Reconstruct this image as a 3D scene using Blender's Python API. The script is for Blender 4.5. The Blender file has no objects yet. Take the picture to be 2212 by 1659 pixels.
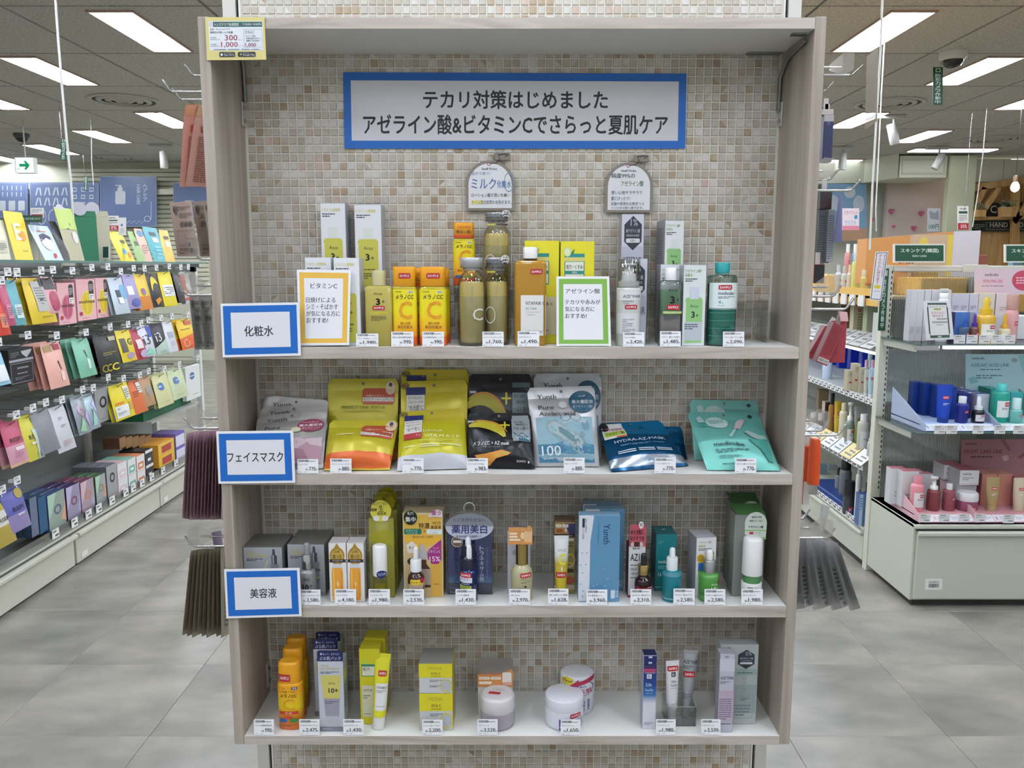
import bpy, math, random, re
from mathutils import Vector, Matrix
from mathutils.geometry import tessellate_polygon
random.seed(7)
S = bpy.context.scene
COL = S.collection

# ------------------------------------------------------------------ camera
F = 1780.0                       # focal length in pixels of the 2212 x 1659 frame
TH = math.radians(8.13)          # camera pitch, downwards
CT, ST = math.cos(TH), math.sin(TH)
H = 1.5                          # camera height
cam_d = bpy.data.cameras.new('camera')
cam = bpy.data.objects.new('camera', cam_d)
COL.objects.link(cam)
cam.location = (0, 0, H)
cam.rotation_euler = (math.pi / 2 - TH, 0, 0)
cam_d.sensor_width = 36
cam_d.lens = F * 36 / 2212
cam_d.clip_start = 0.05
cam_d.clip_end = 100
S.camera = cam

# ------------------------------------------------------------------ world, exposure
w = bpy.data.worlds.new('world')
S.world = w
w.use_nodes = True
w.node_tree.nodes['Background'].inputs[0].default_value = (0.93, 0.97, 1.0, 1)
w.node_tree.nodes['Background'].inputs[1].default_value = 0.56
S.view_settings.view_transform = 'Standard'
S.view_settings.look = 'None'
S.view_settings.gamma = 1.0
S.view_settings.use_curve_mapping = False
S.view_settings.exposure = 0.0
TUBE_POWER = 95.0
S.cycles.use_denoising = True
S.cycles.max_bounces = 8
S.cycles.diffuse_bounces = 3
S.cycles.glossy_bounces = 3
S.cycles.transmission_bounces = 4
S.cycles.transparent_max_bounces = 24
S.cycles.sample_clamp_indirect = 4
S.cycles.caustics_reflective = False
S.cycles.caustics_refractive = False


# ------------------------------------------------------------------ measuring: pixel of the 2212x1659 frame -> point on a plane
def _k(u, v):
    t = (v - 829.5) / F
    return (u - 1106) / F, CT - t * ST, ST + t * CT
def aY(u, v, Y):
    a, b, d = _k(u, v); z = Y / b
    return Vector((a * z, Y, H - z * d))
def aZ(u, v, Z):
    a, b, d = _k(u, v); z = (H - Z) / d
    return Vector((a * z, b * z, Z))
def aX(u, v, X):
    a, b, d = _k(u, v); z = X / a
    return Vector((X, b * z, H - z * d))

# ------------------------------------------------------------------ materials
def lin(h):
    h = h.lstrip('#')
    if len(h) == 3: h = ''.join(c * 2 for c in h)
    o = []
    for i in (0, 2, 4):
        c = int(h[i:i + 2], 16) / 255
        o.append(c / 12.92 if c <= .04045 else ((c + .055) / 1.055) ** 2.4)
    return (*o, 1)
_mats = {}
def nt(name):
    m = bpy.data.materials.new(name); m.use_nodes = True
    return m, m.node_tree, m.node_tree.nodes['Principled BSDF']
def mat(h, rough=.5, metal=0, kind='', bump=0):
    """procedural coloured material; kind: '' solid, clear, tint, liquid, foil, satin, emit"""
    key = (h, rough, metal, kind, bump)
    if key in _mats: return _mats[key]
    m, t, b = nt('%s_%s' % (kind or 'solid', h.strip('#')))
    N, L = t.nodes, t.links
    c = lin(h)
    b.inputs['Base Color'].default_value = c
    b.inputs['Roughness'].default_value = rough
    b.inputs['Metallic'].default_value = metal
    if kind == 'clear':          # thin clear plastic or glass wall
        N.remove(b)
        tr = N.new('ShaderNodeBsdfTransparent'); tr.inputs[0].default_value = [.35 * x + .62 for x in c[:3]] + [1]
        gl = N.new('ShaderNodeBsdfGlossy'); gl.inputs[0].default_value = (1, 1, 1, 1); gl.inputs[1].default_value = rough
        lw = N.new('ShaderNodeLayerWeight'); lw.inputs[0].default_value = .35
        mp = N.new('ShaderNodeMath'); mp.operation = 'MULTIPLY_ADD'; mp.inputs[1].default_value = .6; mp.inputs[2].default_value = .05
        L.new(lw.outputs['Fresnel'], mp.inputs[0])
        mx = N.new('ShaderNodeMixShader')
        L.new(mp.outputs[0], mx.inputs[0]); L.new(tr.outputs[0], mx.inputs[1]); L.new(gl.outputs[0], mx.inputs[2])
        L.new(mx.outputs[0], N['Material Output'].inputs[0])
    elif kind in ('liquid', 'film'):       # coloured see-through stuff: part body colour, part clear
        b.inputs['Coat Weight'].default_value = .6
        b.inputs['Coat Roughness'].default_value = .08
        tr = N.new('ShaderNodeBsdfTransparent'); tr.inputs[0].default_value = [.55 * x + .42 for x in c[:3]] + [1]
        mx = N.new('ShaderNodeMixShader'); mx.inputs[0].default_value = .8 if kind == 'liquid' else .45
        L.new(tr.outputs[0], mx.inputs[1]); L.new(b.outputs[0], mx.inputs[2])
        L.new(mx.outputs[0], N['Material Output'].inputs[0])
    elif kind == 'foil':
        b.inputs['Metallic'].default_value = metal or .35
        nz = N.new('ShaderNodeTexNoise'); nz.inputs['Scale'].default_value = 22
        tc = N.new('ShaderNodeTexCoord'); L.new(tc.outputs['Object'], nz.inputs[0])
        bp = N.new('ShaderNodeBump'); bp.inputs['Strength'].default_value = .5; bp.inputs['Distance'].default_value = .006
        L.new(nz.outputs[0], bp.inputs['Height']); L.new(bp.outputs[0], b.inputs['Normal'])
    elif kind == 'emit':
        b.inputs['Emission Color'].default_value = c
        b.inputs['Emission Strength'].default_value = rough
    if bump:
        nz = N.new('ShaderNodeTexNoise'); nz.inputs['Scale'].default_value = bump
        tc = N.new('ShaderNodeTexCoord'); L.new(tc.outputs['Object'], nz.inputs[0])
        bp = N.new('ShaderNodeBump'); bp.inputs['Strength'].default_value = .3; bp.inputs['Distance'].default_value = .002
        L.new(nz.outputs[0], bp.inputs['Height']); L.new(bp.outputs[0], b.inputs['Normal'])
    _mats[key] = m
    return m
def ramp_mat(name, stops, rough=.5, scale=(1, 1, 1), nscale=5, detail=4, bump=0, metal=0, distort=0, rnd=0.0, coords='Object'):
    m, t, b = nt(name); N, L = t.nodes, t.links
    tc = N.new('ShaderNodeTexCoord'); mp = N.new('ShaderNodeMapping'); mp.inputs['Scale'].default_value = scale
    nz = N.new('ShaderNodeTexNoise'); nz.inputs['Scale'].default_value = nscale; nz.inputs['Detail'].default_value = detail
    nz.inputs['Distortion'].default_value = distort
    L.new(tc.outputs[coords], mp.inputs[0]); L.new(mp.outputs[0], nz.inputs[0])
    cr = N.new('ShaderNodeValToRGB'); el = cr.color_ramp.elements
    el[0].position, el[0].color = stops[0][0], lin(stops[0][1])
    el[1].position, el[1].color = stops[-1][0], lin(stops[-1][1])
    for p, h in stops[1:-1]:
        e = el.new(p); e.color = lin(h)
    L.new(nz.outputs[0], cr.inputs[0])
    out = cr.outputs[0]
    if rnd:
        oi = N.new('ShaderNodeObjectInfo'); mr = N.new('ShaderNodeMapRange')
        mr.inputs['To Min'].default_value = 1 - rnd; mr.inputs['To Max'].default_value = 1 + rnd
        L.new(oi.outputs['Random'], mr.inputs[0])
        hs = N.new('ShaderNodeHueSaturation'); L.new(mr.outputs[0], hs.inputs['Value']); L.new(out, hs.inputs['Color'])
        out = hs.outputs[0]
        ad = N.new('ShaderNodeVectorMath'); ad.operation = 'ADD'
        sc = N.new('ShaderNodeMath'); sc.operation = 'MULTIPLY'; sc.inputs[1].default_value = 40
        L.new(oi.outputs['Random'], sc.inputs[0]); L.new(sc.outputs[0], ad.inputs[1]); L.new(tc.outputs[coords], ad.inputs[0])
        L.new(ad.outputs[0], mp.inputs[0])
    L.new(out, b.inputs['Base Color'])
    b.inputs['Roughness'].default_value = rough; b.inputs['Metallic'].default_value = metal
    if bump:
        bp = N.new('ShaderNodeBump'); bp.inputs['Strength'].default_value = bump; bp.inputs['Distance'].default_value = .002
        L.new(nz.outputs[0], bp.inputs['Height']); L.new(bp.outputs[0], b.inputs['Normal'])
    return m
WOODS = [(.3, '#a0958a'), (.45, '#b8ada2'), (.6, '#c6bdb3'), (.75, '#aca196')]
WOOD_H = ramp_mat('wood_grain_horizontal', WOODS, .45, (1.2, 9, 14), 3.2, 7, .05, distort=.6)
WOOD_V = ramp_mat('wood_grain_vertical', [(.3, '#958a7e'), (.48, '#a89d90'), (.62, '#b5ab9f'), (.78, '#9e9387')], .45, (22, 14, .8), 2.2, 7, .05, distort=.3)
WHITE = mat('#e9eae6', .35)
WHITEM = mat('#dfe0d8', .4)
CREAM = mat('#cdcdbf', .45)
CHROME = mat('#c8c8c8', .18, 1)
BLACK = mat('#15151a', .5)
CLEAR = mat('#f4f8f8', .03, 0, 'clear')
GREYP = mat('#8f9290', .5)
INK = '#1b1b22'

# ------------------------------------------------------------------ mesh collector
class MB:
    def __init__(s): s.v, s.f, s.m, s.s, s.mats = [], [], [], [], []
    def mi(s, m):
        if m not in s.mats: s.mats.append(m)
        return s.mats.index(m)
    def add(s, vs, fs, m, smooth=False):
        o = len(s.v); i = s.mi(m)
        s.v += [tuple(x) for x in vs]
        for f in fs:
            s.f.append([o + a for a in f]); s.m.append(i); s.s.append(smooth)
        return s
    def box(s, x0, y0, z0, x1, y1, z1, m, bv=0.0, mf=None, mt=None, ms=None):
        """box; mf front (-y) material, mt top, ms sides"""
        if x1 < x0: x0, x1 = x1, x0
        if y1 < y0: y0, y1 = y1, y0
        if z1 < z0: z0, z1 = z1, z0
        b = min(bv, (x1 - x0) * .4, (y1 - y0) * .4, (z1 - z0) * .4)
        if b <= 0:
            vs = [(x, y, z) for z in (z0, z1) for y in (y0, y1) for x in (x0, x1)]
            for f, mm in (((0, 1, 5, 4), mf), ((3, 2, 6, 7), None), ((2, 0, 4, 6), ms), ((1, 3, 7, 5), ms), ((4, 5, 7, 6), mt), ((0, 2, 3, 1), None)):
                s.add([vs[i] for i in f], [(0, 1, 2, 3)], mm or m)
            return s
        X, Y, Z = (x0, x1), (y0, y1), (z0, z1)
        V, Fc = [], []
        def P(i, j, k, ax):
            p = [X[i], Y[j], Z[k]]
            sg = [1 if a == 0 else -1 for a in (i, j, k)]
            for a in range(3):
                if a != ax: p[a] += sg[a] * b
            V.append(p); return len(V) - 1
        idx = {(i, j, k, ax): P(i, j, k, ax) for i in (0, 1) for j in (0, 1) for k in (0, 1) for ax in (0, 1, 2)}
        o = len(s.v); s.v += [tuple(p) for p in V]
        def face(q, mm, sm=False):
            s.f.append([o + a for a in q]); s.m.append(s.mi(mm or m)); s.s.append(sm)
        face([idx[i, 0, k, 1] for i, k in ((0, 0), (1, 0), (1, 1), (0, 1))], mf)
        face([idx[i, 1, k, 1] for i, k in ((1, 0), (0, 0), (0, 1), (1, 1))], None)
        face([idx[0, j, k, 0] for j, k in ((1, 0), (0, 0), (0, 1), (1, 1))], ms)
        face([idx[1, j, k, 0] for j, k in ((0, 0), (1, 0), (1, 1), (0, 1))], ms)
        face([idx[i, j, 1, 2] for i, j in ((0, 0), (1, 0), (1, 1), (0, 1))], mt)
        face([idx[i, j, 0, 2] for i, j in ((0, 1), (1, 1), (1, 0), (0, 0))], None)
        for j in (0, 1):
            for k in (0, 1):
                q = [idx[0, j, k, 1], idx[1, j, k, 1], idx[1, j, k, 2], idx[0, j, k, 2]]
                face(q if j ^ k == 0 and False or (j == 0) == (k == 1) else q[::-1], None)
        for i in (0, 1):
            for k in (0, 1):
                q = [idx[i, 0, k, 0], idx[i, 1, k, 0], idx[i, 1, k, 2], idx[i, 0, k, 2]]
                face(q if (i == 1) == (k == 1) else q[::-1], None)
        for i in (0, 1):
            for j in (0, 1):
                q = [idx[i, j, 0, 0], idx[i, j, 1, 0], idx[i, j, 1, 1], idx[i, j, 0, 1]]
                face(q if (i == 0) == (j == 0) else q[::-1], None)
        for i in (0, 1):
            for j in (0, 1):
                for k in (0, 1):
                    q = [idx[i, j, k, 0], idx[i, j, k, 1], idx[i, j, k, 2]]
                    face(q if (i + j + k) % 2 == 1 else q[::-1], None)
        return s
    def lathe(s, prof, m, seg=28, n=2.0, cx=0, cy=0, z0=0, cap0=True, cap1=True, smooth=True, ridge=0):
        """prof: (a, z) or (a, b, z): half width, half depth, height"""
        pts = [(p[0], p[0], p[1]) if len(p) == 2 else p for p in prof]
        vs, fs = [], []
        for a, b, z in pts:
            for i in range(seg):
                th = 2 * math.pi * i / seg
                c, q = math.cos(th), math.sin(th)
                k = 1 + (ridge if i % 2 else 0)
                vs.append((cx + k * a * math.copysign(abs(c) ** (2 / n), c), cy + k * b * math.copysign(abs(q) ** (2 / n), q), z0 + z))
        for r in range(len(pts) - 1):
            for i in range(seg):
                j = (i + 1) % seg
                fs.append((r * seg + i, r * seg + j, (r + 1) * seg + j, (r + 1) * seg + i))
        s.add(vs, fs, m, smooth)
        if cap0: s.add([vs[i] for i in range(seg)], [tuple(range(seg))[::-1]], m)
        if cap1: s.add(vs[-seg:], [tuple(range(seg))], m)
        return s
    def tube(s, pts, r, m, seg=8):
        pts = [Vector(p) for p in pts]
        vs, fs = [], []
        for i, p in enumerate(pts):
            d = (pts[min(i + 1, len(pts) - 1)] - pts[max(i - 1, 0)]).normalized()
            a = d.cross(Vector((0, 0, 1)))
            if a.length < .05: a = d.cross(Vector((0, 1, 0)))
            a.normalize(); b = d.cross(a)
            for k in range(seg):
                t = 2 * math.pi * k / seg
                vs.append(p + a * math.cos(t) * r + b * math.sin(t) * r)
        for i in range(len(pts) - 1):
            for k in range(seg):
                j = (k + 1) % seg
                fs.append((i * seg + k, i * seg + j, (i + 1) * seg + j, (i + 1) * seg + k))
        s.add(vs, fs, m, True)
        s.add(vs[:seg], [tuple(range(seg))[::-1]], m); s.add(vs[-seg:], [tuple(range(seg))], m)
        return s
    def prism(s, poly, y0, y1, m, mside=None):
        """poly in xz, extruded along y"""
        n = len(poly)
        s.add([(x, y0, z) for x, z in poly], [tuple(range(n))], m)
        s.add([(x, y1, z) for x, z in poly], [tuple(range(n))[::-1]], m)
        vs = [(x, y0, z) for x, z in poly] + [(x, y1, z) for x, z in poly]
        s.add(vs, [(i, i + n, (i + 1) % n + n, (i + 1) % n) for i in range(n)], mside or m)
        return s
    def mesh(s, name):
        me = bpy.data.meshes.new(name)
        me.from_pydata(s.v, [], s.f)
        for m in s.mats: me.materials.append(m)
        me.polygons.foreach_set('material_index', s.m)
        me.polygons.foreach_set('use_smooth', s.s)
        me.update()
        return me
    def build(s, name, parent=None, loc=None):
        o = bpy.data.objects.new(name, s.mesh(name)); COL.objects.link(o)
        if parent is not None: o.parent = parent
        if loc is not None: o.location = loc
        return o

def tag(o, label=None, cat=None, group=None, kind=None):
    if label: o['label'] = label
    if cat: o['category'] = cat
    if group: o['group'] = group
    if kind: o['kind'] = kind
    return o
def thing(name, label, cat, loc=(0, 0, 0), rz=0, group=None, rot=None):
    o = bpy.data.objects.new(name, None); COL.objects.link(o)
    o.empty_display_size = .02
    o.location = loc; o.rotation_euler = rot or (0, 0, rz)
    return tag(o, label, cat, group)
def dup(o, loc, label, rz=None, group=None):
    r = o.copy(); COL.objects.link(r); r.location = loc
    if rz is not None: r.rotation_euler.z = rz
    r['label'] = label
    if group: r['group'] = group
    for ch in list(o.children):
        c = ch.copy(); COL.objects.link(c); c.parent = r
        for g in list(ch.children):
            d = g.copy(); COL.objects.link(d); d.parent = c
    return r

# ------------------------------------------------------------------ flat print (text and graphics) laid on real surfaces
_txt = {}
def glyphs(s, bold):
    key = (s, bold)
    if key in _txt: return _txt[key]
    cu = bpy.data.curves.new('t', 'FONT'); cu.body = s; cu.resolution_u = 2
    cu.fill_mode = 'FRONT'
    ob = bpy.data.objects.new('t', cu)
    me = ob.to_mesh()
    vs = [(v.co.x, v.co.y) for v in me.vertices]
    fs = [tuple(p.vertices) for p in me.polygons]
    ob.to_mesh_clear(); bpy.data.objects.remove(ob); bpy.data.curves.remove(cu)
    if bold and vs:              # heavier stroke: overlaid slightly shifted outlines
        e = .014 * bold; v0_, f0_ = vs, fs; n_ = len(vs); vs, fs = [], []
        for i, (a, b) in enumerate([(-e, 0), (e, 0)] if bold < 1 else [(-e, -.6 * e), (e, -.6 * e), (0, e)]):
            vs += [(x + a, y + b) for x, y in v0_]; fs += [tuple(k + n_ * i for k in f) for f in f0_]
    if not vs: _txt[key] = ([], []); return _txt[key]
    x0 = min(v[0] for v in vs); x1 = max(v[0] for v in vs); y0 = min(v[1] for v in vs); y1 = max(v[1] for v in vs)
    sx, sy = (x1 - x0) or 1, (y1 - y0) or 1
    _txt[key] = ([((a - x0) / sx, 1 - (b - y0) / sy) for a, b in vs], fs)
    return _txt[key]
def put_fine(M, fn, ly, pts, tri, mt, lim):
    """split long triangles so that print follows a curved surface"""
    todo = [[pts[i] for i in t] for t in tri]
    vs = []
    while todo:
        a, b, c = todo.pop()
        e = [((a[0] - b[0]) ** 2 + (a[1] - b[1]) ** 2, a, b, c), ((b[0] - c[0]) ** 2 + (b[1] - c[1]) ** 2, b, c, a), ((c[0] - a[0]) ** 2 + (c[1] - a[1]) ** 2, c, a, b)]
        d, p, q, r = max(e)
        if d > lim * lim:
            m = ((p[0] + q[0]) / 2, (p[1] + q[1]) / 2)
            todo += [[p, m, r], [m, q, r]]
        else: vs += [fn(a[0], a[1], ly), fn(b[0], b[1], ly), fn(c[0], c[1], ly)]
    M.add(vs, [(i, i + 1, i + 2) for i in range(0, len(vs), 3)], mt)
def decals(parent, specs, fn, name='printed_graphics', nx=1, ny=1, into=None, l0=0):
    """fn(u, v, layer) -> local point, u right 0..1, v down 0..1"""
    M = into or MB()
    rd = random.Random(len(specs) * 31 + 5)
    for li, sp in enumerate(specs):
        k, a = sp[0], sp[1:]
        ly = l0 + 1 + li * .12
        if k in ('r', 'e', 'g', 'b', 'f', 'o', 'rr'):
            u0, v0, u1, v1 = a[:4]; col = a[-1]
            mt = col if not isinstance(col, str) else mat(col, .45)
        def quad(p0, q0, p1, q1, mt, l=ly):
            n = max(1, round(nx * abs(p1 - p0) + .3)); m_ = max(1, round(ny * abs(q1 - q0) + .3))
            vs = [fn(p0 + (p1 - p0) * i / n, q0 + (q1 - q0) * j / m_, l) for j in range(m_ + 1) for i in range(n + 1)]
            M.add(vs, [(j * (n + 1) + i, (j + 1) * (n + 1) + i, (j + 1) * (n + 1) + i + 1, j * (n + 1) + i + 1) for j in range(m_) for i in range(n)], mt)
        if k == 'r': quad(u0, v0, u1, v1, mt)
        elif k == 'rr':
            quad(u0, v0 + (v1 - v0) * .12, u1, v1 - (v1 - v0) * .12, mt)
            quad(u0 + (u1 - u0) * .04, v0, u1 - (u1 - u0) * .04, v1, mt, ly + .06)
        elif k in ('e', 'o'):
            cu_, cv, ru, rv = (u0 + u1) / 2, (v0 + v1) / 2, (u1 - u0) / 2, (v1 - v0) / 2
            n = 28
            if k == 'e':
                rings = [0, .5, 1] if (nx > 1 or ny > 1) else [0, 1]
                vs = [fn(cu_, cv, ly)] + [fn(cu_ + ru * r * math.cos(2 * math.pi * i / n), cv + rv * r * math.sin(2 * math.pi * i / n), ly) for r in rings[1:] for i in range(n)]
                fs = [(0, 1 + (i + 1) % n, 1 + i) for i in range(n)]
                for r in range(len(rings) - 2):
                    fs += [(1 + r * n + i, 1 + r * n + (i + 1) % n, 1 + (r + 1) * n + (i + 1) % n, 1 + (r + 1) * n + i) for i in range(n)]
                M.add(vs, fs, mt)
            else:
                th = a[4]
                vs = [fn(cu_ + ru * r * math.cos(2 * math.pi * i / n), cv + rv * r * math.sin(2 * math.pi * i / n), ly) for r in (1, 1 - th) for i in range(n)]
                M.add(vs, [(i, (i + 1) % n, n + (i + 1) % n, n + i) for i in range(n)], mt)
        elif k == 'f':
            tu, tv = a[4], a[5]
            quad(u0, v0, u1, v0 + tv, mt); quad(u0, v1 - tv, u1, v1, mt)
            quad(u0, v0 + tv, u0 + tu, v1 - tv, mt); quad(u1 - tu, v0 + tv, u1, v1 - tv, mt)
        elif k == 'p':
            pts, col = a
            mt = col if not isinstance(col, str) else mat(col, .45)
            tri = tessellate_polygon([[Vector((p[0], p[1], 0)) for p in pts]])
            if nx > 1: put_fine(M, fn, ly, pts, tri, mt, .09)
            else: M.add([fn(p[0], p[1], ly) for p in pts], [tuple(t) for t in tri], mt)
        elif k == 'g':
            n = a[4]; h = (v1 - v0) / n
            for i in range(n):
                x = u0; e = u1 if i < n - 1 or n == 1 else u0 + (u1 - u0) * .6
                while x < e - .001:
                    w_ = (u1 - u0) * rd.uniform(.1, .3)
                    quad(x, v0 + h * (i + .25), min(x + w_, e), v0 + h * (i + .72), mt)
                    x += w_ + (u1 - u0) * .035
        elif k == 'b':
            x = u0
            while x < u1:
                w_ = (u1 - u0) * rd.choice((.018, .03, .045))
                quad(x, v0, min(x + w_, u1), v1, mt); x += w_ + (u1 - u0) * rd.choice((.015, .025, .04))
        elif k in ('t', 'tv', 'tr'):
            s_, u0, v0, u1, v1, col = a[:6]; bold = a[6] if len(a) > 6 else 0
            mt = col if not isinstance(col, str) else mat(col, .5)
            nc = 1 if not bold else 2 if bold < 1 else 3
            lift = lambda n, V: ly + .12 * (n * nc // max(1, len(V)))
            if k == 'tv':
                ch = [c for c in s_]; h = (v1 - v0) / len(ch)
                for i, c in enumerate(ch):
                    if c == ' ': continue
                    V, Fs = glyphs(c, bold)
                    q = .35 if c in '・、.-ッゥ' else .9
                    M.add([fn(u0 + (u1 - u0) * x, v0 + h * (i + .05 + y * q), lift(n, V)) for n, (x, y) in enumerate(V)], [f[::-1] for f in Fs], mt)
            else:
                V, Fs = glyphs(s_, bold)
                if k == 't' and nx > 1 and v1 - v0 > .06: put_fine(M, fn, ly + .05, [(u0 + (u1 - u0) * x, v0 + (v1 - v0) * y) for x, y in V], [(f[0], f[j], f[j + 1]) for f in Fs for j in range(1, len(f) - 1)], mt, .05)
                elif k == 't': M.add([fn(u0 + (u1 - u0) * x, v0 + (v1 - v0) * y, lift(n, V)) for n, (x, y) in enumerate(V)], Fs, mt)
                else: M.add([fn(u0 + (u1 - u0) * (1 - y), v0 + (v1 - v0) * x, lift(n, V)) for n, (x, y) in enumerate(V)], Fs, mt)
    if into is not None: return None
    if not M.f: return None
    return M.build(name, parent)
RED = '#b3202c'
def sample(u0, v0, u1, v1, txt='SAMPLE'):
    du, dv = u1 - u0, v1 - v0
    return [('rr', u0, v0, u1, v1, RED), ('t', txt, u0 + du * .1, v0 + dv * .27, u1 - du * .1, v0 + dv * .73, '#f4f2f0', 1)]
def flat(x0, z1, w_, h_, y, eps=.0003):
    """print plane facing -y: top-left corner (x0, z1)"""
    return lambda u, v, l: (x0 + u * w_, y - eps * l, z1 - v * h_)
# ================================================================== ROOM
YF, YW = 1.6535, 1.85            # front plane of the display shelf, face of the mosaic wall
XC = 0.0
CZ = 3.1                         # ceiling height

# floor: stone-look tiles, each with its own edges
FLOOR = ramp_mat('stone_floor_tile', [(.25, '#74726a'), (.45, '#848278'), (.58, '#908c82'), (.78, '#9e9a8e')], .26, (1, 1.7, 1), 3.2, 14, .0, distort=.15, rnd=.04)
M = MB(); M.box(-9, -3.2, -.06, 9, 15, -.006, mat('#8a877d', .6))
floor = tag(M.build('floor'), kind='structure')
fx, fy = .515, .485
M = MB(); M.box(-fx / 2 + .0008, -fy / 2 + .0008, -.006, fx / 2 - .0008, fy / 2 - .0008, 0, FLOOR, .001)
tm = M.mesh('floor_tile')
far = MB(); n = 0
for j in range(-6, 25):
    for i in range(-16, 16):
        x, y = .89 + fx * i + fx / 2, 2.47 + fy * j + fy / 2
        if 0 <= j < 11 and -9 <= i < 9 and not (abs(x) < .4 and y < 3.2):
            o = bpy.data.objects.new('floor_tile', tm); COL.objects.link(o); o.parent = floor; o.location = (x, y, 0); n += 1
        else:
            far.box(x - fx / 2 + .0008, y - fy / 2 + .0008, -.006, x + fx / 2 - .0008, y + fy / 2 - .0008, 0, FLOOR)
tag(far.build('far_floor_tiles', floor), kind='stuff')

# ceiling: mineral panels in a recessed grid, with troffers
CEIL = ramp_mat('mineral_ceiling_panel', [(.35, '#b0ada5'), (.5, '#c6c3bb'), (.66, '#d0cdc5')], .85, (1, 1, 1), 60, 6, .3, rnd=.03)
TB = mat('#4a4038', .7)
M = MB(); M.box(-10, -3.3, CZ + .066, 10, 15, CZ + .2, TB)
ceiling = tag(M.build('ceiling'), kind='structure')
PX, PY, Y00 = 1.27, 1.15, 5.40   # panel pitch, first joint beyond the shelf
lights = {}
for k, xs in {0: (2.54, 0.), 1: (3.81, 1.27), 2: (5.08, 2.54), 3: (3.81, 1.27), 4: (5.08, 2.54, 0.), 5: (6.35, 1.27), 6: (7.62, 2.54, 0.),  # innermost ones: unseen behind the column, added to light the far store
              -1: (3.81, 1.27), -2: (2.54, 0.), -3: (3.81, 1.27), -4: (2.54, 0.), -5: (3.81, 1.27), -6: (2.54, 0.), -7: (1.27,)}.items():
    for x in xs:
        for sx in ((1, -1) if x else (1,)): lights[(k, round(sx * x, 2))] = 1
del lights[(5, 6.35)]           # the long crosswise light is there instead
M = MB(); g = .011
M.box(-PX / 2 + g, -PY / 2 + g, 0, PX / 2 - g, PY / 2 - g, .03, CEIL)
cp = M.mesh('ceiling_panel')
LW, LL = .15, .5                  # half size of a troffer opening
M = MB()
for q in ((-PX / 2 + g, -PY / 2 + g, -LW, PY / 2 - g), (LW, -PY / 2 + g, PX / 2 - g, PY / 2 - g), (-LW, -PY / 2 + g, LW, -LL), (-LW, LL, LW, PY / 2 - g)):
    M.box(q[0], q[1], 0, q[2], q[3], .03, CEIL)
cpl = M.mesh('ceiling_panel')
REFL = mat('#aab4c8', .3)
TUBE = mat('#f2f6ff', TUBE_POWER, 0, 'emit')
M = MB()
for a, b in ((-LW, -LW + .012), (LW - .012, LW)): M.box(a, -LL, -.012, b, LL, .0, mat('#b59a8a', .5))
for a, b in ((-LL, -LL + .02), (LL - .02, LL)): M.box(-LW, a, -.012, LW, b, .0, mat('#b59a8a', .5))
tf = M.mesh('trim_frame')
M = MB()
V = [(-LW + .01, z, 0) for z in (0, 1)]
for y0, y1 in ((-LL + .01, LL - .01),):
    M.add([(-.138, y0, .0), (-.1, y0, .05), (0, y0, .052), (.1, y0, .05), (.138, y0, 0), (-.138, y1, .0), (-.1, y1, .05), (0, y1, .052), (.1, y1, .05), (.138, y1, 0)],
          [(i, i + 1, i + 6, i + 5) for i in range(4)], REFL)
    for y in (y0, y1): M.add([(-.138, y, 0), (-.1, y, .05), (0, y, .052), (.1, y, .05), (.138, y, 0)], [(0, 1, 2, 3, 4)], REFL)
rf = M.mesh('reflector')
M = MB()
M.tube([(0, -.46, 0), (0, .46, 0)], .014, TUBE, 10)
tb_ = M.mesh('fluorescent_tube')
cm = {}
for j in range(-8, 9):
    for i in range(-8, 9):
        x, y = i * PX, Y00 + PY * j + PY / 2
        if y < -3 or y > 14.4 or abs(x) > 9.8: continue
        lit = (j, round(x, 2)) in lights
        vis = (y > 4.5 and abs(x) > 1.2)
        o = bpy.data.objects.new('ceiling_panel', cpl if lit else cp); COL.objects.link(o); o.parent = ceiling; o.location = (x, y, CZ)
        if lit:
            side = 'middle' if abs(x) / y < .42 else 'left' if x < 0 else 'right'
            c = cm[side] = cm.get(side, 0) + 1
            t = thing('troffer_light', None, 'ceiling light', (x, y, CZ), 0, 'recessed fluorescent ceiling lights')
            t['_side'] = side; t['_y'] = y; t['_x'] = x
            for nm, me, dx, dz in (('frame', tf, 0, 0), ('reflector', rf, 0, 0), ('tube', tb_, -.055, .022), ('tube', tb_, .055, .022)):
                c = bpy.data.objects.new(nm, me); COL.objects.link(c); c.parent = t; c.location = (dx, 0, dz)
ORD = ['nearest', 'second nearest', 'third nearest', 'fourth nearest', 'fifth nearest', 'sixth nearest', 'seventh nearest', 'eighth nearest']
for side in ('left', 'right'):
    L_ = sorted([o for o in COL.objects if o.name.startswith('troffer') and o.get('_side') == side and o['_y'] > 5.3], key=lambda o: o['_y'])
    for q, o in enumerate(L_):
        o['label'] = 'recessed twin-tube ceiling light over the %s aisle, %s in view' % (side, ORD[q] if q < 8 else 'farthest')
for o in COL.objects:
    if o.name.startswith('troffer') and 'label' not in o:
        o['label'] = 'recessed twin-tube ceiling light, added behind the column or unseen above the viewer'; o['group'] = 'ceiling lights out of view'
    for kk in ('_side', '_y', '_x'):
        if kk in o: del o[kk]

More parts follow.
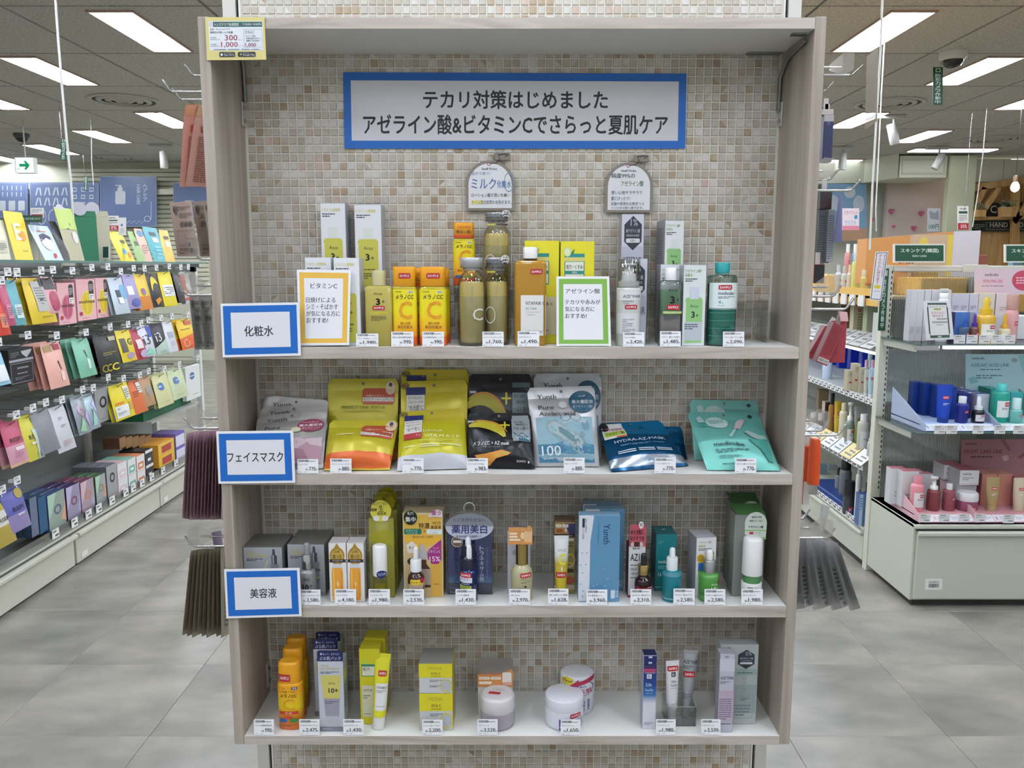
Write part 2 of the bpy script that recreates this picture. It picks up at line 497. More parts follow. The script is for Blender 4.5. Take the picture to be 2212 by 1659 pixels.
# far long lights running across, smoke vents, cameras
def ceil_strip(u0, u1, v, label):
    p, q = aZ(u0, v, CZ), aZ(u1, v, CZ)
    t = thing('strip_light', label, 'ceiling light', ((p.x + q.x) / 2, p.y, CZ - .012))
    M = MB(); l = (q.x - p.x) / 2
    M.box(-l, -.17, -.0, l, .17, .01, mat('#b59a8a', .5)); M.build('frame', t)
    M = MB(); M.box(-l + .03, -.13, -.012, l - .03, .13, -.002, mat('#f2f6ff', 2.5, 0, 'emit')); M.build('diffuser', t)
ceil_strip(160, 305, 371, 'long crosswise ceiling light above the hair care posters')
ceil_strip(1965, 2150, 322.5, 'long crosswise ceiling light before the wooden shop, right aisle')
ceil_strip(1742, 1860, 346, 'short crosswise ceiling light far off beside the wooden shelf unit')
GRILL = mat('#c5c3ba', .5)
def air_vent(u, v, r, label):
    p = aZ(u, v, CZ)
    t = thing('air_diffuser', label, 'air vent', (p.x, p.y, CZ), 0, 'round ceiling air diffusers')
    for q in range(4):
        a, b = r * (1 - q * .24), r * (1 - q * .24 - .13)
        M = MB(); M.lathe([(b, -.004 - q * .004), (b, -.015 - q * .006), (a, -.012), (a, -.002)], GRILL, 40, cap0=False, cap1=False)
        M.build('ring', t)
    M = MB(); M.lathe([(r * .98, -.0025), (r * .98, -.002)], mat('#4e4c48', .8), 40); M.build('back_plate', t)
air_vent(268, 216, .33, 'round ringed air diffuser in the left ceiling, nearest')
air_vent(245, 340, .3, 'round ringed air diffuser far down the left ceiling')
air_vent(1922, 223, .33, 'round ringed air diffuser in the right ceiling, nearest')
air_vent(2148, 300, .33, 'round ringed air diffuser far down the right ceiling')
def dome(u, v, r, label, white=True):
    p = aZ(u, v, CZ)
    t = thing('dome_camera', label, 'security camera', (p.x, p.y, CZ))
    M = MB(); M.lathe([(r, 0), (r, -r * .35), (r * .8, -r * .6)], mat('#d8d8d4' if white else '#555', .4), 24); M.build('housing', t)
    M = MB(); M.lathe([(r * .78 * math.cos(a), -r * .55 - r * .62 * math.sin(a)) for a in [i * math.pi / 2 / 6 for i in range(7)]], mat('#2a2a2c', .15), 24, cap1=False); M.build('lens_dome', t)
dome(2059, 113, .1, 'white dome security camera with dark lens on the right ceiling')
dome(46, 289, .09, 'dark dome security camera above the exit sign', False)
dome(141, 367, .08, 'small dome security camera low over the blue posters', False)

# wall edge of the room, far
M = MB(); M.box(-10, 13.2, 0, 0, 13.35, CZ, mat('#d9dbc4', .6))
SID = mat('#dfe0c9', .55)
wl = tag(M.build('wall_back'), kind='structure')
for i in range(26):
    M = MB(); M.box(-6.9, 13.15, 1.2 + i * .07, -4.8, 13.2, 1.26 + i * .07, SID, .01)
    M.build('siding_plank', wl)
M = MB(); M.box(-10, 13.0, CZ - .5, 0, 13.2, CZ - .42, SID); M.build('cornice', wl)
M = MB(); M.box(-10.1, -3.2, 0, -10, 15, CZ, mat('#c9c9bb', .7)); tag(M.build('wall_left'), kind='structure')
M = MB(); M.box(10, -3.2, 0, 10.1, 15, CZ, mat('#c9c9bb', .7)); tag(M.build('wall_right'), kind='structure')

# ================================================================== MOSAIC COLUMN
GROUT = mat('#ece8dc', .7)
M = MB()
M.box(-.577, YW, 0, .577, YW + .4, CZ, GROUT)
wallc = tag(M.build('wall_middle'), kind='structure')
M = MB()
for sx in (-1, 1):
    M.box(sx * .577, YW - .004, 0, sx * .5815, YW + .1, CZ, mat('#d9d8d0', .4))
M.build('edge_trim', wallc)
M = MB()
for sx in (-1, 1): M.box(sx * .5815, YW + .012, 0, sx * .589, YW + .1, CZ, mat('#0c0c0c', .9))
M.build('slotted_channel', wallc)
M = MB()
for sx in (-1, 1): M.box(sx * .589, YW, 0, sx * .6165, YW + .4, CZ, mat('#cfcec6', .5))
M.box(-.6165, YW + .38, 0, .6165, YW + .42, CZ, mat('#cfcec6', .5))
M.build('column_casing', wallc)
def tile_mat(a, b):
    m = ramp_mat('mosaic_stone_' + a, [(.3, a), (.7, b)], .3, (1, 1, 1), 70, 4, .35)
    return m
TM = [tile_mat('#b4b0a4', '#c4c0b4'), tile_mat('#c0bcb0', '#d0ccc2'), tile_mat('#aca294', '#beb4a6'), tile_mat('#c8c6c0', '#d8d4ce'),
      tile_mat('#a49278', '#baa890'), tile_mat('#98866c', '#b09c82'), tile_mat('#baa698', '#cabaac'), tile_mat('#b2a896', '#c6beac')]
WT = [30, 26, 16, 14, 6, 3, 5, 10]
TP = .01797
def tile(M, x, z, m, m2=None, flip=0, rs=None):
    h, b, y = TP * .43, TP * .055, YW - .0028
    j = [(rs or random).uniform(-.0003, .0003) for _ in range(4)]
    o = [(x - h + j[0], YW, z - h), (x + h, YW, z - h + j[1]), (x + h + j[2], YW, z + h), (x - h, YW, z + h + j[3])]
    i_ = [(x - h + b, y, z - h + b), (x + h - b, y, z - h + b), (x + h - b, y, z + h - b), (x - h + b, y, z + h - b)]
    M.add(o + i_, [(k, (k + 1) % 4, 4 + (k + 1) % 4, 4 + k) for k in range(4)], m)
    if m2:
        f = [(0, 1, 2), (0, 2, 3)] if flip else [(0, 1, 3), (1, 2, 3)]
        M.add(i_, [f[0]], m); M.add(i_, [f[1]], m2)
    else: M.add(i_, [(0, 1, 2, 3)], m)
vars_ = []
for q in range(8):
    M = MB(); tile(M, 0, 0, TM[q]); vars_.append(M.mesh('mosaic_tile'))
for a, b, f in ((0, 2, 0), (1, 6, 1), (3, 0, 0), (2, 1, 1), (1, 4, 0)):
    M = MB(); tile(M, 0, 0, TM[a], TM[b], f); vars_.append(M.mesh('mosaic_tile'))
big = MB(); n = 0
NR = int(CZ / TP)
for r in range(NR - 1, -1, -1):
    z = .009 + r * TP
    for c in range(64):
        x = (c - 31.5) * TP
        q = random.choices(range(8), WT)[0]
        d = random.random() < .07
        if n < 300 and (z < 2.058) and not (1.935 < z < 1.992):
            o = bpy.data.objects.new('mosaic_tile', vars_[random.randrange(8, 13)] if d else vars_[q]); COL.objects.link(o)
            o.parent = wallc; o.location = (x, 0, z); n += 1
        else: tile(big, x, z, TM[q], TM[(q + random.choice((1, 2, 5))) % 8] if d else None, random.random() < .5)
tag(big.build('mosaic_tile_field', wallc), kind='stuff')

# ================================================================== SHELF UNIT
SH = [aY(1106, r, YF).z for r in (750, 1024, 1309, 1590)]      # tops of the four shelves
SB = [aY(1106, r, YF).z for r in (775, 1047, 1333, 1608)]
ZT0, ZT1 = aY(1106, 62, YF).z, aY(1106, 38, YF).z
unit = thing('shelf_unit', 'wall-hung open wooden shelf unit with four boards on mosaic column', 'shelf unit', (0, YF, SB[3]))
def ub(name, x0, y0, z0, x1, y1, z1, m, **k):
    M = MB(); M.box(x0, y0 - YF, z0 - SB[3], x1, y1 - YF, z1 - SB[3], m, **k)
    return M.build(name, unit)
YB = YW - .004
for sx in (-1, 1):
    ub('side_panel', sx * .5785, YF, SB[3], sx * .6, YB, ZT1 + .002, WOOD_V, bv=.001)
ub('top_board', -.578, YF, ZT0, .578, YB, ZT1, WHITE, mf=WOOD_H)
ub('top_board', -.578, YF - .0005, ZT0, .578, YF, ZT1, WOOD_H)
for a, b in zip(SH, SB):
    ub('shelf_board', -.578, YF + .0006, b, .578, YB, a - .0004, WHITE)
    o = ub('edge_band', -.578, YF - .001, b, .578, YF + .0004, a, WOOD_H)
def fitting(x, z0, z1, y, sx):
    t = MB()
    t.box(x, y - .022 - YF, z0 - SB[3], x + sx * .003, y - YF, z1 - SB[3], mat('#c4c4b8', .35), .001)
    o = t.build('fixing_plate', unit)
    for q in (.25, .75):
        s_ = MB(); zz = z0 + (z1 - z0) * q - SB[3]
        s_.box(x + sx * .003, y - .017 - YF, zz - .004, x + sx * .007, y - .007 - YF, zz + .004, CHROME, .001)
        s_.build('screw', o)
for u, v0, v1, sx in ((519, 223, 276, 1), (1692, 223, 276, -1), (571, 1424, 1476, 1), (1640, 1415, 1475, -1)):
    p, q = aY(u, v0, YB), aY(u, v1, YB)
    fitting(-sx * .5785, q.z, p.z, YB, sx)
# steel corner bracket, top right
M = MB()
zb_ = ZT0 - SB[3]
M.box(.545, YB - .165 - YF, zb_ - .003, .572, YB - .15 - YF, zb_ - .0005, mat('#90938f', .35, .8))
M.box(.50, YB - .02 - YF, zb_ - .003, .572, YB - .004 - YF, zb_ - .0005, mat('#90938f', .35, .8))
M.tube([(.574, YB - .155 - YF, zb_ - .012), (.573, YB - .06 - YF, zb_ - .02), (.573, YB - .012 - YF, zb_ - .05), (.574, YB - .006 - YF, zb_ - .12)], .0045, mat('#90938f', .35, .8))
M.build('corner_bracket', unit)
M = MB()
M.tube([(-.574, YB - .02 - YF, zb_ - .002), (-.573, YB - .01 - YF, zb_ - .03), (-.574, YB - .006 - YF, zb_ - .1)], .004, mat('#90938f', .35, .8))
M.build('corner_bracket', unit)

# ------------------------------------------------------------------ signs
def card(name, label, cat, px, Y, specs, base='#ececf0', th=.0012, group=None, clear=0.0, lean=0.0, nx=1, ny=1):
    """flat card facing the viewer through px = TL, TR, BR, BL pixels at depth Y (top leans back by lean)"""
    q = [aY(u, v, Y + (lean if i < 2 else 0)) for i, (u, v) in enumerate(px)]
    o = (q[2] + q[3]) / 2
    t = thing(name, label, cat, o, 0, group)
    q = [p - o for p in q]
    n = (q[1] - q[0]).cross(q[3] - q[0]).normalized()
    if n.y > 0: n = -n
    def fn(u, v, l):
        a = q[0].lerp(q[1], u); b = q[3].lerp(q[2], u)
        return a.lerp(b, v) + n * (.00025 * l)
    M = MB()
    back = [p - n * th for p in q]
    M.add(q + back, [(3, 2, 1, 0), (4, 5, 6, 7), (0, 1, 5, 4), (1, 2, 6, 5), (2, 3, 7, 6), (3, 0, 4, 7)], mat(base, .35))
    M.build('card', t)
    decals(t, specs, fn)
    if clear:
        c = (q[0] + q[1] + q[2] + q[3]) / 4
        g_ = [p + (p - c) * clear - n * (th * 1.2) for p in q]
        M = MB(); M.add(g_ + [p - n * .001 for p in g_], [(3, 2, 1, 0), (4, 5, 6, 7), (0, 1, 5, 4), (1, 2, 6, 5), (2, 3, 7, 6), (3, 0, 4, 7)], CLEAR)
        M.build('laminate', t)
    return t
BLUE = '#1768bf'
card('banner_sign', 'wide blue-bordered banner with two lines of Japanese text on the mosaic', 'sign',
     ((741, 156), (1483, 159), (1480, 321), (744, 321)), YW - .006,
     [('r', 0, 0, 1, 1, BLUE), ('r', .022, .105, .978, .895, '#d8d8de'),
      ('t', 'テカリ対策はじめました', .232, .225, .772, .475, '#101014', 1.6),
      ('t', 'アゼライン酸&ビタミンCでさらっと夏肌ケア', .056, .545, .948, .815, '#101014', 1.6)])
for px, txt, lab, sz in ((((476, 656), (646, 653), (650, 768), (481, 772)), '化粧水', 'blue-bordered shelf card lettered 化粧水 at the end of the top shelf', (.29, .42, .66, .62)),
                     (((467, 932), (633, 930), (638, 1043), (472, 1045)), 'フェイスマスク', 'blue-bordered shelf card lettered フェイスマスク at the end of the pouch shelf', (.13, .40, .86, .59)),
                     (((484, 1230), (647, 1227), (652, 1331), (489, 1336)), '美容液', 'blue-bordered shelf card lettered 美容液 at the end of the serum shelf', (.33, .40, .68, .60))):
    card('shelf_card', lab, 'sign', px, YF - .006, [('r', .03, .045, .965, .955, BLUE), ('r', .125, .17, .875, .83, '#e4e6ec'),
         ('t', txt, *sz, '#1a1a20', 1.0)], '#f0f1f4', clear=.012)
# promo card, top left
U_ = lambda x0, y0, x1, y1: (x0 / 1860, y0 / 1400, x1 / 1860, y1 / 1400)
G_ = '#2f5650'
card('promotion_card', 'yellow-bordered laminated promotion card at the upper left corner of the shelf unit', 'sign',
     ((443, 37), (571, 37), (575, 129), (447, 130)), YF - .004,
     [('r', *U_(95, 130, 1790, 1090), '#dfe4ea'), ('r', *U_(240, 150, 1780, 320), G_), ('r', *U_(110, 150, 230, 310), '#c9ced2'),
      ('t', 'ハンズクラブ会員限定', *U_(270, 190, 1050, 290), '#e8f0ea', .6), ('t', '7.15(火)～8.2(日)', *U_(1170, 190, 1750, 280), '#e8f0ea', .6),
      ('t', '全店・ネットストアで', *U_(140, 360, 760, 430), INK, .8), ('t', '期間中お買い上げ金額', *U_(140, 460, 850, 535), INK, .8),
      ('t', '300', *U_(590, 580, 990, 760), '#8d2340', .6), ('t', '1,000', *U_(470, 810, 990, 1000), '#8d2340', .6),
      ('t', 'ポイント', *U_(1010, 720, 1160, 760), '#b0788a'), ('t', 'ポイント', *U_(1020, 930, 1160, 970), '#b0788a'),
      ('t', '合計税抜', *U_(140, 650, 330, 690), INK), ('t', '5,000円以上で', *U_(140, 710, 430, 750), INK),
      ('t', '合計税抜', *U_(140, 870, 330, 910), INK), ('t', '15,000円以上で', *U_(140, 930, 430, 970), INK),
      ('f', *U_(1190, 390, 1760, 990), .004, .006, '#8a9a98'),
      ('t', 'さらに!', *U_(1240, 440, 1520, 540), '#3c6a3a', 1), ('t', 'ポイント還元', *U_(1260, 590, 1570, 650), INK, .6),
      ('t', '対象会員の中から', *U_(1260, 670, 1710, 730), INK, .6), ('t', '抽選で100名様に', *U_(1260, 750, 1700, 800), INK, .6),
      ('t', '1,000', *U_(1230, 850, 1570, 980), '#8d2340', .6), ('g', *U_(230, 1035, 1720, 1075), 1, '#5a6266'),
      ('rr', *U_(400, 1140, 900, 1300), '#22242a'), ('rr', *U_(980, 1140, 1540, 1300), '#22242a'),
      ('e', *U_(440, 1185, 510, 1270), '#e8e8ea'), ('t', 'App Store', *U_(540, 1205, 870, 1275), '#d8d8da', .4), ('g', *U_(540, 1165, 840, 1190), 1, '#a0a0a4'),
      ('p', [(1060 / 1860, 1180 / 1400), (1120 / 1860, 1220 / 1400), (1060 / 1860, 1265 / 1400)], '#b8b070'),
      ('t', 'Google Play', *U_(1140, 1205, 1510, 1285), '#d8d8da', .4), ('g', *U_(1140, 1165, 1330, 1190), 1, '#a0a0a4')],
     '#d9cd85', clear=.008)
# staff pick cards: arched
def staff(px, label, specs):
    u0, v0, u1, v1 = px
    a, b = aY(u0, v1, YW - .012), aY(u1, v0, YW - .012)
    w_, h_ = b.x - a.x, b.z - a.z
    t = thing('staff_pick_card', label, 'card', (a.x + w_ / 2, YW - .012, a.z))
    def arch(k, dz):
        r = w_ / 2 * k
        p = [(-r, dz), (r, dz)]
        c = h_ - w_ / 2 - .008
        return p + [(r * math.cos(x), c + r * math.sin(x) * .98) for x in [i * math.pi / 16 for i in range(17)]]
    M = MB(); M.prism(arch(1, 0), 0, .004, mat('#8b8379', .6)); M.build('backing_board', t)
    M = MB(); M.prism(arch(.88, h_ * .045), -.0008, 0, mat('#e6e8ec', .5)); M.build('card', t)
    M = MB(); M.box(-w_ * .06 + w_ * .15, .0, h_ * .92, w_ * .4, .0035, h_ * 1.06, mat('#8b8379', .6), .002); M.build('tab', t)
    M = MB(); M.tube([(0, -.0015, h_ * .86), (w_ * .12, -.0015, h_ * .87), (w_ * .2, -.0015, h_ * .95), (w_ * .16, -.0015, h_ * 1.02), (w_ * .3, -.0015, h_ * 1.04), (w_ * .38, -.0015, h_ * 1.03), (w_ * .3, -.0015, h_ * .99)], .0007, mat('#202020', .5), 6)
    M.build('hook_mark', t)
    decals(t, [('o', .44, .12, .51, .18, .35, '#a33a48'), ('t', 'Staff Picks', .33, .215, .64, .255, '#2a2a2e', .8)] + specs, flat(-w_ / 2, h_, w_, h_, -.0009))
staff((1006, 337, 1112, 455), 'arched staff pick card with blue handwriting about a milky toner',
      [('t', '混ぜて使う!', .12, .29, .5, .35, '#6a8fb5'), ('t', 'ミルク', .12, .41, .62, .6, '#3c6db0', .4), ('t', '化粧水', .64, .45, .93, .58, '#3c6db0', .6),
       ('o', .78, .30, .98, .66, .12, '#8aa2bb'), ('t', 'ローション層が潤いを補い', .12, .68, .9, .75, '#44464c'),
       ('r', .12, .81, .36, .88, '#e6e08a'), ('t', 'オイル層が肌荒れを防ぎます。', .12, .81, .93, .88, '#44464c')])
staff((1306, 341, 1412, 459), 'arched staff pick card with green and black handwriting about azelaic acid',
      [('t', '純度99%の', .13, .28, .62, .37, '#23302a', .6), ('t', 'アゼライン酸', .33, .42, .8, .52, '#3f6f35', .6), ('t', '使い心地サラサラで', .13, .60, .78, .67, '#3a3c40'),
       ('t', '夏にぴったり!', .13, .71, .52, .78, '#3a3c40'), ('t', '皮脂や肌荒れを防ぎつつ', .13, .81, .82, .87, '#3a3c40'), ('t', 'ハリのある肌へ導きます。', .13, .89, .8, .94, '#3a3c40')])
# ================================================================== GOODS: builders
def spot(zb, uL, uR, vT, vB=None, Y=None):
    """place something standing on height zb from its outline: centre x, front Y, width, height"""
    if Y is None: Y = aZ((uL + uR) / 2, vB, zb).y
    zb_px = vB or 800
    # width read half way up
    vm = (vT + (vB if vB else vT + 100)) / 2
    l, r = aY(uL, vm, Y), aY(uR, vm, Y)
    h = aY((uL + uR) / 2, vT, Y).z - zb
    return (l.x + r.x) / 2, Y, r.x - l.x, h
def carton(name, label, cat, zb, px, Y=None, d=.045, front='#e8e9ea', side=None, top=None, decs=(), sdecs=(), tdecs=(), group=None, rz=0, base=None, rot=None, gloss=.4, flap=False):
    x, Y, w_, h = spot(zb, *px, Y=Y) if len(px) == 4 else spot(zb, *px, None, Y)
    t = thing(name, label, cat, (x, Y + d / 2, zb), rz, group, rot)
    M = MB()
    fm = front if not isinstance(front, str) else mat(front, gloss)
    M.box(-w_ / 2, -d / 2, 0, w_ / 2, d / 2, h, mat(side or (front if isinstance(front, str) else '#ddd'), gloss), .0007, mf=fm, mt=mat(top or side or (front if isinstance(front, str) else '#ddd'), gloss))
    M.build('carton', t)
    if flap:
        M = MB(); M.box(-w_ / 2 + .002, -d / 2 + .001, h, w_ / 2 - .002, d / 2 - .003, h + .001, mat(top or side or '#ddd', gloss)); M.build('lid_flap', t)
    G = MB()
    decals(t, list(decs), flat(-w_ / 2, h, w_, h, -d / 2), into=G)
    if sdecs:
        sx = 1 if x < 0 else -1
        decals(t, list(sdecs), (lambda u, v, l: (sx * (w_ / 2 + .0003 * l), sx * (-d / 2 + u * d) if sx > 0 else (d / 2 - u * d), h * (1 - v))), into=G)
    if tdecs: decals(t, list(tdecs), (lambda u, v, l: (-w_ / 2 + u * w_, d / 2 - v * d, h + .0003 * l + (.001 if flap else 0))), into=G)
    if G.f: G.build('printed_graphics', t)
    return t
def sup(x, a, b, n):
    k = max(0, 1 - abs(x / max(a, 1e-6)) ** n)
    return -b * k ** (1 / n)
def vessel(name, label, cat, zb, px, pieces, decs=(), Y=None, n=2, dr=1.0, group=None, rz=0, rot=None, dbody=0, dz=(0, 1), cy=None, seg=28):
    """lathed container. pieces: (part name, profile [(r, z)..] in half widths and total heights, material, {n, dr, ridge, parent})
       decs are laid on the piece number dbody between the heights dz (fractions of the total height)"""
    x, Y, w_, h = spot(zb, *px, Y=Y) if len(px) == 4 else spot(zb, *px, None, Y)
    R = w_ / 2
    t = thing(name, label, cat, (x, Y + R * dr, zb), rz, group, rot)
    made = []
    for nm, prof, m, o in pieces:
        pn, pd = o.get('n', n), o.get('dr', dr)
        M = MB()
        pr = [((p[0] * R, p[0] * R * pd, p[1] * h) if len(p) == 2 else (p[0] * R, p[1] * R, p[2] * h)) for p in prof]
        M.lathe(pr, m, seg if pn <= 2 else 40, pn, ridge=o.get('ridge', 0), cx=o.get('cx', 0) * R, cap1=o.get('cap', True))
        par = made[o['parent']] if 'parent' in o else t
        made.append(M.build(nm, par))
    if decs:
        prof = pieces[dbody][1]; pn = pieces[dbody][3].get('n', n); pd = pieces[dbody][3].get('dr', dr)
        P = [((p[0], p[0] * pd, p[1]) if len(p) == 2 else p) for p in prof]
        def at(zf):
            for q, r in zip(P, P[1:]):
                if q[2] <= zf <= r[2] and r[2] > q[2]:
                    k = (zf - q[2]) / (r[2] - q[2]); return (q[0] + (r[0] - q[0]) * k) * R, (q[1] + (r[1] - q[1]) * k) * R
            return (P[-1][0] * R, P[-1][1] * R) if zf > P[-1][2] else (P[0][0] * R, P[0][1] * R)
        def fn(u, v, l):
            zf = dz[1] + (dz[0] - dz[1]) * v
            a, b = at(zf)
            xx = (2 * u - 1) * a * .985
            return (xx * (1 + .0004 * l / max(a, .001)), sup(xx, a, b, pn) - .0004 * l, zf * h)
        decals(t, list(decs), fn, nx=10)
    return t
# ---- pouches
import mathutils.noise as MN
def pouch(name, label, cat, q, specs, body='#d8c84a', bands=(), th=.012, group=None, hole=True, rough=.32, kind='foil', bow=.0, seed=0, org=None, header=.15, metal=0, nb=14):
    """q = world TL TR BR BL corners; bands: (t from, t to, colour); th bulge"""
    o = org or (q[2] + q[3]) / 2
    t = thing(name, label, cat, o, 0, group)
    q = [p - o for p in q]
    nrm = (q[1] - q[0]).cross(q[3] - q[0]).normalized()
    if nrm.dot(Vector((0, 0, H)) - o) < 0: nrm = -nrm
    Wd = (q[1] - q[0]).length
    def surf(u, v, k=1.0):
        uu = u
        r = .055
        if v < r: uu = .5 + (u - .5) * (1 - .09 * (1 - math.sqrt(max(0, 1 - ((r - v) / r) ** 2))))
        p = q[0].lerp(q[1], uu).lerp(q[3].lerp(q[2], uu), v)
        b = 0
        if v > header:
            s_ = (v - header) / (1 - header)
            b = (max(0, math.sin(math.pi * u)) ** .55) * (math.sin(math.pi * min(1, s_ * 1.02 + .02)) ** .6) if s_ < .98 else 0
            b *= (.55 + .55 * s_)
        wr = MN.noise(Vector((u * 4 + seed * 3.1, v * 5, seed))) * .22 + MN.noise(Vector((u * 11 + seed, v * 9, seed * 2))) * .08
        return p + nrm * (k * th * (b * (1 + wr) + (wr * .25 if v > .03 else 0)) - bow * math.sin(math.pi * v))
    NX, NY = 12, nb
    vs = [sorted(set([0, header, 1] + [b for bb in bands for b in bb[:2]] + [j / NY for j in range(NY + 1)]))][0]
    vs = [v for i, v in enumerate(vs) if i == 0 or v - vs[i - 1] > 1e-4]
    M = MB()
    us = [0, .035, .12, .24, .37, .5, .63, .76, .88, .965, 1] if nb > 8 else [0, .06, .28, .5, .72, .94, 1]
    ncol = len(us)
    def bm(v):
        for a, b, c in bands:
            if a <= v < b: return mat(c, rough, metal, kind) if isinstance(c, str) else c
        return mat(body, rough, metal, kind)
    grid = [[surf(u, v) for u in us] for v in vs]
    allv = [p for r in grid for p in r]
    base = len(M.v); M.v += [tuple(p) for p in allv]
    for j in range(len(vs) - 1):
        mi = M.mi(bm((vs[j] + vs[j + 1]) / 2))
        for i in range(ncol - 1):
            M.f.append([base + j * ncol + i, base + (j + 1) * ncol + i, base + (j + 1) * ncol + i + 1, base + j * ncol + i + 1]); M.m.append(mi); M.s.append(True)
    back = [surf(u, v, -.45) + nrm * -.0006 for v in vs for u in us]
    M.add(back, [(j * ncol + i, j * ncol + i + 1, (j + 1) * ncol + i + 1, (j + 1) * ncol + i) for j in range(len(vs) - 1) for i in range(ncol - 1)], mat(body, rough, metal, kind), True)
    M.build('foil_bag', t)
    fn = lambda u, v, l: surf(u, v) + nrm * (.0004 + .0012 * l)
    sp = list(specs)
    if hole:
        ar = Wd / (q[3] - q[0]).length
        sp = [('e', .5 - .022, .062 - .022 * ar, .5 + .022, .062 + .022 * ar, '#6f6a60')] + sp
    decals(t, sp, fn, nx=10 if nb > 8 else 4, ny=10 if nb > 8 else 4)
    return t
def lean(px, zb, Yb, Yt):
    (a, b, c, d) = px
    # bottom corners on the shelf, top corners further back
    def bot(p):
        if p[1] > 1005:
            g = aZ(*p, zb + .002)
            if g.y > YF + .006: return g
        g = aY(*p, max(Yb, YF + .006)); g.z = zb + .002
        return g
    return [aY(*a, Yt), aY(*b, Yt), bot(c), bot(d)]
# ---- price card in a clear stand
PCW = mat('#eef0f3', .25)
def price(px, zb, price_, what, line='化粧水', Y=YF + .002):
    u0, v0, u1, v1 = px
    a, b = aY(u0, (v0 + v1) / 2, Y), aY(u1, (v0 + v1) / 2, Y)
    w_ = b.x - a.x; h = aY(u0, v0, Y).z - aY(u0, v1, Y).z
    t = thing('price_card', 'white price card reading %s yen %s' % (price_, what), 'price card', ((a.x + b.x) / 2, Y, zb), 0, 'price cards on the shelf edges')
    M = MB()
    th = .16
    sl = lambda z: z * math.tan(th) * .6
    M.add([(-w_ / 2, 0, .001), (w_ / 2, 0, .001), (w_ / 2, sl(h), h), (-w_ / 2, sl(h), h), (-w_ / 2, .0008, .001), (w_ / 2, .0008, .001), (w_ / 2, sl(h) + .0008, h), (-w_ / 2, sl(h) + .0008, h)],
          [(0, 1, 2, 3), (7, 6, 5, 4), (0, 4, 5, 1), (3, 2, 6, 7), (0, 3, 7, 4), (1, 5, 6, 2)], PCW)
    M.build('card', t)
    M = MB(); M.box(-w_ / 2 + .004, .0012, 0, w_ / 2 - .004, .009, .0012, CLEAR)
    M.add([(-w_ / 2 + .004, .0012, 0), (w_ / 2 - .004, .0012, 0), (w_ / 2 - .004, .002 + sl(h), h * .8), (-w_ / 2 + .004, .002 + sl(h), h * .8)], [(0, 1, 2, 3)], CLEAR)
    M.build('stand', t)
    fn = lambda u, v, l: (-w_ / 2 + u * w_, sl(h * (1 - v)) - .00025 * l, .001 + h * (1 - v))
    n = len(price_)
    decals(t, [('b', .07, .08, .55, .22, '#35363c'), ('g', .57, .13, .88, .21, 1, '#6a6b70'), ('t', line, .06, .34, min(.95, .06 + .075 * len(line)), .45, '#4a4b52', .3),
               ('t', '税込', .9 - .115 * n - .17, .67, .9 - .115 * n - .03, .8, INK, .8), ('t', price_, .9 - .115 * n, .56, .88, .82, INK, .9), ('t', '円', .89, .71, .95, .81, INK, .4),
               ('g', .05, .88, .2, .93, 1, '#77787e'), ('g', .34, .88, .44, .93, 1, '#77787e')], fn)
    return t
def stick(txt='SAMPLE'): return sample(0, 0, 1, 1, txt)
def shift(specs, u0, v0, u1, v1):
    """map specs given in 0..1 into a sub-rectangle"""
    o = []
    X = lambda u: u0 + u * (u1 - u0)
    Z = lambda v: v0 + v * (v1 - v0)
    for s_ in specs:
        k = s_[0]
        if k in ('t', 'tv', 'tr'): o.append((k, s_[1], X(s_[2]), Z(s_[3]), X(s_[4]), Z(s_[5])) + tuple(s_[6:]))
        elif k == 'p': o.append((k, [(X(a), Z(b)) for a, b in s_[1]], s_[2]))
        elif k == 'f': o.append((k, X(s_[1]), Z(s_[2]), X(s_[3]), Z(s_[4]), s_[5] * (u1 - u0), s_[6] * (v1 - v0), s_[7]))
        else: o.append((k, X(s_[1]), Z(s_[2]), X(s_[3]), Z(s_[4])) + tuple(s_[5:]))
    return o
def gradient(stops, name, zr):
    m, t, b = nt(name); N, L = t.nodes, t.links
    tc = N.new('ShaderNodeTexCoord'); sp = N.new('ShaderNodeSeparateXYZ'); L.new(tc.outputs['Object'], sp.inputs[0])
    mr = N.new('ShaderNodeMapRange'); mr.inputs['From Min'].default_value = zr[0]; mr.inputs['From Max'].default_value = zr[1]
    L.new(sp.outputs[2], mr.inputs[0])
    cr = N.new('ShaderNodeValToRGB'); el = cr.color_ramp.elements
    el[0].position, el[0].color = stops[0][0], lin(stops[0][1]); el[1].position, el[1].color = stops[-1][0], lin(stops[-1][1])
    for p, h in stops[1:-1]: e = el.new(p); e.color = lin(h)
    L.new(mr.outputs[0], cr.inputs[0]); L.new(cr.outputs[0], b.inputs['Base Color']); b.inputs['Roughness'].default_value = .35
    return m
def riser(label, uL, uR, vT, zb, Y0, Y1):
    a, b = aY(uL, vT, Y0), aY(uR, vT, Y0)
    t = thing('acrylic_riser', label, 'display riser', ((a.x + b.x) / 2, Y0, zb), 0, 'clear acrylic risers')
    w_, h, d = b.x - a.x, a.z - zb, Y1 - Y0
    M = MB(); M.box(-w_ / 2, 0, h - .003, w_ / 2, d, h, CLEAR); M.build('top', t)
    for sx in (-1, 1):
        M = MB(); M.box(sx * w_ / 2, 0, 0, sx * (w_ / 2 - .003), d, h - .003, CLEAR); M.build('side', t)
    return a.z

Z1, Z2, Z3, Z4 = SH
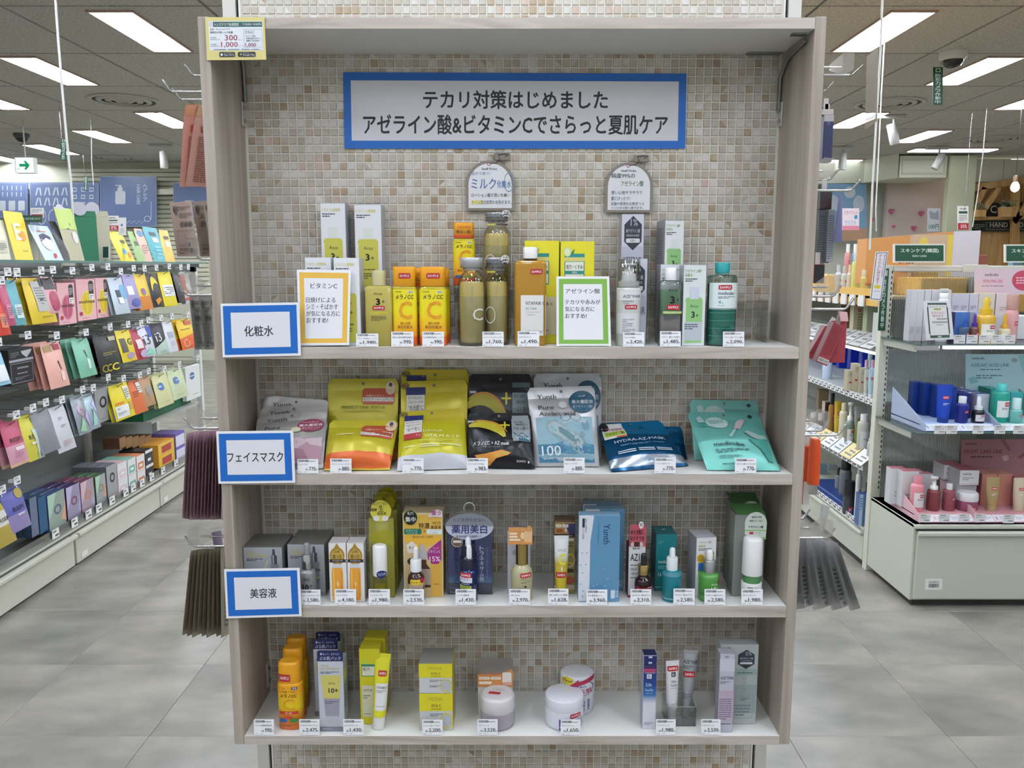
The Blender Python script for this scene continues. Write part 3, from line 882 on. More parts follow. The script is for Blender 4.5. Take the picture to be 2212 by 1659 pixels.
# ================================================================== TOP SHELF
# ---- vitamin C toner, pale yellow
YEL, GRN = '#c9c653', '#8fc27c'
def toner_carton(col, jp, bot=True):
    d = [('t', jp[0], .06, .055, .8, .095, jp[2], .6)]
    if jp[1]: d.append(('t', jp[1], .06, .105, .4, .145, jp[2], .6))
    y = .11 if not jp[1] else .16
    d += [('g', .08, y, .6, y + .05, 2, '#34363c'),
          ('r', .30, .27, .68, .42, '#dde3dd'), ('p', [(.1, .96), (.1, .43), (.16, .4), (.8, .4), (.86, .43), (.86, .96)], col),
          ('r', .1, .45, .14, .95, '#e3e6c8'),
          ('t', 'Anua', .32, .485, .66, .525, '#3c3f2e', .2), ('t', '3', .38, .57, .54, .65, '#16171a', 2.5), ('t', '+', .58, .6, .7, .64, '#16171a', .3),
          ('g', .2, .74, .74, .77, 1, '#5c5a20'), ('g', .2, .79, .66, .87, 3, '#4a4b30')]
    return d
VC = ('ビタミンC誘導体', None, '#d6cc56')
AZ = ('アゼライン酸*', '化粧水', '#6c9a3c')
zr = riser('clear acrylic riser under the two upper vitamin toner cartons', 685, 842, 628, Z1, 1.765, 1.84)
for i, (px, lab) in enumerate((((694, 748, 439, 628), 'white carton with yellow bottle picture, upper tier, left'), ((767, 825, 442, 628), 'white carton with yellow bottle picture, upper tier, right'))):
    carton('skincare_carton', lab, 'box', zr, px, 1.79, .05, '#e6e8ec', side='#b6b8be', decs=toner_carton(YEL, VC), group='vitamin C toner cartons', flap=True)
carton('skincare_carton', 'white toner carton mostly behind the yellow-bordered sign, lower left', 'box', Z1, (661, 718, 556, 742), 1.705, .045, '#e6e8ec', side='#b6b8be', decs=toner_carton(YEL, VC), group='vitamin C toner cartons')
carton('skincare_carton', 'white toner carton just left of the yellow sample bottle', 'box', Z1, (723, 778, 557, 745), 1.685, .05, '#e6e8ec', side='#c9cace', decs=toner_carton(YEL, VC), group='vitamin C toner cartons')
LIQY = mat('#d0c25c', .2, 0, 'liquid')
vessel('toner_bottle', 'translucent yellow toner sample bottle with ribbed clear cap, 3+ on the front', 'bottle', Z1, (785, 845, 584, 748),
       [('body', [(.93, 0), (1, .012), (1, .76), (.9, .79), (.5, .8)], mat('#cbbd60', .18, 0, 'liquid'), {'n': 5, 'dr': .62}),
        ('cap', [(.5, .8), (.5, .985), (.47, 1)], mat('#d9d3a0', .2, 0, 'liquid'), {'ridge': .03})],
       decs=[('t', 'Anua', .34, .1, .66, .14, '#5a5526', .2), ('t', '3', .42, .2, .58, .31, '#1a1a1c', 2.5), ('t', '+', .64, .23, .74, .28, '#1a1a1c', .3)] +
       sample(.3, .325, .74, .395) + [('rr', .22, .43, .84, .47, '#d3ca38'), ('t', 'VITA C + GLUTATHIONE', .26, .44, .8, .46, '#4a4720', .3), ('g', .24, .495, .78, .58, 4, '#5f5a2c')],
       dz=(0, .79), Y=1.669)
# ---- yellow-orange bottles
def melano(label, px, Y, back=False, samp=True, rz=0, z=None, txtcap=False):
    OR = mat('#eda51f', .35)
    cd = []
    t = vessel('toner_bottle', label, 'bottle', z or Z1, px,
               [('body', [(.97, 0), (1, .01), (1, .72), (.93, .745), (.9, .75)], mat('#cdbb2a', .2, 0, 'liquid'), {'n': 3.2, 'dr': .6}),
                ('label_film', [(1.006, .005), (1.006, .715)], gradient([(0, '#d8602a'), (.13, '#dd6a2c'), (.17, '#eea329'), (.42, '#f3cf1f'), (.55, '#efe021'), (1, '#eede2a')], 'yellow_label_gradient', (0, .13)), {'n': 3.2, 'dr': .606, 'cap': False}),
                ('cap', [(.88, .755), (.92, .76), (.93, .98), (.88, 1)], OR, {'n': 3.2, 'dr': .62})],
               decs=[('g', .16, .02, .4, .05, 1, '#5a5a20'), ('rr', .66, .015, .86, .06, '#e8e8e0'), ('t', '薬用', .69, .022, .83, .053, INK, .4),
                     ('t', 'メラノCC', .16, .085, .88, .165, '#22211c', 1.4)] +
               [('t', 'C', .28, .2, .82, .52, '#e8a21d', 1.8)] +
               [('t', '薬用しみ対策', .34, .57, .74, .62, '#8a4a1a', .8), ('t', '美白化粧水', .22, .63, .84, .69, '#8a4a1a', .8),
                ('rr', .12, .77, .42, .83, '#2f6cae'), ('rr', .5, .77, .84, .83, '#7fae4e')],
               dbody=1, dz=(0, .71), Y=Y, group='yellow vitamin toner bottles')
    h = spot(z or Z1, *px, Y=Y); hh = h[3]; R = h[2] / 2
    b = R * .62 * .93
    if samp:
        decals(t, sample(.28, .33, .8, .6) if not txtcap else [('t', 'ニキビ!毛穴!', .2, .2, .85, .42, '#b5532a', .5), ('t', '明るい肌!', .15, .48, .88, .72, '#4a3a3a', 1.2), ('rr', .02, .8, .98, .99, '#cf4a20')],
               lambda u, v, l: ((2 * u - 1) * R * .93, sup((2 * u - 1) * R * .93, R * .93, b, 3.2) - .0005 * (l + 1), hh * (1 - .245 * v)), name='cap_sticker', nx=8)
    return t
melano('yellow toner sample bottle with orange flip cap, left of the front pair', (845, 898, 576, 750), 1.671)
melano('yellow toner sample bottle with orange flip cap, right of the front pair', (903, 963, 576, 750), 1.671)
melano('yellow toner bottle standing between and behind the front pair', (880, 924, 579, 743), 1.715, txtcap=True)
melano('yellow toner bottle partly hidden behind the right sample bottle', (924, 971, 580, 741), 1.73, samp=False)
zr = riser('clear acrylic riser under the tall yellow bottle left of the glass bottles', 968, 1040, 617, Z1, 1.765, 1.84)
melano('yellow toner bottle raised on acrylic, text printed on its orange cap', (977, 1025, 480, 617), 1.775, txtcap=True, z=zr)
# ---- two-layer glass bottles
def glassb(label, px, Y, z=None, film=False):
    pieces = [('glass', [(.9, 0), (1, .015), (1, .69), (.93, .76), (.72, .81), (.55, .84), (.55, .855)], mat('#e9ecd8', .03, 0, 'clear'), {'cap': False}),
              ('lower_layer', [(.7, .035), (.84, .06), (.86, .45), (.86, .56)], mat('#d8c98e', .25), {}),
              ('upper_layer', [(.86, .561), (.86, .67), (.8, .725)], mat('#f5dd88', .3), {}),
              ('cap', [(.62, .86), (.62, .885), (.82, .89), (.82, .99), (.78, 1)], mat('#b9bcbf', .32, .35), {})]
    dd = [('t', 'C', .56, .49, .92, .65, '#dcdcd2', .2)] if not film else [('o', .06, .47, .46, .7, .12, '#dcdcd2')]
    dd += [('tv', 'MELANO LOTION', .52, .2, .57, .42, '#9a9a80')]
    t = vessel('glass_bottle', label, 'bottle', z or Z1, px, pieces, decs=dd, dz=(0, .84), Y=Y, group='two-layer glass lotion bottles')
    if film:
        x, Y_, w_, h = spot(z or Z1, *px, Y=Y)
        M = MB(); R = w_ / 2 * .98
        vs = []; n = 16
        for j in range(5):
            for i in range(n + 1):
                a = math.pi * (1 + i / n)
                zz = h * (.815 + .19 * j / 4); k = 1.0 + (.04 if i % 2 else 0)
                vs.append((R * k * math.cos(a), R * k * math.sin(a), zz))
        M.add(vs, [(j * (n + 1) + i, j * (n + 1) + i + 1, (j + 1) * (n + 1) + i + 1, (j + 1) * (n + 1) + i) for j in range(4) for i in range(n)], mat('#f2f2f4', .08, 0, 'clear'), True)
        M.build('printed_film', t)
        fn = lambda u, v, l: ((2 * u - 1) * R, -math.sqrt(max(0, R * R * 1.1 - ((2 * u - 1) * R) ** 2)) - .0006 - .0003 * l, h * (1.005 - .19 * v))
        decals(t, [('t', '1本で保湿管理!', .04, .12, .6, .27, INK, .8), ('t', '敏感で肌荒れ予防に', .04, .34, .66, .48, INK, .6), ('t', '混ぜて使う2層化粧水', .04, .55, .9, .72, INK, .9),
                   ('r', .14, .83, .46, .93, '#c9c44a'), ('r', .5, .83, .9, .93, '#33343a'),
                   ('e', .68, -.12, 1.02, .42, '#e6e6e8'), ('e', .69, .14, 1.01, .42, '#26262c'), ('t', '乳液', .76, -.04, .94, .1, INK, .8), ('t', '化粧水', .74, .2, .96, .32, '#e8e8ea', .5)], fn, nx=8)
    return t
zr = riser('clear acrylic riser under the upper glass lotion bottle', 1032, 1112, 622, Z1, 1.755, 1.835)
glassb('tall two-layer glass lotion bottle raised on acrylic behind, film over its cap', (1043, 1103, 458, 628), 1.765, zr, True)
glassb('two-layer glass lotion bottle with printed film over its cap, right of the bare one', (1044, 1100, 556, 748), 1.69, film=True)
glassb('two-layer glass lotion bottle with bare silver cap, front left', (987, 1048, 556, 750), 1.671)
# ---- yellow vitamin boxes and amber bottle
YB_ = '#e6dc2e'
def yell(decs_extra=()):
    return [('r', .1, .315, .96, 1.0, YB_)] * 0 + [('f', .14, .28, .72, .99, .02, .012, '#2f8c86')]
lemon = [('r', .12, .12, .71, .42, '#2f8c86'), ('r', .145, .2, .685, .41, '#e9ecdf'), ('r', .12, .155, .71, .195, '#d9cf7c'), ('e', .09, .055, .32, .15, '#c9dc9a'), ('e', .12, .07, .29, .14, '#dfeac0'), ('p', [(.3, .115), (.42, .07), (.38, .13)], '#3f7d3a'),
         ('t', '毛穴・くすみ', .17, .225, .66, .27, INK, 1.2), ('r', .14, .285, .69, .318, '#2f8c86'), ('t', '化粧水', .34, .29, .5, .312, '#e9ecdf', .4), ('g', .17, .335, .5, .39, 2, '#3d4045'),
         ('r', .54, .33, .63, .4, '#e3dd8a')]
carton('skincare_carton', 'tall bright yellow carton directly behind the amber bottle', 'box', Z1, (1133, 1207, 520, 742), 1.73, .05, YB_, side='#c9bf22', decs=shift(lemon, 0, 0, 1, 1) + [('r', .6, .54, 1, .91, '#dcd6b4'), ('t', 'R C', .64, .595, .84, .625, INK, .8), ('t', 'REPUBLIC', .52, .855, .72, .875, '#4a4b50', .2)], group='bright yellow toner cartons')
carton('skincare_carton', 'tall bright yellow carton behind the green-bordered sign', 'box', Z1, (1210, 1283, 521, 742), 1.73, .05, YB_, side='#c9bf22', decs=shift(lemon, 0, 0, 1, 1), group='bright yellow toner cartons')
vessel('toner_bottle', 'amber plastic toner bottle with white flip cap and large white label', 'bottle', Z1, (1111, 1181, 533, 748),
       [('body', [(.95, 0), (1, .01), (1, .83), (.93, .86), (.4, .868)], mat('#c08e2a', .12, 0, 'liquid'), {'n': 6, 'dr': .6}),
        ('collar', [(.44, .868), (.44, .885)], mat('#3a2a1a', .3), {'dr': 1}), ('cap', [(.45, .885), (.46, .99), (.42, 1)], mat('#e9e8e6', .35), {'dr': 1, 'n': 2.6})],
       decs=[('r', .2, .4, .99, .88, '#e6e5e0'), ('t', 'VITAPAIR C', .34, .475, .95, .515, '#2a2c33', .7), ('t', 'BIG TONER', .36, .545, .7, .572, '#3f8a74', .5), ('t', 'Fresh Jeju Lemon', .36, .59, .8, .61, '#8c8d90'), ('t', '+ Vitamin C*', .36, .62, .68, .64, '#8c8d90'),
             ('t', 'NATURE REPUBLIC', .34, .82, .88, .845, '#44464c', .2)] + sample(.5, .095, .87, .155), dz=(0, .86), Y=1.671)
# ---- standing signs
def stand_sign(label, px, col, title, lines, Y):
    t = card('standing_sign', label, 'sign', px, Y + .004, [('r', .045, .035, .955, .965, col), ('r', .13, .11, .86, .905, '#e9eaef'), ('t', title[0], title[1], .175, title[2], .245, INK, .9)] +
             [('t', s_, .16, v, w_, v + .072, INK, .8) for s_, v, w_ in lines], '#eff0f3', th=.002, lean=.012)
    M = MB(); M.box(-.05, .0, 0, .05, .03, .0015, CLEAR); M.build('stand', t)
stand_sign('standing sign with yellow border, ビタミンC in black letters', ((641, 582), (758, 584), (754, 746), (646, 747)), '#e6b94a', ('ビタミンC', .25, .75),
           [('日焼けによる', .36, .72), ('シミ・そばかす', .45, .77), ('が気になる方に', .54, .81), ('おすすめ!', .63, .58)], YF + .006)
stand_sign('standing sign with green border, アゼライン酸 in black letters', ((1202, 597), (1316, 597), (1320, 748), (1202, 748)), '#7db04a', ('アゼライン酸', .17, .82),
           [('テカリや赤みが', .33, .82), ('気になる方に', .43, .71), ('おすすめ!', .53, .56)], YF + .006)
# ---- grey-white azelaic pair
hexa = lambda u0, v0, u1, v1: ('p', [(u0 + (u1 - u0) * a, v0 + (v1 - v0) * b) for a, b in ((.5, 0), (1, .25), (1, .75), (.5, 1), (0, .75), (0, .25))], '#2b313a')
azec = [('r', 0, .42, 1, .66, '#b9bcc9'), hexa(.12, .02, .9, .47), ('t', '1%', .4, .06, .72, .15, '#b9bdc4', .4), ('t', '純アゼライン酸', .2, .19, .82, .24, '#c9ccd2', .4), ('t', '整肌成分NMN配合', .22, .26, .8, .29, '#c9ccd2', .2), ('rr', .2, .315, .82, .37, '#d9dade'), ('t', '化粧水', .4, .325, .62, .36, '#3a3f48', .3),
        ('t', 'AZE⁺PAIR', .06, .55, .93, .64, '#3a3d46', .5), ('t', 'BALANCING', .06, .69, .5, .715, '#5d6069', .3), ('t', 'TONER', .06, .74, .32, .765, '#5d6069', .3)]
zr = riser('clear acrylic riser under the upper grey toner carton', 1332, 1478, 628, Z1, 1.765, 1.84)
carton('skincare_carton', 'pale grey toner carton with black hexagon, upper tier', 'box', zr, (1342, 1390, 463, 628), 1.785, .045, '#ced1da', side='#a9abb2', decs=azec, group='pale grey toner cartons', flap=True)
carton('skincare_carton', 'pale grey toner carton behind the frosted pump bottle', 'box', Z1, (1346, 1397, 559, 742), 1.715, .05, '#ccd0dc', side='#a9abb2', decs=azec + [('g', .1, .72, .7, .9, 6, '#9aa0c4')], group='pale grey toner cartons')
vessel('pump_bottle', 'frosted white pump sample bottle under a clear overcap', 'bottle', Z1, (1334, 1388, 559, 748),
       [('body', [(.97, 0), (1, .01), (1, .64), (.93, .67), (.6, .68)], mat('#c9ccc8', .3), {}),
        ('pump', [(.86, .68), (.86, .74), (.62, .75), (.55, .83), (.4, .84), (.4, .92), (.62, .925), (.62, .945), (.3, .95)], mat('#dcdde0', .35), {}),
        ('overcap', [(.9, .685), (.9, .995), (.86, 1)], mat('#d9dccf', .06, 0, 'clear'), {})],
       decs=[('r', .02, .04, .96, .2, '#dfe1e3'), ('r', .02, .42, .9, .78, '#d9dcde'), ('t', 'AZE⁺PAIR', .22, .1, .94, .155, '#33363e', .5), ('t', 'BALANCING', .22, .2, .62, .225, '#5d6069', .2), ('t', 'TONER', .22, .24, .46, .262, '#5d6069', .2)] + sample(.3, .275, .8, .35) +
       [('t', s_, .22, .52 + i * .035, .22 + w_, .54 + i * .035, '#4a4d55', .4) for i, (s_, w_) in enumerate((('AZELAIC ACID1%', .46), ('NMN', .16), ('GLUTATHIONE', .4), ('NIACINAMIDE', .38), ('CICA', .16), ('HYALURONIC ACID', .5), ('CERAMIDE', .3)))], dz=(0, .66), Y=1.669)
# ---- green azelaic toner
carton('skincare_carton', 'white carton with green bottle picture, upper tier beside the arched card', 'box', zr, (1430, 1473, 476, 628), 1.775, .055, '#e6e8ea', side='#9fa1a3', decs=toner_carton(GRN, AZ), group='azelaic toner cartons', flap=True, rz=.16,
       sdecs=[('g', .15, .1, .85, .75, 24, '#5b5d62')])
carton('skincare_carton', 'white azelaic toner carton behind the green sample bottle', 'box', Z1, (1425, 1474, 571, 741), 1.725, .05, '#dfe2ea', side='#a5a6a8', decs=toner_carton(GRN, AZ), group='azelaic toner cartons')
carton('skincare_carton', 'white carton with green bottle picture, right of the green sample bottle', 'box', Z1, (1475, 1524, 572, 745), 1.68, .05, '#dbe3e2', side='#a5a6a8', decs=toner_carton(GRN, AZ) + [('r', .1, .7, .86, .93, '#bcc4cc'), ('g', .1, .72, .7, .8, 3, '#44474d'), ('r', .3, .27, .68, .42, '#cdd3e0')], group='azelaic toner cartons')
vessel('toner_bottle', 'green and clear toner sample bottle with white flip cap', 'bottle', Z1, (1427, 1477, 578, 748),
       [('body', [(.94, 0), (1, .01), (1, .78), (.94, .83), (.5, .84)], mat('#dfe6dc', .05, 0, 'clear'), {'n': 4, 'dr': .7}),
        ('toner', [(.86, .02), (.9, .03), (.9, .72)], gradient([(0, '#b5aeb0'), (.5, '#b8b2b2'), (.56, '#5f8f66'), (1, '#6fa27a')], 'green_toner_gradient', (0, .115)), {'n': 4, 'dr': .64}),
        ('cap', [(.5, .84), (.52, .99), (.47, 1)], mat('#eceded', .3), {'dr': 1})],
       decs=[('t', 'Anua', .36, .12, .74, .16, '#2c3a30', .3), ('t', '3', .44, .23, .64, .34, '#141616', 2.5), ('t', '+', .7, .26, .82, .31, '#141616', .3)] + sample(.3, .36, .84, .44) +
       [('r', .14, .46, .96, .5, '#a9c46a'), ('t', 'AZELAIC ACID + CICA', .2, .468, .9, .492, '#f0f2e6', .3), ('g', .18, .52, .82, .6, 4, '#4a4d50')], dz=(0, .83), Y=1.669)
# ---- teal bottle
vessel('toner_bottle', 'teal toner sample bottle with teal cap and white label at the right end', 'bottle', Z1, (1534, 1599, 567, 749),
       [('body', [(.94, 0), (1, .01), (1, .82), (.94, .85), (.4, .86)], mat('#a9cfc6', .05, 0, 'clear'), {}),
        ('toner', [(.86, .015), (.94, .03), (.94, .75)], mat('#37a897', .15), {}),
        ('neck', [(.42, .86), (.42, .885)], mat('#7fc0b6', .2), {}), ('cap', [(.48, .88), (.5, .985), (.46, 1)], mat('#2ba0a3', .35), {})],
       decs=[('r', .03, .095, .99, .455, '#dfeceb'), ('r', .03, .463, .99, .469, '#e3f0ee')] + sample(.27, .125, .72, .195) + [('t', 'medicube', .27, .215, .8, .265, '#26343c', .8), ('g', .27, .285, .84, .32, 2, '#4b5a60'),
             ('t', '4', .27, .345, .36, .39, '#3aa0b0', .8), ('t', '%', .38, .37, .44, .39, '#3aa0b0', .3), ('g', .27, .41, .5, .425, 1, '#7fb4bc')] +
       [('r', .05, .52 + i * .11, .95, .524 + i * .11, '#5fb5a8') for i in range(4)], dz=(0, .84), Y=1.671)
riser('empty clear acrylic riser at the right end of the top shelf', 1524, 1660, 645, Z1, 1.755, 1.835)
for px, pr, wh, ln in (((769, 722, 817, 751), '1,980', 'before the yellow 3+ sample bottle', 'ビタミンC化粧水トーニング'), ((845, 718, 893, 751), '990', 'before the left orange-capped bottle', '薬用しみ集中対策美白化粧水'),
                       ((912, 718, 959, 751), '990', 'before the right orange-capped bottle', 'しみ対策美白化粧水 しっとり'), ((1042, 719, 1088, 752), '1,760', 'between the glass lotion bottles', 'メイソンキル ローション'),
                       ((1118, 718, 1165, 752), '1,490', 'before the amber bottle', 'ビタペアCトナー'), ((1346, 720, 1392, 752), '2,420', 'before the frosted pump bottle', 'アゼペア化粧水'),
                       ((1426, 718, 1471, 752), '1,485', 'before the green sample bottle', 'アゼライン酸7シカ化粧水'), ((1562, 719, 1608, 752), '2,090', 'before the teal bottle', 'アゼライン酸ナイアシン化粧水')):
    price(px, Z1, pr, wh, ln)

# ================================================================== POUCH SHELF
NB = .022
def yp(c1, c2):  # Yunth-like print shared by silver pouches
    return [('t', 'Yunth', .14, .085, .44, .15, '#34363c', .3)]
sil = yp(0, 0) + [('t', 'Pure', .14, .25, .36, .31, '#2c2d33', .5), ('t', 'Vitamin C', .16, .33, .62, .39, '#2c2d33', .5), ('e', .6, .16, .98, .39, '#8f3350'), ('t', 'Yunth史上', .66, .2, .9, .23, '#d9c6cc', .5),
       ('t', '最大量配合', .63, .25, .96, .295, '#ece2e4', 1), ('t', '生ビタミンC*', .67, .31, .92, .345, '#ddd0d4', .6), ('e', .52, .3, .66, .39, '#d8d4b4'),
       ('r', .45, .5, .97, .93, '#b58d9d'), ('p', [(.45, .52), (.66, .5), (.8, .55), (.62, .7), (.52, .66)], '#c9b2bc'), ('p', [(.5, .68), (.72, .7), (.8, .88), (.46, .9)], '#a07586'), ('p', [(.74, .52), (.97, .5), (.97, .66), (.8, .62)], '#cdb9c1')]
nm = ['backmost', 'third from the front', 'second from the front', 'front']
for i, (px, yb, yt) in enumerate((
        (((570, 852), (716, 868), (714, 990), (560, 990)), 1.80, 1.838), (((570, 857), (711, 864), (712, 1000), (560, 1000)), 1.775, 1.822),
        (((563, 880), (708, 872), (706, 1004), (552, 1004)), 1.745, 1.80), (((557, 899), (707, 884), (698, 1012), (541, 1013)), 1.70, 1.77))):
    pouch('mask_pouch', 'silver and mauve mask pouch, %s of four at the left end' % nm[i], 'pouch', lean(px, Z2, yb, yt), sil, '#a9a7a3', th=.01, group='silver and mauve mask pouches', seed=i, metal=.5, rough=.34)
pof = [('rr', .49, .12, .95, .32, '#b8543a'), ('r', .5, .235, .94, .285, '#e2e0d6'), ('t', '毛穴ケア・トーンアップ', .51, .24, .93, .28, '#2d2c2a', .9), ('t', '30種のビタミン', .55, .2, .8, .225, '#e6dcc8', .5), ('e', .82, .03, .96, .2, '#d9c6a8'), ('e', .865, .05, .915, .1, '#3a3836')]
def perf(lo):
    return pof + [('t', 'PERFECT ONE  FOCUS', .2, .39, .82, .43, '#7d7a28', .3), ('t', 'VC CHARGE SMOOTH MASK', .24, .46, .78, .49, '#a09b34', .2),
            ('r', .16, .42, .36, .435, '#f2ecaa')][:99]
pouch('mask_pouch', 'yellow and orange mask pouch standing taller behind its twin', 'pouch', lean(((709, 818), (861, 818), (858, 1000), (708, 1000)), Z2, 1.77, 1.815), pof + [('t', 'PERFECT ONE  FOCUS', .2, .34, .82, .375, '#6f6c26', .3), ('t', 'VC CHARGE SMOOTH MASK', .24, .395, .78, .42, '#a09b34', .2)], '#bdb22e', [(.86, 1, '#d5662c')], th=.012, group='yellow and orange mask pouches', seed=5, metal=.15)
pouch('mask_pouch', 'yellow and orange mask pouch in front, leaning on its taller twin', 'pouch', lean(((713, 908), (861, 908), (842, 1015), (699, 1016)), Z2, 1.70, 1.755), [('rr', .5, .12, .97, .43, '#b8543a'), ('r', .5, .29, .96, .39, '#e2e0d6'), ('t', '毛穴ケア・トーンアップ', .51, .3, .95, .375, '#2d2c2a', .9), ('t', '30種のビタミン', .56, .22, .8, .26, '#e6dcc8', .5), ('e', .83, .02, .99, .26, '#d9c6a8'), ('e', .88, .05, .94, .13, '#3a3836'), ('r', .15, .34, .4, .36, '#f0eaa8')],
      '#c2b72f', [(.72, .97, '#d5662c')], th=.03, group='yellow and orange mask pouches', seed=6, metal=.15, hole=False)
lul = lambda f: [('e', .0, .02 * f, .13, .12 * f, '#8c7a22'), ('t', 'No.1', .015, .045 * f, .115, .09 * f, '#2a2618', .8), ('r', .08, .09 * f, .37, .2 * f, '#27306b'), ('e', .3, .1 * f, .36, .16 * f, '#d8d8dc'), ('r', .09, .2 * f, .36, .45 * f, '#e3e2dc'),
       ('t', '毛穴の目立たない', .11, .22 * f, .34, .26 * f, '#3b3b40', .5), ('t', 'うるおいたっぷりの', .11, .28 * f, .34, .32 * f, '#3b3b40', .5), ('t', '"水光肌"に', .12, .34 * f, .35, .42 * f, '#5a4038', .6), ('r', .09, .45 * f, .36, .55 * f, '#a5282c'), ('t', 'ビタミン', .2, .47 * f, .34, .53 * f, '#e8d8c8', .5),
       ('t', 'LuLuLun', .4, .52, .68, .57, '#d9dca8', .5)]
pouch('mask_pouch', 'yellow-green mask pouch with white base, backmost and tallest of three', 'pouch', lean(((867, 798), (1013, 798), (1010, 1000), (866, 1000)), Z2, 1.785, 1.835), lul(.75), '#c6b52e', th=.01, group='yellow-green mask pouches', seed=8, metal=.2)
pouch('mask_pouch', 'yellow-green mask pouch with white base, middle one of three', 'pouch', lean(((866, 824), (1010, 820), (1008, 1004), (866, 1004)), Z2, 1.75, 1.81), lul(.9), '#c4b52b', th=.012, group='yellow-green mask pouches', seed=9, metal=.2)
pouch('mask_pouch', 'yellow-green mask pouch with white base, front one of three', 'pouch', lean(((864, 889), (1002, 882), (1011, 1012), (858, 1017)), Z2, 1.69, 1.765), lul(1.0)[:-1] + [('t', 'LuLuLun', .38, .41, .66, .45, '#e3e6b4', .5), ('t', 'VITA M A S K', .4, .5, .92, .54, '#e3e6b4', .2), ('r', .34, .66, .6, .672, '#dfe2bc'), ('r', .65, .66, .93, .672, '#dfe2bc'), ('r', .34, .69, .6, .702, '#dfe2bc'), ('r', .1, .68, .26, .69, '#dfe2bc'), ('g', .34, .58, .9, .62, 2, '#c9cf5c')],
      '#bdb61f', [(.0, .25, '#c9b833'), (.8, 1, '#c9ccd4')], th=.026, group='yellow-green mask pouches', seed=10, metal=.15, hole=True)
def crescent(cx, cy, r, a0, a1, t0, n=14):
    o = []; i_ = []
    for k in range(n + 1):
        a = a0 + (a1 - a0) * k / n; w_ = t0 * math.sin(math.pi * (k + .6) / (n + 1.2)) ** .6
        o.append((cx + (r + w_) * math.cos(a) , cy - (r + w_) * math.sin(a))); i_.append((cx + (r - w_) * math.cos(a), cy - (r - w_) * math.sin(a)))
    return o + i_[::-1]
blk = lambda: [('p', crescent(.22, .62, .33, .05, 2.4, .085), '#a8a02c'), ('p', crescent(.22, .62, .395, .1, 2.2, .018), '#c28a2c'), ('p', [(.58, .215), (.61, .215), (.61, .36), (.58, .36)], '#d1c33a'), ('p', [(.52, .275), (.67, .275), (.67, .3), (.52, .3)], '#d1c33a'),
       ('r', .69, .1, .97, .16, '#4d6468'), ('r', .69, .22, .97, .52, '#7e8f94'), ('t', '毛穴・角栓', .71, .24, .88, .28, '#2c3a42', .6), ('t', '角層浸透ケア', .75, .31, .94, .35, '#3a444c', .4), ('t', 'つるん肌へ', .7, .39, .96, .45, '#4b452c', 1), ('r', .69, .47, .97, .53, '#b09443'), ('rr', .02, .2, .12, .225, '#c8c8c8')]
pouch('mask_pouch', 'black banana-print mask pouch standing taller behind its twin', 'pouch', lean(((1013, 808), (1149, 808), (1150, 1000), (1010, 1000)), Z2, 1.77, 1.815), blk(), '#101013', th=.01, group='black banana-print mask pouches', seed=12, metal=0, rough=.3)
pouch('mask_pouch', 'black banana-print mask pouch in front with white lettering', 'pouch', lean(((1009, 893), (1146, 891), (1156, 1013), (1008, 1010)), Z2, 1.70, 1.755),
      [('p', crescent(.2, .62, .4, .35, 2.0, .08), '#b7ac2d'), ('p', crescent(.2, .62, .475, .5, 1.9, .018), '#c98f2e'), ('p', [(.575, .18), (.6, .18), (.6, .32), (.575, .32)], '#d1c33a'), ('p', [(.51, .235), (.66, .235), (.66, .265), (.51, .265)], '#d1c33a'),
       ('rr', .69, .06, .97, .55, '#8d9698'), ('r', .7, .39, .965, .54, '#1f6076'), ('t', '毛穴・角栓', .73, .17, .86, .21, '#2c3a42', .6), ('t', '角層浸透ケア', .75, .22, .94, .26, '#3a444c', .4), ('t', 'つるん肌へ', .71, .28, .95, .34, '#4b452c', 1), ('t', 'ピュア・', .76, .41, .9, .45, '#dfe8ea', .5), ('t', 'アゼライン酸', .73, .47, .95, .52, '#dfe8ea', .5),
       ('t', 'メラノCC + AZ mask', .1, .56, .64, .63, '#e3e3e4', .7), ('t', 'ワケ有。酸にプラスを', .22, .65, .5, .67, '#a9a9ac', .2), ('p', [(.12, .8), (.3, .78), (.52, .71), (.66, .76), (.62, .8), (.44, .86), (.34, .97), (.2, .92)], '#d18b34'), ('p', [(.46, .75), (.64, .75), (.56, .8), (.4, .85)], '#b5a23a'),
       ('t', 'ROHTO', .74, .88, .87, .915, '#dadadc', .8), ('p', [(.9, .88), (.93, .905), (.9, .93)], '#dadadc'), ('rr', .02, .15, .11, .185, '#c8c8c8')], '#0f0f12', th=.024, group='black banana-print mask pouches', seed=13, metal=0, rough=.28)
BL = '#2c5f78'
yun = lambda f: [('t', 'Yunth', .14, .12 * f, .42, .2 * f, '#33353b', .3), ('e', .6, .09 * f, .99, .5 * f, BL), ('t', 'Yunth史上', .67, .17 * f, .91, .215 * f, '#c9d6de', .4), ('t', '最大量配合', .64, .26 * f, .96, .33 * f, '#e6edf0', 1), ('t', '生アゼライン酸*', .65, .36 * f, .95, .41 * f, '#c9d6de', .5)]
pouch('mask_pouch', 'silver and blue azelaic mask pouch standing behind its twin', 'pouch', lean(((1153, 807), (1299, 806), (1299, 995), (1156, 995)), Z2, 1.785, 1.83), yun(.95) + [('r', .1, .5, .95, .97, '#7f9aa8')], '#c3c4c8', th=.012, group='silver and blue mask pouches', seed=15, metal=.35)
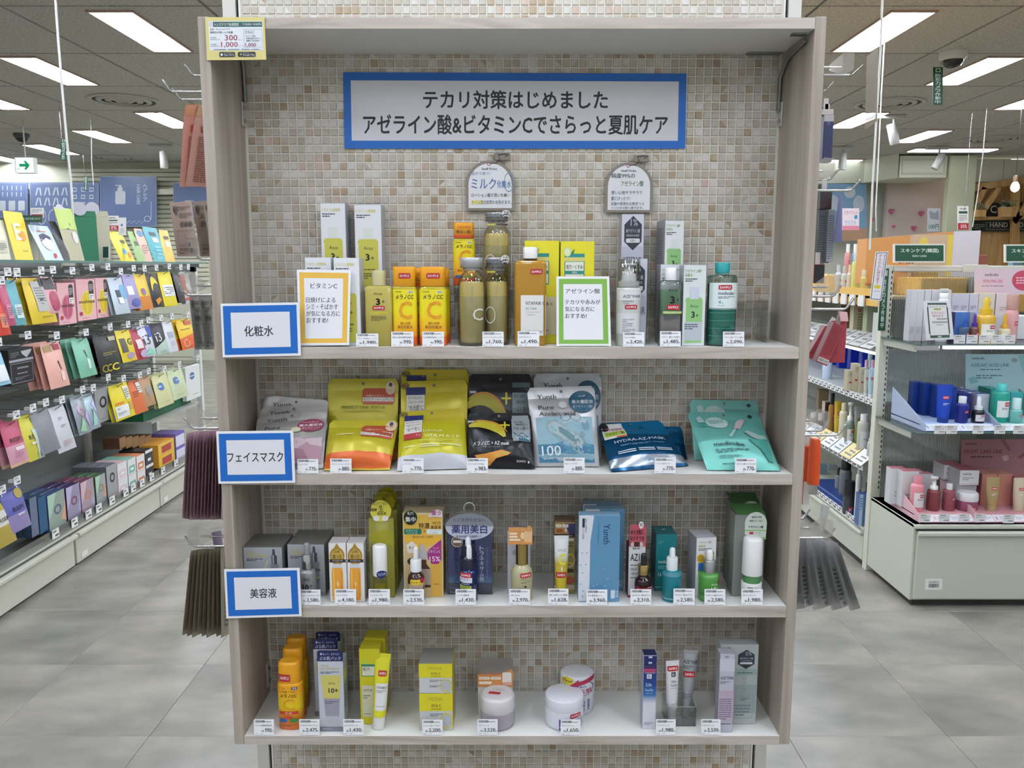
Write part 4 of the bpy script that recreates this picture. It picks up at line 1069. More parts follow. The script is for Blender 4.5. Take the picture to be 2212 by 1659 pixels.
pouch('mask_pouch', 'silver and blue mask pouch with capsule picture and large 100', 'pouch', lean(((1138, 838), (1284, 833), (1295, 997), (1155, 1003)), Z2, 1.71, 1.775),
      [('r', .08, .4, .93, .96, '#8fb4c2'), ('r', .08, .74, .93, .955, '#3e7996'), ('e', .3, .7, .9, .86, '#5a8ea8'),
       ('p', [(.22, .5), (.27, .44), (.37, .43), (.78, .66), (.84, .76), (.8, .84), (.7, .86), (.3, .62), (.23, .57)], '#8fa5ab'), ('p', [(.26, .5), (.31, .46), (.37, .46), (.74, .68), (.79, .76), (.76, .81), (.7, .82), (.33, .6), (.27, .56)], '#a8bcc0'), ('p', [(.4, .53), (.46, .53), (.7, .68), (.72, .73), (.66, .75), (.42, .6)], '#638890'),
       ('p', [(.45, .43), (.55, .38), (.74, .39), (.84, .44), (.82, .49), (.7, .46), (.58, .47), (.5, .5)], '#aec4cb'), ('e', .76, .45, .88, .57, '#6c93a4'), ('e', .72, .59, .8, .67, '#7fa2b0'), ('o', .45, .35, .6, .46, .12, '#41657a'), ('o', .6, .37, .76, .45, .1, '#41657a')] + yun(.8)[:1] +
      [('t', 'Pure', .14, .245, .37, .3, '#2b2d33', .6), ('t', 'Azelaic acid', .14, .33, .68, .385, '#2b2d33', .6), ('e', .44, .2, .57, .29, '#d2d6d4')] + yun(.7)[1:] + [('t', '100', .13, .76, .42, .88, '#dfeaf0', .5), ('t', 'pureAZ MASK', .15, .9, .46, .93, '#dfeaf0', .4)],
      '#c6c7ca', th=.024, group='silver and blue mask pouches', seed=16, metal=.35)
HY = '#0f4c74'
pouch('mask_pouch', 'shiny blue foil mask pouch showing behind the leaning blue one', 'pouch', lean(((1380, 920), (1472, 922), (1484, 1000), (1380, 1003)), Z2, 1.775, 1.825), [('g', .55, .1, .9, .25, 3, '#1f7ab0')], '#12689a', [(.55, 1, HY)], th=.016, group='blue foil mask pouches', seed=18, metal=.6, rough=.22, hole=False)
pouch('mask_pouch', 'shiny blue foil mask pouch leaning far back in front', 'pouch', lean(((1292, 915), (1427, 908), (1487, 1006), (1321, 1019)), Z2, 1.685, 1.79),
      [('r', .02, .04, .35, .4, '#dadbd6'), ('e', .0, .02, .14, .22, '#1c1c20'), ('t', 'ツヤ肌管理', .06, .15, .32, .23, '#9a3550', .7), ('r', .04, .25, .34, .35, '#a8ba3a'), ('t', 'アゼライン酸', .06, .265, .32, .335, '#22301c', .7), ('r', .2, .37, .35, .4, '#b8502c'),
       ('t', 'HYDRA-AZ-MASK', .14, .46, .86, .52, '#c5d4de', .3), ('g', .2, .57, .84, .61, 2, '#5f8ea8'), ('r', .14, .7, .38, .715, '#c9d6de'), ('r', .42, .69, .64, .705, '#c9d6de'), ('r', .67, .69, .88, .705, '#c9d6de'), ('r', .14, .735, .38, .75, '#c9d6de'), ('r', .42, .725, .64, .74, '#c9d6de'), ('r', .67, .725, .88, .74, '#c9d6de'), ('t', '7sheets', .46, .86, .66, .91, '#3c6f9a', .5)],
      HY, [(0, .35, '#1577a8'), (.8, .95, '#9aa3ab')], th=.02, group='blue foil mask pouches', seed=19, metal=.55, rough=.24)
TQ = '#6db5aa'
mc = lambda: [('p', [(.1, .3), (.1, .12), (.14, .09), (.16, .09), (.19, .14), (.2, .3)], '#a9c9c4'), ('e', .2, .1, .5, .34, '#b4cdc8'), ('p', [(.84, .055), (.87, .055), (.87, .075), (.89, .075), (.89, .1), (.87, .1), (.87, .12), (.84, .12), (.84, .1), (.82, .1), (.82, .075), (.84, .075)], '#17343c')]
pouch('mask_pouch', 'turquoise mask pouch standing behind its twin at the right end', 'pouch', lean(((1489, 863), (1638, 866), (1640, 1004), (1500, 1004)), Z2, 1.77, 1.825), mc(), '#6fb0a5', th=.012, group='turquoise mask pouches', seed=21, metal=.0, rough=.45)
pouch('mask_pouch', 'turquoise mask pouch in front with dropper picture, leaning', 'pouch', lean(((1483, 890), (1637, 891), (1686, 1017), (1527, 1028)), Z2, 1.68, 1.785),
      mc() + [('r', .1, .21, .2, .3, '#3d8f83'), ('g', .24, .17, .44, .26, 3, '#5f9a93'), ('p', [(.55, .34), (.62, .2), (.72, .13), (.76, .16), (.68, .28), (.62, .36)], '#b9aeb0'), ('p', [(.42, .5), (.55, .35), (.57, .36), (.46, .52)], '#a4cbc6'), ('p', [(.66, .42), (.72, .38), (.86, .45), (.94, .46), (.95, .52), (.84, .54), (.74, .52)], '#9db8b4'), ('p', [(.68, .55), (.84, .54), (.93, .52), (.93, .9), (.86, .88), (.8, .7)], '#439589'),
              ('t', 'medicube', .18, .6, .6, .66, '#17343c', .8), ('g', .18, .7, .64, .77, 2, '#3a6f70'), ('g', .2, .8, .52, .86, 2, '#5a9590'), ('g', .22, .92, .46, .94, 1, '#3a6f70'), ('g', .84, .9, .92, .915, 1, '#205a5a')],
      TQ, [(.55, 1, '#78c6ba')], th=.02, group='turquoise mask pouches', seed=22, metal=.0, rough=.42)
for px, pr, wh, ln in (((642, 989, 687, 1020), '770', 'before the silver and mauve pouches', 'シートマスク'), ((713, 989, 759, 1021), '880', 'before the yellow and orange pouches', 'VCチャージスムースマスク'), ((869, 989, 915, 1022), '770', 'before the yellow-green pouches', 'ビタマスク'),
                       ((1008, 992, 1054, 1025), '983', 'before the black banana-print pouches', 'メラノCCマスクAZ'), ((1218, 990, 1263, 1024), '880', 'before the silver and blue pouches', 'AZシートマスク'), ((1414, 992, 1460, 1026), '770', 'before the blue foil pouches', 'ハイドラAZマスク'), ((1588, 994, 1634, 1027), '770', 'before the turquoise pouches', 'アゼライン酸フェイスマスク')):
    price(px, Z2, pr, wh, ln)
# ================================================================== SERUM SHELF
def dropper(label, px, Y, body, collar, bulb, prof, decs=(), bodyrad=1, group=None, dr=1.0, n=2, ridge=0, dz=(0, .55), extra=()):
    """prof: body profile (r, z); collar (r0, z0, z1, mat); bulb (r, z0, z1, mat)"""
    cr, c0, c1, cm_ = collar; br, b0, b1, bm_ = bulb
    pcs = [('glass_body', prof, body, {'n': n, 'dr': dr}),
           ('collar', [(cr, c0), (cr, c1 - .01), (cr * .94, c1)], cm_, {'ridge': ridge, 'dr': 1, 'n': 2}),
           ('bulb', [(br, b0), (br, b1 - .05), (br * .93, b1 - .03), (br * .7, b1 - .01), (br * .3, b1)], bm_, {'dr': 1, 'n': 2})] + list(extra)
    return vessel('dropper_bottle', label, 'bottle', Z3, px, pcs, decs, Y=Y, dz=dz, group=group)
vita = [('t', 'VITA 10', .08, .075, .32, .12, '#c9bd58', .8), ('t', 'PORESTRIX', .08, .14, .62, .2, '#c9bd58', .8), ('g', .08, .22, .5, .28, 2, '#44464c')]
dropic = lambda u, v, a='#4b4c52', b='#8a8b94': [('p', [(u + .03, v), (u + .09, v), (u + .1, v + .14), (u + .02, v + .14)], a), ('r', u, v + .12, u + .14, v + .3, a), ('r', u + .03, v + .12, u + .06, v + .3, '#b9b9c0'), ('r', u - .03, v + .3, u + .19, v + .85, b)]
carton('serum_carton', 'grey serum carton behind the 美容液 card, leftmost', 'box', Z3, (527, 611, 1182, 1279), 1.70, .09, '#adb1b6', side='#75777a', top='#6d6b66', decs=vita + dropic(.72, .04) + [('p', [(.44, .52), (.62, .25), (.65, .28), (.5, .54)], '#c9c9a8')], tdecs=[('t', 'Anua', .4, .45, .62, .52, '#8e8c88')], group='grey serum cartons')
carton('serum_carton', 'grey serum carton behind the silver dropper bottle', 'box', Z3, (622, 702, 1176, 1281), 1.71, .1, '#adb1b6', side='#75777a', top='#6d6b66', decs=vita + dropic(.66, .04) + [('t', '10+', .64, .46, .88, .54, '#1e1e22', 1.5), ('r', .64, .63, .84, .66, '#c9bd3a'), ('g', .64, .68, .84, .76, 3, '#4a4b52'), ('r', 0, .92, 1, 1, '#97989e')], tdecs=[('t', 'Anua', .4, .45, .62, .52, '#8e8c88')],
       sdecs=[('r', .5, .25, .9, .4, '#b9b25a')], group='grey serum cartons')
SILV = mat('#c9cacc', .16, 1)
dropper('silver-grey dropper bottle, 10+ on its side, beside the 美容液 card', (641, 678, 1178, 1282), 1.669, mat('#8f9090', .32, .3), (.64, .56, .8, SILV), (.36, .8, 1, mat('#9a9b9c', .3, .2)),
        [(.95, 0), (1, .01), (1, .47), (.93, .52), (.5, .555)], [('t', 'anua', .36, .14, .72, .24, '#34363a', .4), ('t', '10', .3, .35, .66, .55, '#16171a', 2.2), ('t', '+', .72, .38, .86, .46, '#16171a', .3), ('r', .2, .64, .95, .71, '#c9bd2a'), ('g', .2, .76, .8, .93, 4, '#3e4045')], dz=(0, .5))
def ldk():
    return [('e', .06, .07, .9, .37, '#9a7a2a'), ('e', .14, .1, .82, .34, '#c4a24a'), ('p', [(.3, .09), (.48, .0), (.66, .09)], '#a5842e'), ('t', 'LDK', .3, .12, .66, .165, '#3a2c12', .9), ('t', '第1位', .2, .19, .76, .27, '#3a2c12', .6), ('p', [(.0, .275), (1, .275), (.93, .3), (1, .325), (0, .325), (.07, .3)], '#1b1a1c'), ('g', .2, .288, .8, .312, 1, '#c9c9c4'),
            ('r', .2, .35, .72, .42, '#cfd3da'), ('rr', .14, .42, .78, .97, '#e2a03a'), ('r', .22, .44, .3, .95, '#edbb55'), ('r', .66, .46, .72, .95, '#d68c26'), ('tv', 'LITS', .44, .62, .52, .82, '#f2dcae')]
for u, l in (((711, 749), 'white and orange serum carton with gold medal print, left of the pair'), ((750, 787), 'white and orange serum carton with gold medal print, right of the pair')):
    carton('serum_carton', l, 'box', Z3, (*u, 1173, 1291), 1.675, .042, '#e6e3e2', side='#b4b0ae', top='#cfcbc9', decs=ldk(), group='white and orange serum cartons')
# clear boxes with round yellow tags
CLY = mat('#cfcc62', .12, 0, 'film')
def tagbox(label, px, Y, full):
    x, Y, w_, h = spot(Z3, *px, None, Y)
    t = thing('clear_serum_box', label, 'box', (x, Y, Z3), 0, 'clear serum boxes with round yellow tags')
    M = MB(); M.box(-w_ / 2, 0, 0, w_ / 2, .036, h, CLY, .001); M.build('clear_carton', t)
    M = MB(); M.lathe([(.0, 0), (w_ * .3, .002), (w_ * .3, h * .62), (w_ * .27, h * .64)], mat('#c9c23a', .2), 20, cy=.018); M.build('bottle', t)
    M = MB(); M.lathe([(w_ * .27, h * .645), (w_ * .27, h * .96)], mat('#e6e6e4', .35), 20, cy=.018); M.build('cap', t)
    r = w_ * .42
    M = MB(); M.prism([(r * math.cos(a), h + r * .75 + r * 1.05 * math.sin(a)) for a in [i * math.pi / 12 for i in range(24)]], -.0012, -.0004, mat('#c9c02c', .3, 0, 'film') if not full else mat('#d3ca4a', .4)); M.build('tag', t)
    M = MB(); M.add([(-w_ / 2, -.0005, h * .72), (w_ / 2, -.0005, h * .66), (w_ / 2, -.0005, h * .82), (w_ * .2, -.0005, h * .86), (-w_ * .2, -.0005, h * .84), (-w_ / 2, -.0005, h * .8)], [(0, 1, 2, 3, 4, 5)], mat('#cdc83a', .4, 0, 'film')); M.build('printed_band', t)
    decals(t, [('t', 'はじけてうるおう', .2, -.21, .8, -.17, '#4a4a20', .4), ('t', 'New', .0, -.15, .36, -.09, INK, .8), ('t', '生', .42, -.17, .62, -.09, '#4a4a20', .6), ('t', '美容液', .36, -.085, .72, -.045, '#4a4a20', .6), ('e', .2, -.04, .46, .03, '#e3e6e0'), ('e', .54, -.04, .8, .03, '#e3e6e0'),
               ('tv', 'VITAMIN', .08, .3, .16, .62, '#6a6a3a')], flat(-w_ / 2, h, w_, h, -.0015))
    return t
tagbox('clear yellow serum box with round tag, farthest back and tallest tag', (809, 864, 1092), 1.79, False)
tagbox('clear yellow serum box with round tag, middle one', (803, 858, 1102), 1.745, False)
tagbox('clear yellow serum box with round yellow tag, front one behind the tester', (797, 851, 1120), 1.70, True)
vessel('serum_bottle', 'yellow serum tester with tall white cap and blue oval sticker', 'bottle', Z3, (803, 834, 1181, 1280),
       [('body', [(.9, 0), (.93, .01), (.93, .46)], mat('#dcdcc0', .05, 0, 'clear'), {}), ('serum', [(.85, .01), (.86, .27)], mat('#c3b924', .2), {}),
        ('cap', [(.98, .46), (1, .47), (.99, .96), (.9, .985), (.6, 1)], mat('#eeeeee', .35), {})],
       decs=[('e', .32, .71, .98, .94, '#16235f'), ('t', 'TESTER', .4, .79, .9, .86, '#c9cfe6', .5)], dbody=2, dz=(.4, 1), Y=1.669)
# yellow VC15 carton
vc15 = [('r', .03, .02, .97, .99, '#d9b04a'), ('r', .03, .3, .97, .99, '#cdb585'), ('p', [(.03, .28), (.97, .28), (.97, .32), (.7, .38), (.46, .42), (.2, .38), (.03, .32)], '#e3b23a'), ('r', .68, .55, .97, .99, '#d6a846'),
        ('t', '特濃', .4, .115, .67, .185, '#3a2418', 1.2), ('t', 'VC15', .74, .1, .95, .135, '#5a3018', 1), ('t', '美容液', .7, .145, .96, .19, '#3a2418', 1), ('rr', .03, .185, .47, .25, '#1c7058'), ('t', 'ビタミンC', .09, .195, .36, .218, '#e0ece6', .6), ('t', 'アスコルビン酸', .1, .228, .36, .244, '#e0ece6', .3),
        ('t', '+', .51, .2, .57, .225, '#3a2418', .4), ('rr', .6, .19, .98, .25, '#e3e8e8'), ('t', 'ハートリーフ', .68, .2, .93, .216, '#3c6f74', .4), ('t', 'ドクダミ', .68, .226, .88, .244, '#3c6f74', .4), ('t', '毛穴ざらつき・くすみに', .24, .265, .76, .295, '#5a3018', .6),
        ('p', [(.96, .31), (.96, .55), (.88, .6), (.72, .6), (.62, .54), (.6, .45), (.75, .39)], '#9c2a7c'), ('t', 'ピュア', .76, .4, .9, .425, '#f0dce8', .5), ('t', 'ビタミンC', .62, .435, .93, .47, '#f0dce8', .8), ('t', '15%', .66, .51, .93, .57, '#f2e6ec', .8),
        ('p', [(.22, .33), (.36, .38), (.32, .47), (.12, .47), (.08, .38)], '#e3dcd0'), ('t', '第1位', .14, .39, .3, .425, '#3a3a3a', .8), ('e', .1, .53, .3, .61, '#2a2a28'), ('rr', .36, .46, .6, .54, '#b5b6b8'), ('p', [(.44, .36), (.52, .36), (.54, .46), (.42, .46)], '#b0b4ba'),
        ('p', [(.38, .55), (.58, .55), (.58, .6), (.68, .66), (.68, .88), (.34, .88), (.34, .66), (.4, .6)], '#4a2a1e'), ('r', .36, .66, .68, .85, '#aa998a'), ('t', 'Vegan', .76, .83, .9, .85, '#5a4a30', .4), ('o', .3, .0, .3, .0, .1, '#333')][:-1]
t = carton('serum_carton', 'yellow carton with purple 15% patch and black 集中 speech bubble', 'box', Z3, (871, 957, 1108, 1282), 1.70, .05, '#dccaa4', side='#c2b088', top='#cbb98f', decs=vc15)
x, Y_, w_, h = spot(Z3, 871, 957, 1108, 1282, Y=1.70)
M = MB(); r = w_ * .19
M.prism([(-w_ * .3 + r * math.cos(a), h * .95 + r * math.sin(a)) for a in [i * math.pi / 12 for i in range(24)]], -.0275, -.0265, mat('#c9cf6a', .4)); M.build('speech_bubble', t)
M = MB(); M.prism([(w_ * .12, h * .95), (w_ * .3, h * .96), (w_ * .5, h * .95), (w_ * .49, h * 1.02), (w_ * .4, h * 1.045), (w_ * .26, h * 1.03)], -.0275, -.0265, mat('#e3d6dc', .4)); M.build('tab', t)
decals(t, [('e', .03, -.035, .37, .135, '#141414'), ('t', '毛穴', .12, -.02, .28, .02, '#ecece6', .5), ('t', '集中', .07, .04, .33, .1, '#ecece6', 1), ('t', '整う', .72, -.035, .96, .02, '#a03f86', 1)], flat(-w_ / 2, h, w_, h, -.0278))
AMB = mat('#3a2016', .12)
dropper('amber dropper bottle with yellow tester sticker before the yellow carton', (878, 915, 1187, 1285), 1.669, AMB, (.66, .55, .76, mat('#e6e8ea', .3)), (.3, .76, 1, mat('#ecedee', .3)),
        [(.95, 0), (1, .01), (1, .4), (.9, .47), (.62, .51), (.58, .55)], [('r', .04, .3, 1, 1, '#b5a48d'), ('rr', .2, .1, 1, .3, '#dfc22c'), ('t', 'テスター', .24, .16, .76, .25, INK, .8), ('e', .78, .06, .99, .26, '#9c2348'), ('t', 'DEAR', .36, .42, .74, .47, '#5a4a3a', .3), ('t', 'BEAUTY', .36, .5, .8, .55, '#5a4a3a', .3), ('g', .36, .68, .8, .9, 3, '#7a6a58'), ('o', .8, .6, 1, .8, .1, '#a05a4a')], dz=(0, .48))
# blue blister box with white oval
xb, Yb_, wb, hb = spot(Z3, 963, 1066, 1112, 1276, Y=1.715)
t = thing('blister_carton', 'blue blister carton with white oval header lettered 薬用美白', 'box', (xb, 1.715, Z3))
M = MB(); M.box(-wb * .46, 0, 0, wb * .46, .045, hb * .86, gradient([(0, '#232a52'), (.15, '#232a52'), (.18, '#5a86b8'), (.3, '#2a3f86'), (1, '#25346f')], 'blue_carton_gradient', (0, .16)), .001); M.build('carton', t)
M = MB(); M.prism([(wb * .5 * math.cos(a), hb * .86 + hb * .165 * math.sin(a)) for a in [i * math.pi / 20 for i in range(40)]], -.004, -.002, mat('#c3c8da', .3)); M.build('header', t)
M = MB(); M.box(-wb / 2, -.001, 0, wb / 2, .047, hb * .88, CLEAR, .002)
M.prism([(wb * .54 * math.cos(a), hb * .87 + hb * .2 * math.sin(a)) for a in [i * math.pi / 14 for i in range(15)]], -.0055, -.0045, CLEAR)
M.tube([(.012 * math.cos(a), -.003, hb * 1.09 + .012 * math.sin(a)) for a in [i * math.pi / 6 for i in range(-1, 8)]], .0012, mat('#d9dedf', .1), 6)
M.build('clear_cover', t)
M = MB(); M.lathe([(.017, hb * .02), (.018, hb * .03), (.018, hb * .5), (.012, hb * .54)], mat('#151b34', .15), 24, cy=-.019, cx=-.002)
M.lathe([(.0135, hb * .54), (.0135, hb * .66)], mat('#1b1f30', .3), 24, cy=-.019, cx=-.002)
M.lathe([(.0062, hb * .66), (.006, hb * .74), (.003, hb * .765)], mat('#e6e8ee', .35), 20, cy=-.019, cx=-.002)
M.build('dropper', t)
decals(t, [('t', 'シミを作らせない', .16, .03, .84, .08, '#5a6490', .5), ('t', '薬用美白', .13, .115, .87, .225, '#2b356e', 1.2), ('t', '官有効成分の浸透ケア', .22, .245, .76, .275, '#4c5680', .4)], flat(-wb / 2, hb, wb, hb, -.0045))
decals(t, [('tv', '高純度ビタミンC', .17, .4, .27, .87, '#16204f', .4), ('tv', 'トラネキサム酸', .71, .38, .8, .83, '#c9d4ea', .4), ('e', .12, .26, .36, .4, '#b8a894'), ('e', .135, .27, .345, .39, '#6e5a50'), ('r', .16, .315, .33, .345, '#e0ddd2'), ('t', 'Kracie', .08, .955, .22, .975, '#aab4cc', .3), ('g', .09, .9, .26, .92, 1, '#6f7aa0'), ('tv', '毛穴くすみケア美容液', .85, .4, .88, .8, '#7f95c4', .2)], flat(-wb / 2, hb, wb, hb, -.0016))
dropper('navy dropper sample bottle with white bulb before the blue blister carton', (993, 1031, 1184, 1288), 1.669, mat('#16204e', .14), (.62, .57, .76, mat('#1b1e33', .3)), (.36, .75, 1, mat('#eaecee', .35)),
        [(.95, 0), (1, .01), (1, .5), (.92, .56), (.6, .58)], sample(.0, .02, .66, .17) + [('r', 0, .17, .7, .34, '#d6d9e3'), ('t', 'テスター', .06, .19, .6, .26, '#2a3a6e', .6), ('r', .0, .44, .66, .58, '#b9c44a'), ('t', '有効成分', .1, .36, .56, .41, '#b9c4e0', .4), ('g', .05, .46, .6, .56, 2, '#2a3a2a')], dz=(0, .55))
# white carton, gold bottle
carton('serum_carton', 'plain white serum carton behind the gold-capped bottle', 'box', Z3, (1096, 1146, 1147, 1272), 1.72, .035, '#c3c3c8', side='#9b9b9f', decs=[('t', "d'Alba", .25, .3, .55, .38, '#4b4b52', .3)])
GOLD = mat('#c2a76a', .2, 1)
t = vessel('serum_bottle', 'gold-capped serum bottle with orange hang tag and SAMPLE sticker', 'bottle', Z3, (1104, 1151, 1176, 1291),
           [('body', [(.95, 0), (1, .01), (1, .46), (.92, .53), (.6, .6), (.55, .61)], mat('#b5b089', .16), {}), ('inner', [(.85, .02), (.88, .42)], mat('#b9b48c', .3), {}), ('cap', [(.56, .61), (.56, 1)], GOLD, {})],
           decs=sample(.42, .1, .94, .24) + [('t', 'VITA', .46, .27, .72, .32, '#6a6848', .2), ('g', .46, .36, .88, .41, 2, '#6a6848'), ('e', .6, .48, .72, .54, '#2c2c24'), ('g', .5, .72, .78, .76, 1, '#8a7848')], dz=(0, .56), Y=1.669)
x, Y_, w_, h = spot(Z3, 1104, 1151, 1176, 1291, Y=1.669)
M = MB(); M.box(-w_ * .62, -.0005 - .024 + .008, h * .98, w_ * .48, .0005 - .024 + .008, h * 1.27, mat('#d38f4e', .4), .0004); M.tube([(-w_ * .1, -.016, h * 1.0), (-w_ * .1, -.004, h * .97)], .001, GOLD, 6); M.build('hang_tag', t)
decals(t, [('t', 'くすみを明るく透明感', .06, .06, .7, .2, '#e6c08a', .4), ('rr', .04, .3, .36, .42, '#ecdcc2'), ('rr', .04, .48, .38, .6, '#ecdcc2'), ('rr', .04, .66, .5, .78, '#ecdcc2'), ('e', .5, .28, .68, .68, '#e6cfa0'), ('rr', .66, .2, .98, .86, '#e3b98a'), ('r', .78, -.1, .92, .25, '#c49a5c')], flat(-w_ * .62, h * 1.27, w_ * 1.1, h * .29, -.0166))
# gold tube and box
carton('serum_carton', 'gold and dark serum carton behind the gold tube', 'box', Z3, (1198, 1242, 1123, 1274), 1.72, .035, '#a08c50', side='#6b5c38', top='#5a4630', decs=[('r', 0, .0, 1, .03, '#5a4030'), ('r', 0, .05, 1, .19, '#a8844a'), ('p', [(.5, .05), (1, .05), (1, .19), (.7, .19)], '#3a3560'), ('rr', .06, .06, .32, .1, '#e8e0d4'), ('t', 'しみ', .1, .067, .28, .093, INK, .5), ('rr', .36, .06, .66, .1, '#e8e0d4'), ('t', 'ニキビ', .4, .067, .62, .093, INK, .5), ('t', '濃密', .06, .12, .38, .17, '#a8302c', 1.2), ('p', [(.54, .1), (.6, .14), (.54, .175), (.48, .14)], '#e6d8cc'),
        ('r', 0, .19, 1, .235, '#1c1a1a'), ('t', 'プレミアム美容液', .16, .2, .86, .225, '#c9b070', .4), ('rr', .7, .25, .92, .28, '#e6e0d0'), ('t', 'CC', .64, .3, .92, .36, INK, 1.4), ('o', .5, .45, 1.0, .64, .18, '#e0c890'), ('t', 'C', .6, .45, .9, .6, '#d9c83a', .8), ('r', .5, .66, .94, .71, '#2a2620'), ('e', .5, .76, .98, .87, '#b0532c'), ('r', .0, .88, 1, .94, '#c9b69a')])
def tube(label, zb, q, Y, col, cap, decs=(), group=None, rot=None, metal=0, capcol='#e6e6e6', dr=.42, name='cosmetic_tube', crimp=.06, top=1.0, capr=.72, capfrac=.12, foot=.74, film=None):
    bm_ = mat(col, .3, metal) if isinstance(col, str) else col
    return vessel(name, label, 'tube', zb, q, [('cap', [(capr * .96, 0), (capr, .005), (capr, capfrac)], mat(capcol, .3, metal if capcol != '#e6e6e6' else 0), {}),
                   ('tube_body', [(foot, foot, capfrac), (foot + .03, foot * .98, capfrac + .03), (.88, .62, .5), (.97, .3, .85), (top, .06, 1 - crimp)], bm_, {}),
                   ('crimp', [(top, .05, 1 - crimp), (top, .04, 1)], bm_, {})], decs, Y=Y, dbody=1, dz=(capfrac, 1 - crimp), rot=rot, group=group, dr=foot)
GT = gradient([(0, '#b5a452'), (.2, '#c9b233'), (.72, '#bfae3a'), (.9, '#d9dcd6'), (1, '#e6e8e8')], 'gold_tube_gradient', (.01, .105))
tube('gold serum tube with red SAMPLE sticker and yellow C', Z3, (1197, 1229, 1160, 1278), 1.69, GT, None, [('t', 'メラノCC', .26, .16, .82, .21, '#3a3420', .8), ('t', 'C', .3, .24, .8, .44, '#e3dc3a', 1.6), ('p', [(.52, .45), (.6, .52), (.52, .56), (.45, .52)], '#e6e6e0')] + sample(.06, .57, .9, .67), capcol='#b9a95e', capr=.6, capfrac=.05, foot=.62)
# blue set cartons (three)
bc = [('p', [(0, 0), (.36, 0), (.36, .02), (.34, .1), (.28, .3), (.27, .99), (0, .99)], '#d9dde6'), ('tr', 'Yunth', .6, .1, .76, .33, '#1c3a5c', .3), ('tr', 'Pure VC Essence Serum', .46, .11, .5, .32, '#3f6a90', .2), ('tr', '最高レベル純度99.9%', .15, .04, .19, .2, INK, .5), ('rr', .08, .035, .14, .14, '#24282f'), ('tr', '生ビタミンC美白美容液', .08, .15, .13, .27, '#55585f', .2)]
bc += [('p', [(a, b), (a + .05, b + .012), (a, b + .024)], '#8fb4d0') for a, b in ((.07, .42), (.18, .42), (.03, .56), (.16, .55), (.08, .65), (.04, .78), (.1, .86), (.22, .87), (.09, .92), (.36, .8), (.44, .78), (.64, .8), (.6, .6), (.7, .72))]
bc += [('rr', .8, .86, .9, .96, '#cfe0ee'), ('tr', 'TOY', .88, .86, .98, .95, '#cfe0ee', .8)]
for px, Y, l in (((1259, 1340, 1089), 1.775, 'pale blue and white serum set carton, backmost of the three'), ((1264, 1349, 1100), 1.735, 'pale blue and white serum set carton, middle one of the three')):
    carton('serum_carton', l, 'box', Z3, px, Y, .03, '#5f92b5', side='#7fa8c4', decs=bc, group='pale blue serum set cartons', gloss=.25)
carton('serum_carton', 'pale blue and white serum set carton, front one with sideways lettering', 'box', Z3, (1250, 1338, 1113, 1299), 1.675, .03, '#5f92b5', side='#86b0cc', decs=bc, group='pale blue serum set cartons', gloss=.25)
# AZ15
t = carton('serum_carton', 'white AZ15 carton with pink header tab behind the red dropper bottle', 'box', Z3, (1357, 1394, 1178, 1268), 1.70, .035, '#d9d9da', side='#5c1f28', top='#5c1f28',
           decs=[('t', 'BAHA', .26, .04, .66, .08, '#3a3a40', .8), ('t', 'AZ15', .12, .16, .86, .3, '#26262b', 1.2), ('g', .14, .36, .8, .4, 1, '#4a4a50'), ('t', 'AZELAIC ACID', .14, .43, .8, .48, '#3a3a40', .4), ('t', 'MSM SERUM', .2, .52, .74, .57, '#3a3a40', .4), ('g', .14, .6, .6, .64, 1, '#4a4a50'), ('r', 0, .96, 1, 1, '#8c2a38')], rz=0)
x, Y_, w_, h = spot(Z3, 1357, 1394, 1178, 1268, Y=1.70)
M = MB(); M.prism([(-w_ * .46, h * .98), (w_ * .5, h * .98), (w_ * .5, h * 1.34), (w_ * .38, h * 1.4), (-w_ * .38, h * 1.4), (-w_ * .46, h * 1.34)], -.0185, -.0178, mat('#b5505e', .4)); M.build('header_tab', t)
decals(t, [('e', .56, -.46, .84, -.32, '#e6e0e0'), ('t', '推奨', .62, -.43, .78, -.36, INK, .6), ('t', 'ゆらぎ肌に', .1, -.3, .86, -.21, '#1a1416', 1), ('t', 'なりそうな', .08, -.18, .9, -.1, '#1a1416', 1), ('e', .12, -.07, .4, .04, '#ccbabc'), ('e', .56, -.07, .84, .04, '#ccbabc'), ('r', .3, -.07, .64, .02, '#4a1c22')], flat(-w_ / 2, h, w_, h, -.0188))
dropper('dark red dropper sample bottle with black bulb and gold collar', (1374, 1411, 1201, 1301), 1.669, mat('#24100f', .1), (.64, .56, .76, GOLD), (.33, .76, 1, mat('#17171a', .4)),
        [(.95, 0), (1, .01), (1, .38), (.88, .46), (.6, .5), (.56, .56)], [('r', .02, .22, 1, 1, '#7e1a22'), ('t', 'SAMPLE', .12, .3, .66, .4, '#eadfe0', 1), ('g', .1, .46, .78, .5, 1, '#c98a8e'), ('t', 'AZ15', .12, .54, .8, .76, '#efe6e6', 1.2), ('f', .7, .22, .92, .6, .02, .02, '#e3c9c9')], dz=(0, .42))
